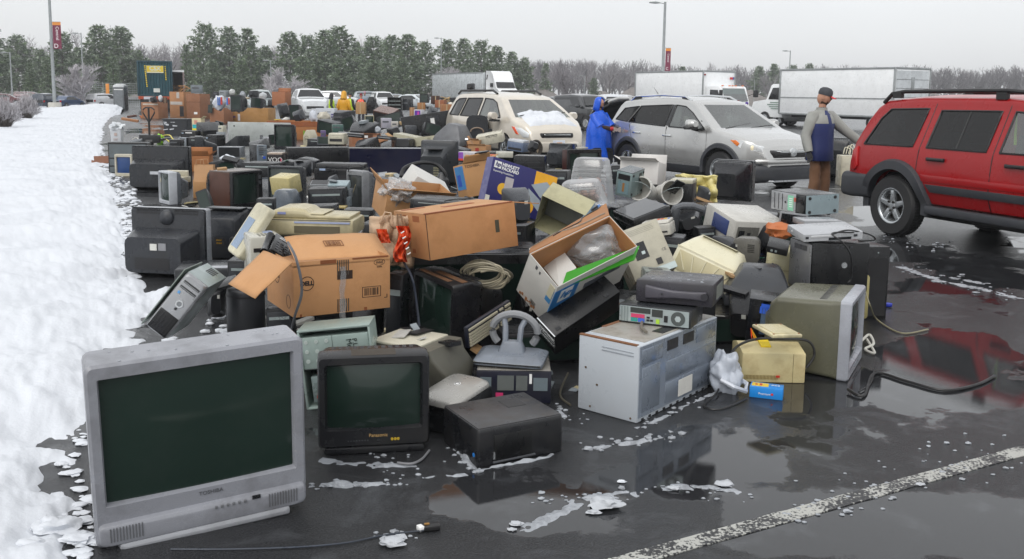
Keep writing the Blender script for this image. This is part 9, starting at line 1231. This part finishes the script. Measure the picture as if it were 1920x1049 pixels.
for x,y,z,sx,sy,sz,yw,lb in((-.30,6.75,.0,1.0,.55,.57,8,'long black television cabinet under the plain brown carton'),(.75,6.75,.0,.8,.6,.22,-20,'flat black filler block added below the tilted white carton'),(1.35,6.5,.0,.8,.5,.2,15,'black filler slab added below the tipped yellowed printer'),(1.2,8.1,.0,1.1,.7,.34,5,'broad black filler cabinet added below the wide flat black scanner'),(2.0,7.9,.0,.9,.7,.32,-12,'broad dark filler cabinet added below the blue sided printer'),(.35,8.3,.0,1.0,.8,.38,18,'broad dark filler cabinet added below the cream case shell'),(-.85,8.3,.0,.9,.6,.55,-6,'broad dark filler cabinet added below the open brown carton'),(-1.45,7.05,.0,.6,.4,.62,4,'broad dark filler cabinet added below the domed beige fax machine'),(1.65,9.75,.0,1.2,.7,.56,-8,'long dark filler cabinet added below the white buckets'),(.75,9.3,.0,.7,.6,.60,6,'long dark filler cabinet added below the cloudy tubs'),(-.9,9.8,.0,1.3,.9,.32,-4,'long dark filler cabinet added behind the foam block carton'),(-2.3,9.6,.0,1.1,.9,.25,8,'low dark filler cabinet added behind the blue grey dome'),(.2,5.95,.0,.6,.4,.20,12,'dark low filler case added behind the grey hoop handled stand'),(2.2,9.2,.0,.9,.7,.3,20,'low dark filler cabinet added behind the stacked disc players'),(2.58,8.2,0,.40,.34,.67,-8,'dark upright cabinet holding up the black and silver tower'),(1.9,6.4,0,.5,.4,.2,-10,'low black filler case added behind the big olive monitor')):  # dark cabinets added to stand for shade in the gaps, some also as supports
 t=thing('filler_cabinet',lb,'cabinet',(x,y,z),(0,0,yw));SZ[t.name]=(sx,sy,sz);case(t,'#1f2024',.012,.4,.5);pan(t,'screen','f',(.08,.92,.12,.88),SCR(),.003);pan(t,'top_panel','u',(.04,.96,.05,.95),'#26272b',.004)
q=random.Random(77)
NM={'bag':('plastic_bag','bag'),'crtb':('computer_monitor','monitor'),'crt':('computer_monitor','monitor'),'box':('cardboard_box','box'),'pcb':('desktop_computer','computer'),'case2':('veneer_cabinet','cabinet'),'speaker':('floor_speaker','speaker'),'rack':('shelf_rack','rack'),'panel':('flat_board','board'),'wood':('wooden_boards','boards'),'screenbox':('printed_box','box')}
for kd,x0,y0,x1,y1,Y,col,lb in FARL:
 a,b_=atY(x0,y1,Y),atY(x1,y0,Y);w,h=abs(b_.x-a.x)*.92,max(.05,b_.z-a.z);d=min(max(w*.7,.15),.8);n,c=NM[kd]
 if 'speaker' in lb:n,c='floor_speaker','speaker'
 if 'player' in lb:n,c='disc_player','player'
 if 'television' in lb and kd=='crtb':n,c='television','television'
 if 'printer' in lb.split(' lying')[0]:n,c='inkjet_printer','printer'
 if 'device' in lb or 'stereo' in lb:n,c='stereo_unit','device'
 if 'minivan roof' in lb:n,c='luggage_bag','bag'
 if kd=='crtb' and 'cabinet' in lb:n,c='cabinet','cabinet'
 t=thing(n,lb,c,((a.x+b_.x)/2,Y,max(a.z,.0)),(0,0,q.uniform(-28,28)if kd not in('rack','speaker')else 0));SZ[t.name]=(w*.85,d,h)
 if kd=='bag':
  lumpy((0,0,h*.45),w*.5,d*.4,h*.55,q.random()*40,.3,3,2).build('bag_skin',mat(col,.4,dirt=.2,bump=.3,bs=10),t,smooth=70)
  if 'striped' in lb:pan(t,'coloured_stripes','f',[(.35,.45,.3,.9),(.5,.6,.3,.9)],mat('#4a78c8',.5),.04);pan(t,'red_stripe','f',(.62,.78,.35,.9),mat('#c8402c',.5),.05)
 elif kd=='crtb':
  tl=q.uniform(-22,22);t.rotation_euler=(R(q.uniform(-12,12)),R(tl),t.rotation_euler.z+(pi if q.random()<.6 and 'screen' not in lb else 0));ww,hh=w*.8,h*.85;b=MB();b.shell([(-d*.5,0,h*.5,ww,hh,.02),(-d*.25,0,h*.5,ww*.98,hh*.98,.03),(d*.15,0,h*.5,ww*.8,hh*.8,.04),(d*.5,0,h*.48,ww*.55,hh*.55,.04)]);b.build('back_shell',plastic(col,.42),t);SZ[t.name]=(ww,d,h);pan(t,'screen','f',(.1,.9,.2,.85),SCR(),.004);Y<16 and(pan(t,'vents','b',[(.3,.7,.30+.05*i,.32+.05*i)for i in range(6)],DK(),-.004,-.03),pan(t,'rating_label','b',(.55,.68,.62,.70),mat('#b9b9b2',.6),.003,-.02))
 elif kd=='pcb':t.rotation_euler=(0,R(q.uniform(-5,5)),R(q.uniform(-22,22)));case(t,col,.008);pan(t,'front_panel','f',(.05,.95,.08,.92),plastic('#34373c',.3),.006,bevel=.003);pan(t,'drive_slot','f',(.12,.88,.7,.78),METAL(),.009);pan(t,'top_scuff','u',(.2,.7,.3,.6),mat('#4a4a4c',.6,dirt=.6),.002)
 elif kd=='crt':SZ[t.name]=(w*.9,d,h);printer(t,col,tray=False,panel=False)if 'printer' in lb else crt(t,col,fd=d*.25,end=.6)
 elif kd=='box':
  case(t,col,.006,metal=cardmat(col)if any(k in lb for k in('carton','brown','cardboard','tan'))else None);pan(t,*(('tape','f',(.44,.54,.0,1),mat('#b9a482',.3))if 'carton' in lb or 'brown' in lb or 'tan' in lb else('face_panel','f',(.1,.7,.55,.72),mat('#55585c',.4))),.004)
 elif kd=='case2':t.rotation_euler=(R(18),R(10),R(-20));case(t,col,.01);pan(t,'top_veneer','u',(0,1,0,1),mat('#75605a',.3),.006);pan(t,'open_front','f',(.06,.94,.05,.9),DK(),.004)
 elif kd=='speaker':b=MB();b.loft([[(-w*.5,y,0),(w*.4,y,0),(w*.4,y,h),(0,y,h)]for y in(-d/2,d/2)]);b.build('cabinet',plastic(col),t,.01);pan(t,'cloth','r',(.1,.9,.1,.9),DK(),.0)
 elif kd=='rack':b=MB();[b.box(s*w*.46-.02,s*w*.46+.02,-d/2,d/2,0,h)for s in(-1,1)];b.box(-w*.48,w*.48,-d/2,d/2,h-.03,h);b.box(-w*.44,w*.44,d/2-.02,d/2,0,h-.03);b.build('frame',plastic(col),t);[MB().box(-w*.44,w*.44,-d/2,d/2-.03,h*z,h*z+.025).build('shelf',METAL(),t)for z in(.15,.42,.7)]
 elif kd=='panel':t.rotation_euler=(R(q.uniform(-6,12)),R(q.uniform(-10,10)),R(q.uniform(-20,20)));SZ[t.name]=(w,max(.3,h*1.6),max(.03,h*.4));case(t,col,.004,metal=cardmat(col)if 'tan' in lb or 'cardboard' in lb else None);pan(t,'edge_line','f',(.1,.9,.4,.6),'#9a9c9e' if 'black' in lb else plastic(col),.003)
 elif kd=='wood':b=MB();[b.obox((q.uniform(-.3,.3)*w,q.uniform(-.2,.2),h*(.2+.18*i)),w*.8,.08,.03,(q.uniform(-8,8),q.uniform(-35,35),q.uniform(-25,25)))for i in range(5)];b.build('boards',mat(col,.8,dirt=.4),t)
 elif kd=='screenbox':case(t,col,.003);pan(t,'purple_picture','f',(.12,.85,.15,.9),mat('#5a2a9a',.4),.004);pan(t,'pink_glow','f',(.45,.7,.3,.8),mat('#c040a0',.4),.006)
for a in(([(300,262,.1),(306,255,.25),(318,254,.3),(325,262,.25),(335,266,.12),(322,268,.1),(312,262,.15)],.018,'bright yellow cord looping beside the pallet jack',mat('#d8c818',.4)),([(248,262,.1),(256,258,.12),(262,266,.08)],.012,'pale cord by the white bin',mat('#c9c6b8',.5)),([(440,315,.3),(470,330,.0),(480,320,.1)],.012,'white cord beside the rubbish bag',mat('#a9a79f',.5))):cord([gnd(*p)for p in a[0]],a[1],a[3],a[2])
t=thing('lime_cloth','crumpled lime green cloth beside the pallet jack handle','cloth',gnd(288,270)+Vector((.1,.3,0)));lumpy((0,0,.12),.12,.1,.16,3,.4,3,2).build('cloth',mat('#8fd02a',.6),t,smooth=70)
t=thing('portable_toilet','grey portable toilet with a white roof left of the teal container','portable toilet',(*atY(227,200,74).xy,0),(0,0,4));SZ[t.name]=(.85,.9,1.75);case(t,'#6d7276',.03);MB().shell([(1.75,0,0,.9,.95,.1),(1.9,0,0,.86,.9,.12),(2.02,0,0,.5,.5,.2)],'z').build('roof',plastic('#d0d3d4'),t);pan(t,'door','f',(.14,.86,.04,.92),'#7a7f83',.01);pan(t,'white_band','f',(.1,.9,.88,.92),WHT,.014)
t=thing('fence','grey mesh fence panels behind the round frosted tree','fence',(*atY(195,200,84).xy,0));b=MB();[b.tube([(x,0,0),(x,0,2.1)],.035,6)for x in(-3.4,-1.7,0,1.7,3.4)];b.build('posts',POLE,t);b=MB();[b.tube([(-3.4,0,z),(3.4,0,z)],.014,4)for z in[.1+.2*i for i in range(11)]];[b.tube([(-3.4+.2*i,0,.1),(-3.4+.2*i,0,2.1)],.010,4)for i in range(35)];b.build('mesh',POLE,t)
t=thing('marker_sign','orange marker strip on the mesh fence left of the portable toilet','sign',(*atY(203,200,83).xy,0));MB().box(-.15,.15,-.02,.02,.95,2.05).build('strip',ORG,t,.01);MB().tube([(0,.03,0),(0,.03,2)],.03,6).build('post',POLE,t)
t=thing('traffic_cone','orange cone lying behind the pallet jack','cone',gnd(266,222),(0,62,30));MB().lathe([(.14,0),(.02,.55),(.001,.56)],n=16,cap0=True).build('cone',mat('#e07a1c',.5),t);MB().box(-.18,.18,-.18,.18,-.03,0).build('base',mat('#d06a18',.5),t)
# =================== LITTER: cables, paper, plastic shards and boards lying over the heap, nobody could count them
bpy.context.view_layer.update();dg=bpy.context.evaluated_depsgraph_get();q=random.Random(5)
HP=[[(520,640),(700,690),(1050,640),(1350,560),(1600,520),(1580,430),(1300,380),(900,380),(560,400),(430,480)],[(260,350),(420,300),(700,250),(1000,260),(1150,320),(1250,400),(900,400),(500,400)],[(300,240),(480,205),(700,195),(840,205),(900,240),(700,262),(450,275)]]
def inside(x,y,poly):
 r=False
 for(x0,y0),(x1,y1)in zip(poly,poly[1:]+poly[:1]):
  if(y0>y)!=(y1>y)and x<(x1-x0)*(y-y0)/(y1-y0)+x0:r=not r
 return r
def top(x,y):
 ok,p,n,i,ob,m_=sc.ray_cast(dg,Vector((x,y,2.2)),Vector((0,0,-1)))
 return(p.z,n,ob)if ok else(0,Vector((0,0,1)),None)
def gap(o):
 o=o.parent or o
 return any(k in o.name for k in('filler_cabinet','parking_lot','desktop_computer','computer_monitor'))
def pile_point(k):
 pl=HP[k]
 while 1:
  px,py=q.uniform(260,1640),q.uniform(190,700)
  if inside(px,py,pl):return gnd(px,py,.35)
LM=[('#c9c8c2',90),('#26272b',120),('#b08a5a',60),('#8f979c',70),('#c5b98f',50),('#2f6b52',16),('#3a62b0',12),('#a8402c',10)]
for col,n in LM:
 b=MB()
 for i in range(n):
  p=pile_point(q.choice((0,0,0,1,1,2)));z,nn,ob=top(p.x,p.y)
  if ob is None or any(s_ in ob.name for s_ in('poncho','body','hood','jacket','snow_bank','window','haze'))or z>(.46 if p.y<8.5 else 1.15)or p.y<8.5 and not gap(ob):continue
  s=q.uniform(.02,.07)*(1 if p.y<12 else 1.7)*(1 if p.y<25 else 1.6);r_=(q.gauss(0,14),q.gauss(0,14),q.uniform(0,180))
  b.obox((p.x,p.y,z+s*.18),s*q.uniform(1,3.2),s*q.uniform(.8,1.8),s*q.uniform(.06,.5),r_)
 tag(b.build('scrap_litter',cardmat(col)if col=='#b08a5a' else plastic(col),smooth=0),kind='stuff')
for col,n in(('#1a1b1d',70),('#8f8b80',26),('#4a4c50',24)):
 b=MB()
 for i in range(n):
  p=pile_point(q.choice((0,0,0,1)));a=q.uniform(0,6.28);pts=[];r_=.004 if p.y<9 else.007
  for k in range(26):
   z,nn,ob=top(p.x,p.y);pts.append(Vector((p.x,p.y,z+r_)));a+=q.gauss(0,.45);p=p+Vector((cos(a),sin(a),0))*.045*(1 if p.y<9 else 1.6)
   if ob is None or any(s_ in ob.name for s_ in('poncho','body','hood','haze'))or len(pts)>1 and abs(pts[-1].z-pts[-2].z)>.10:pts=pts[:-1];break
  for _ in range(2):pts=[pts[0]]+[(pts[k-1]+pts[k]*2+pts[k+1])/4 for k in range(1,len(pts)-1)]+[pts[-1]]if len(pts)>3 else pts
  if len(pts)>9:b.tube(pts,r_,5)
 tag(b.build('tangled_cables',plastic(col),smooth=60),kind='stuff')
 # =================== AIR
b=MB();b.box(-2700,2700,-45,960,-1,19);hz=tag(b.build('haze',mat('#ffffff'),smooth=0),kind='stuff');m=bpy.data.materials.new('haze');m.use_nodes=True;t=m.node_tree;t.nodes.clear();o=t.nodes.new('ShaderNodeOutputMaterial');v=t.nodes.new('ShaderNodeVolumePrincipled');v.inputs['Color'].default_value=(.95,.97,1,1);v.inputs['Density'].default_value=.0008;v.inputs['Anisotropy'].default_value=.2;t.links.new(v.outputs[0],o.inputs['Volume']);hz.data.materials.clear();hz.data.materials.append(m)
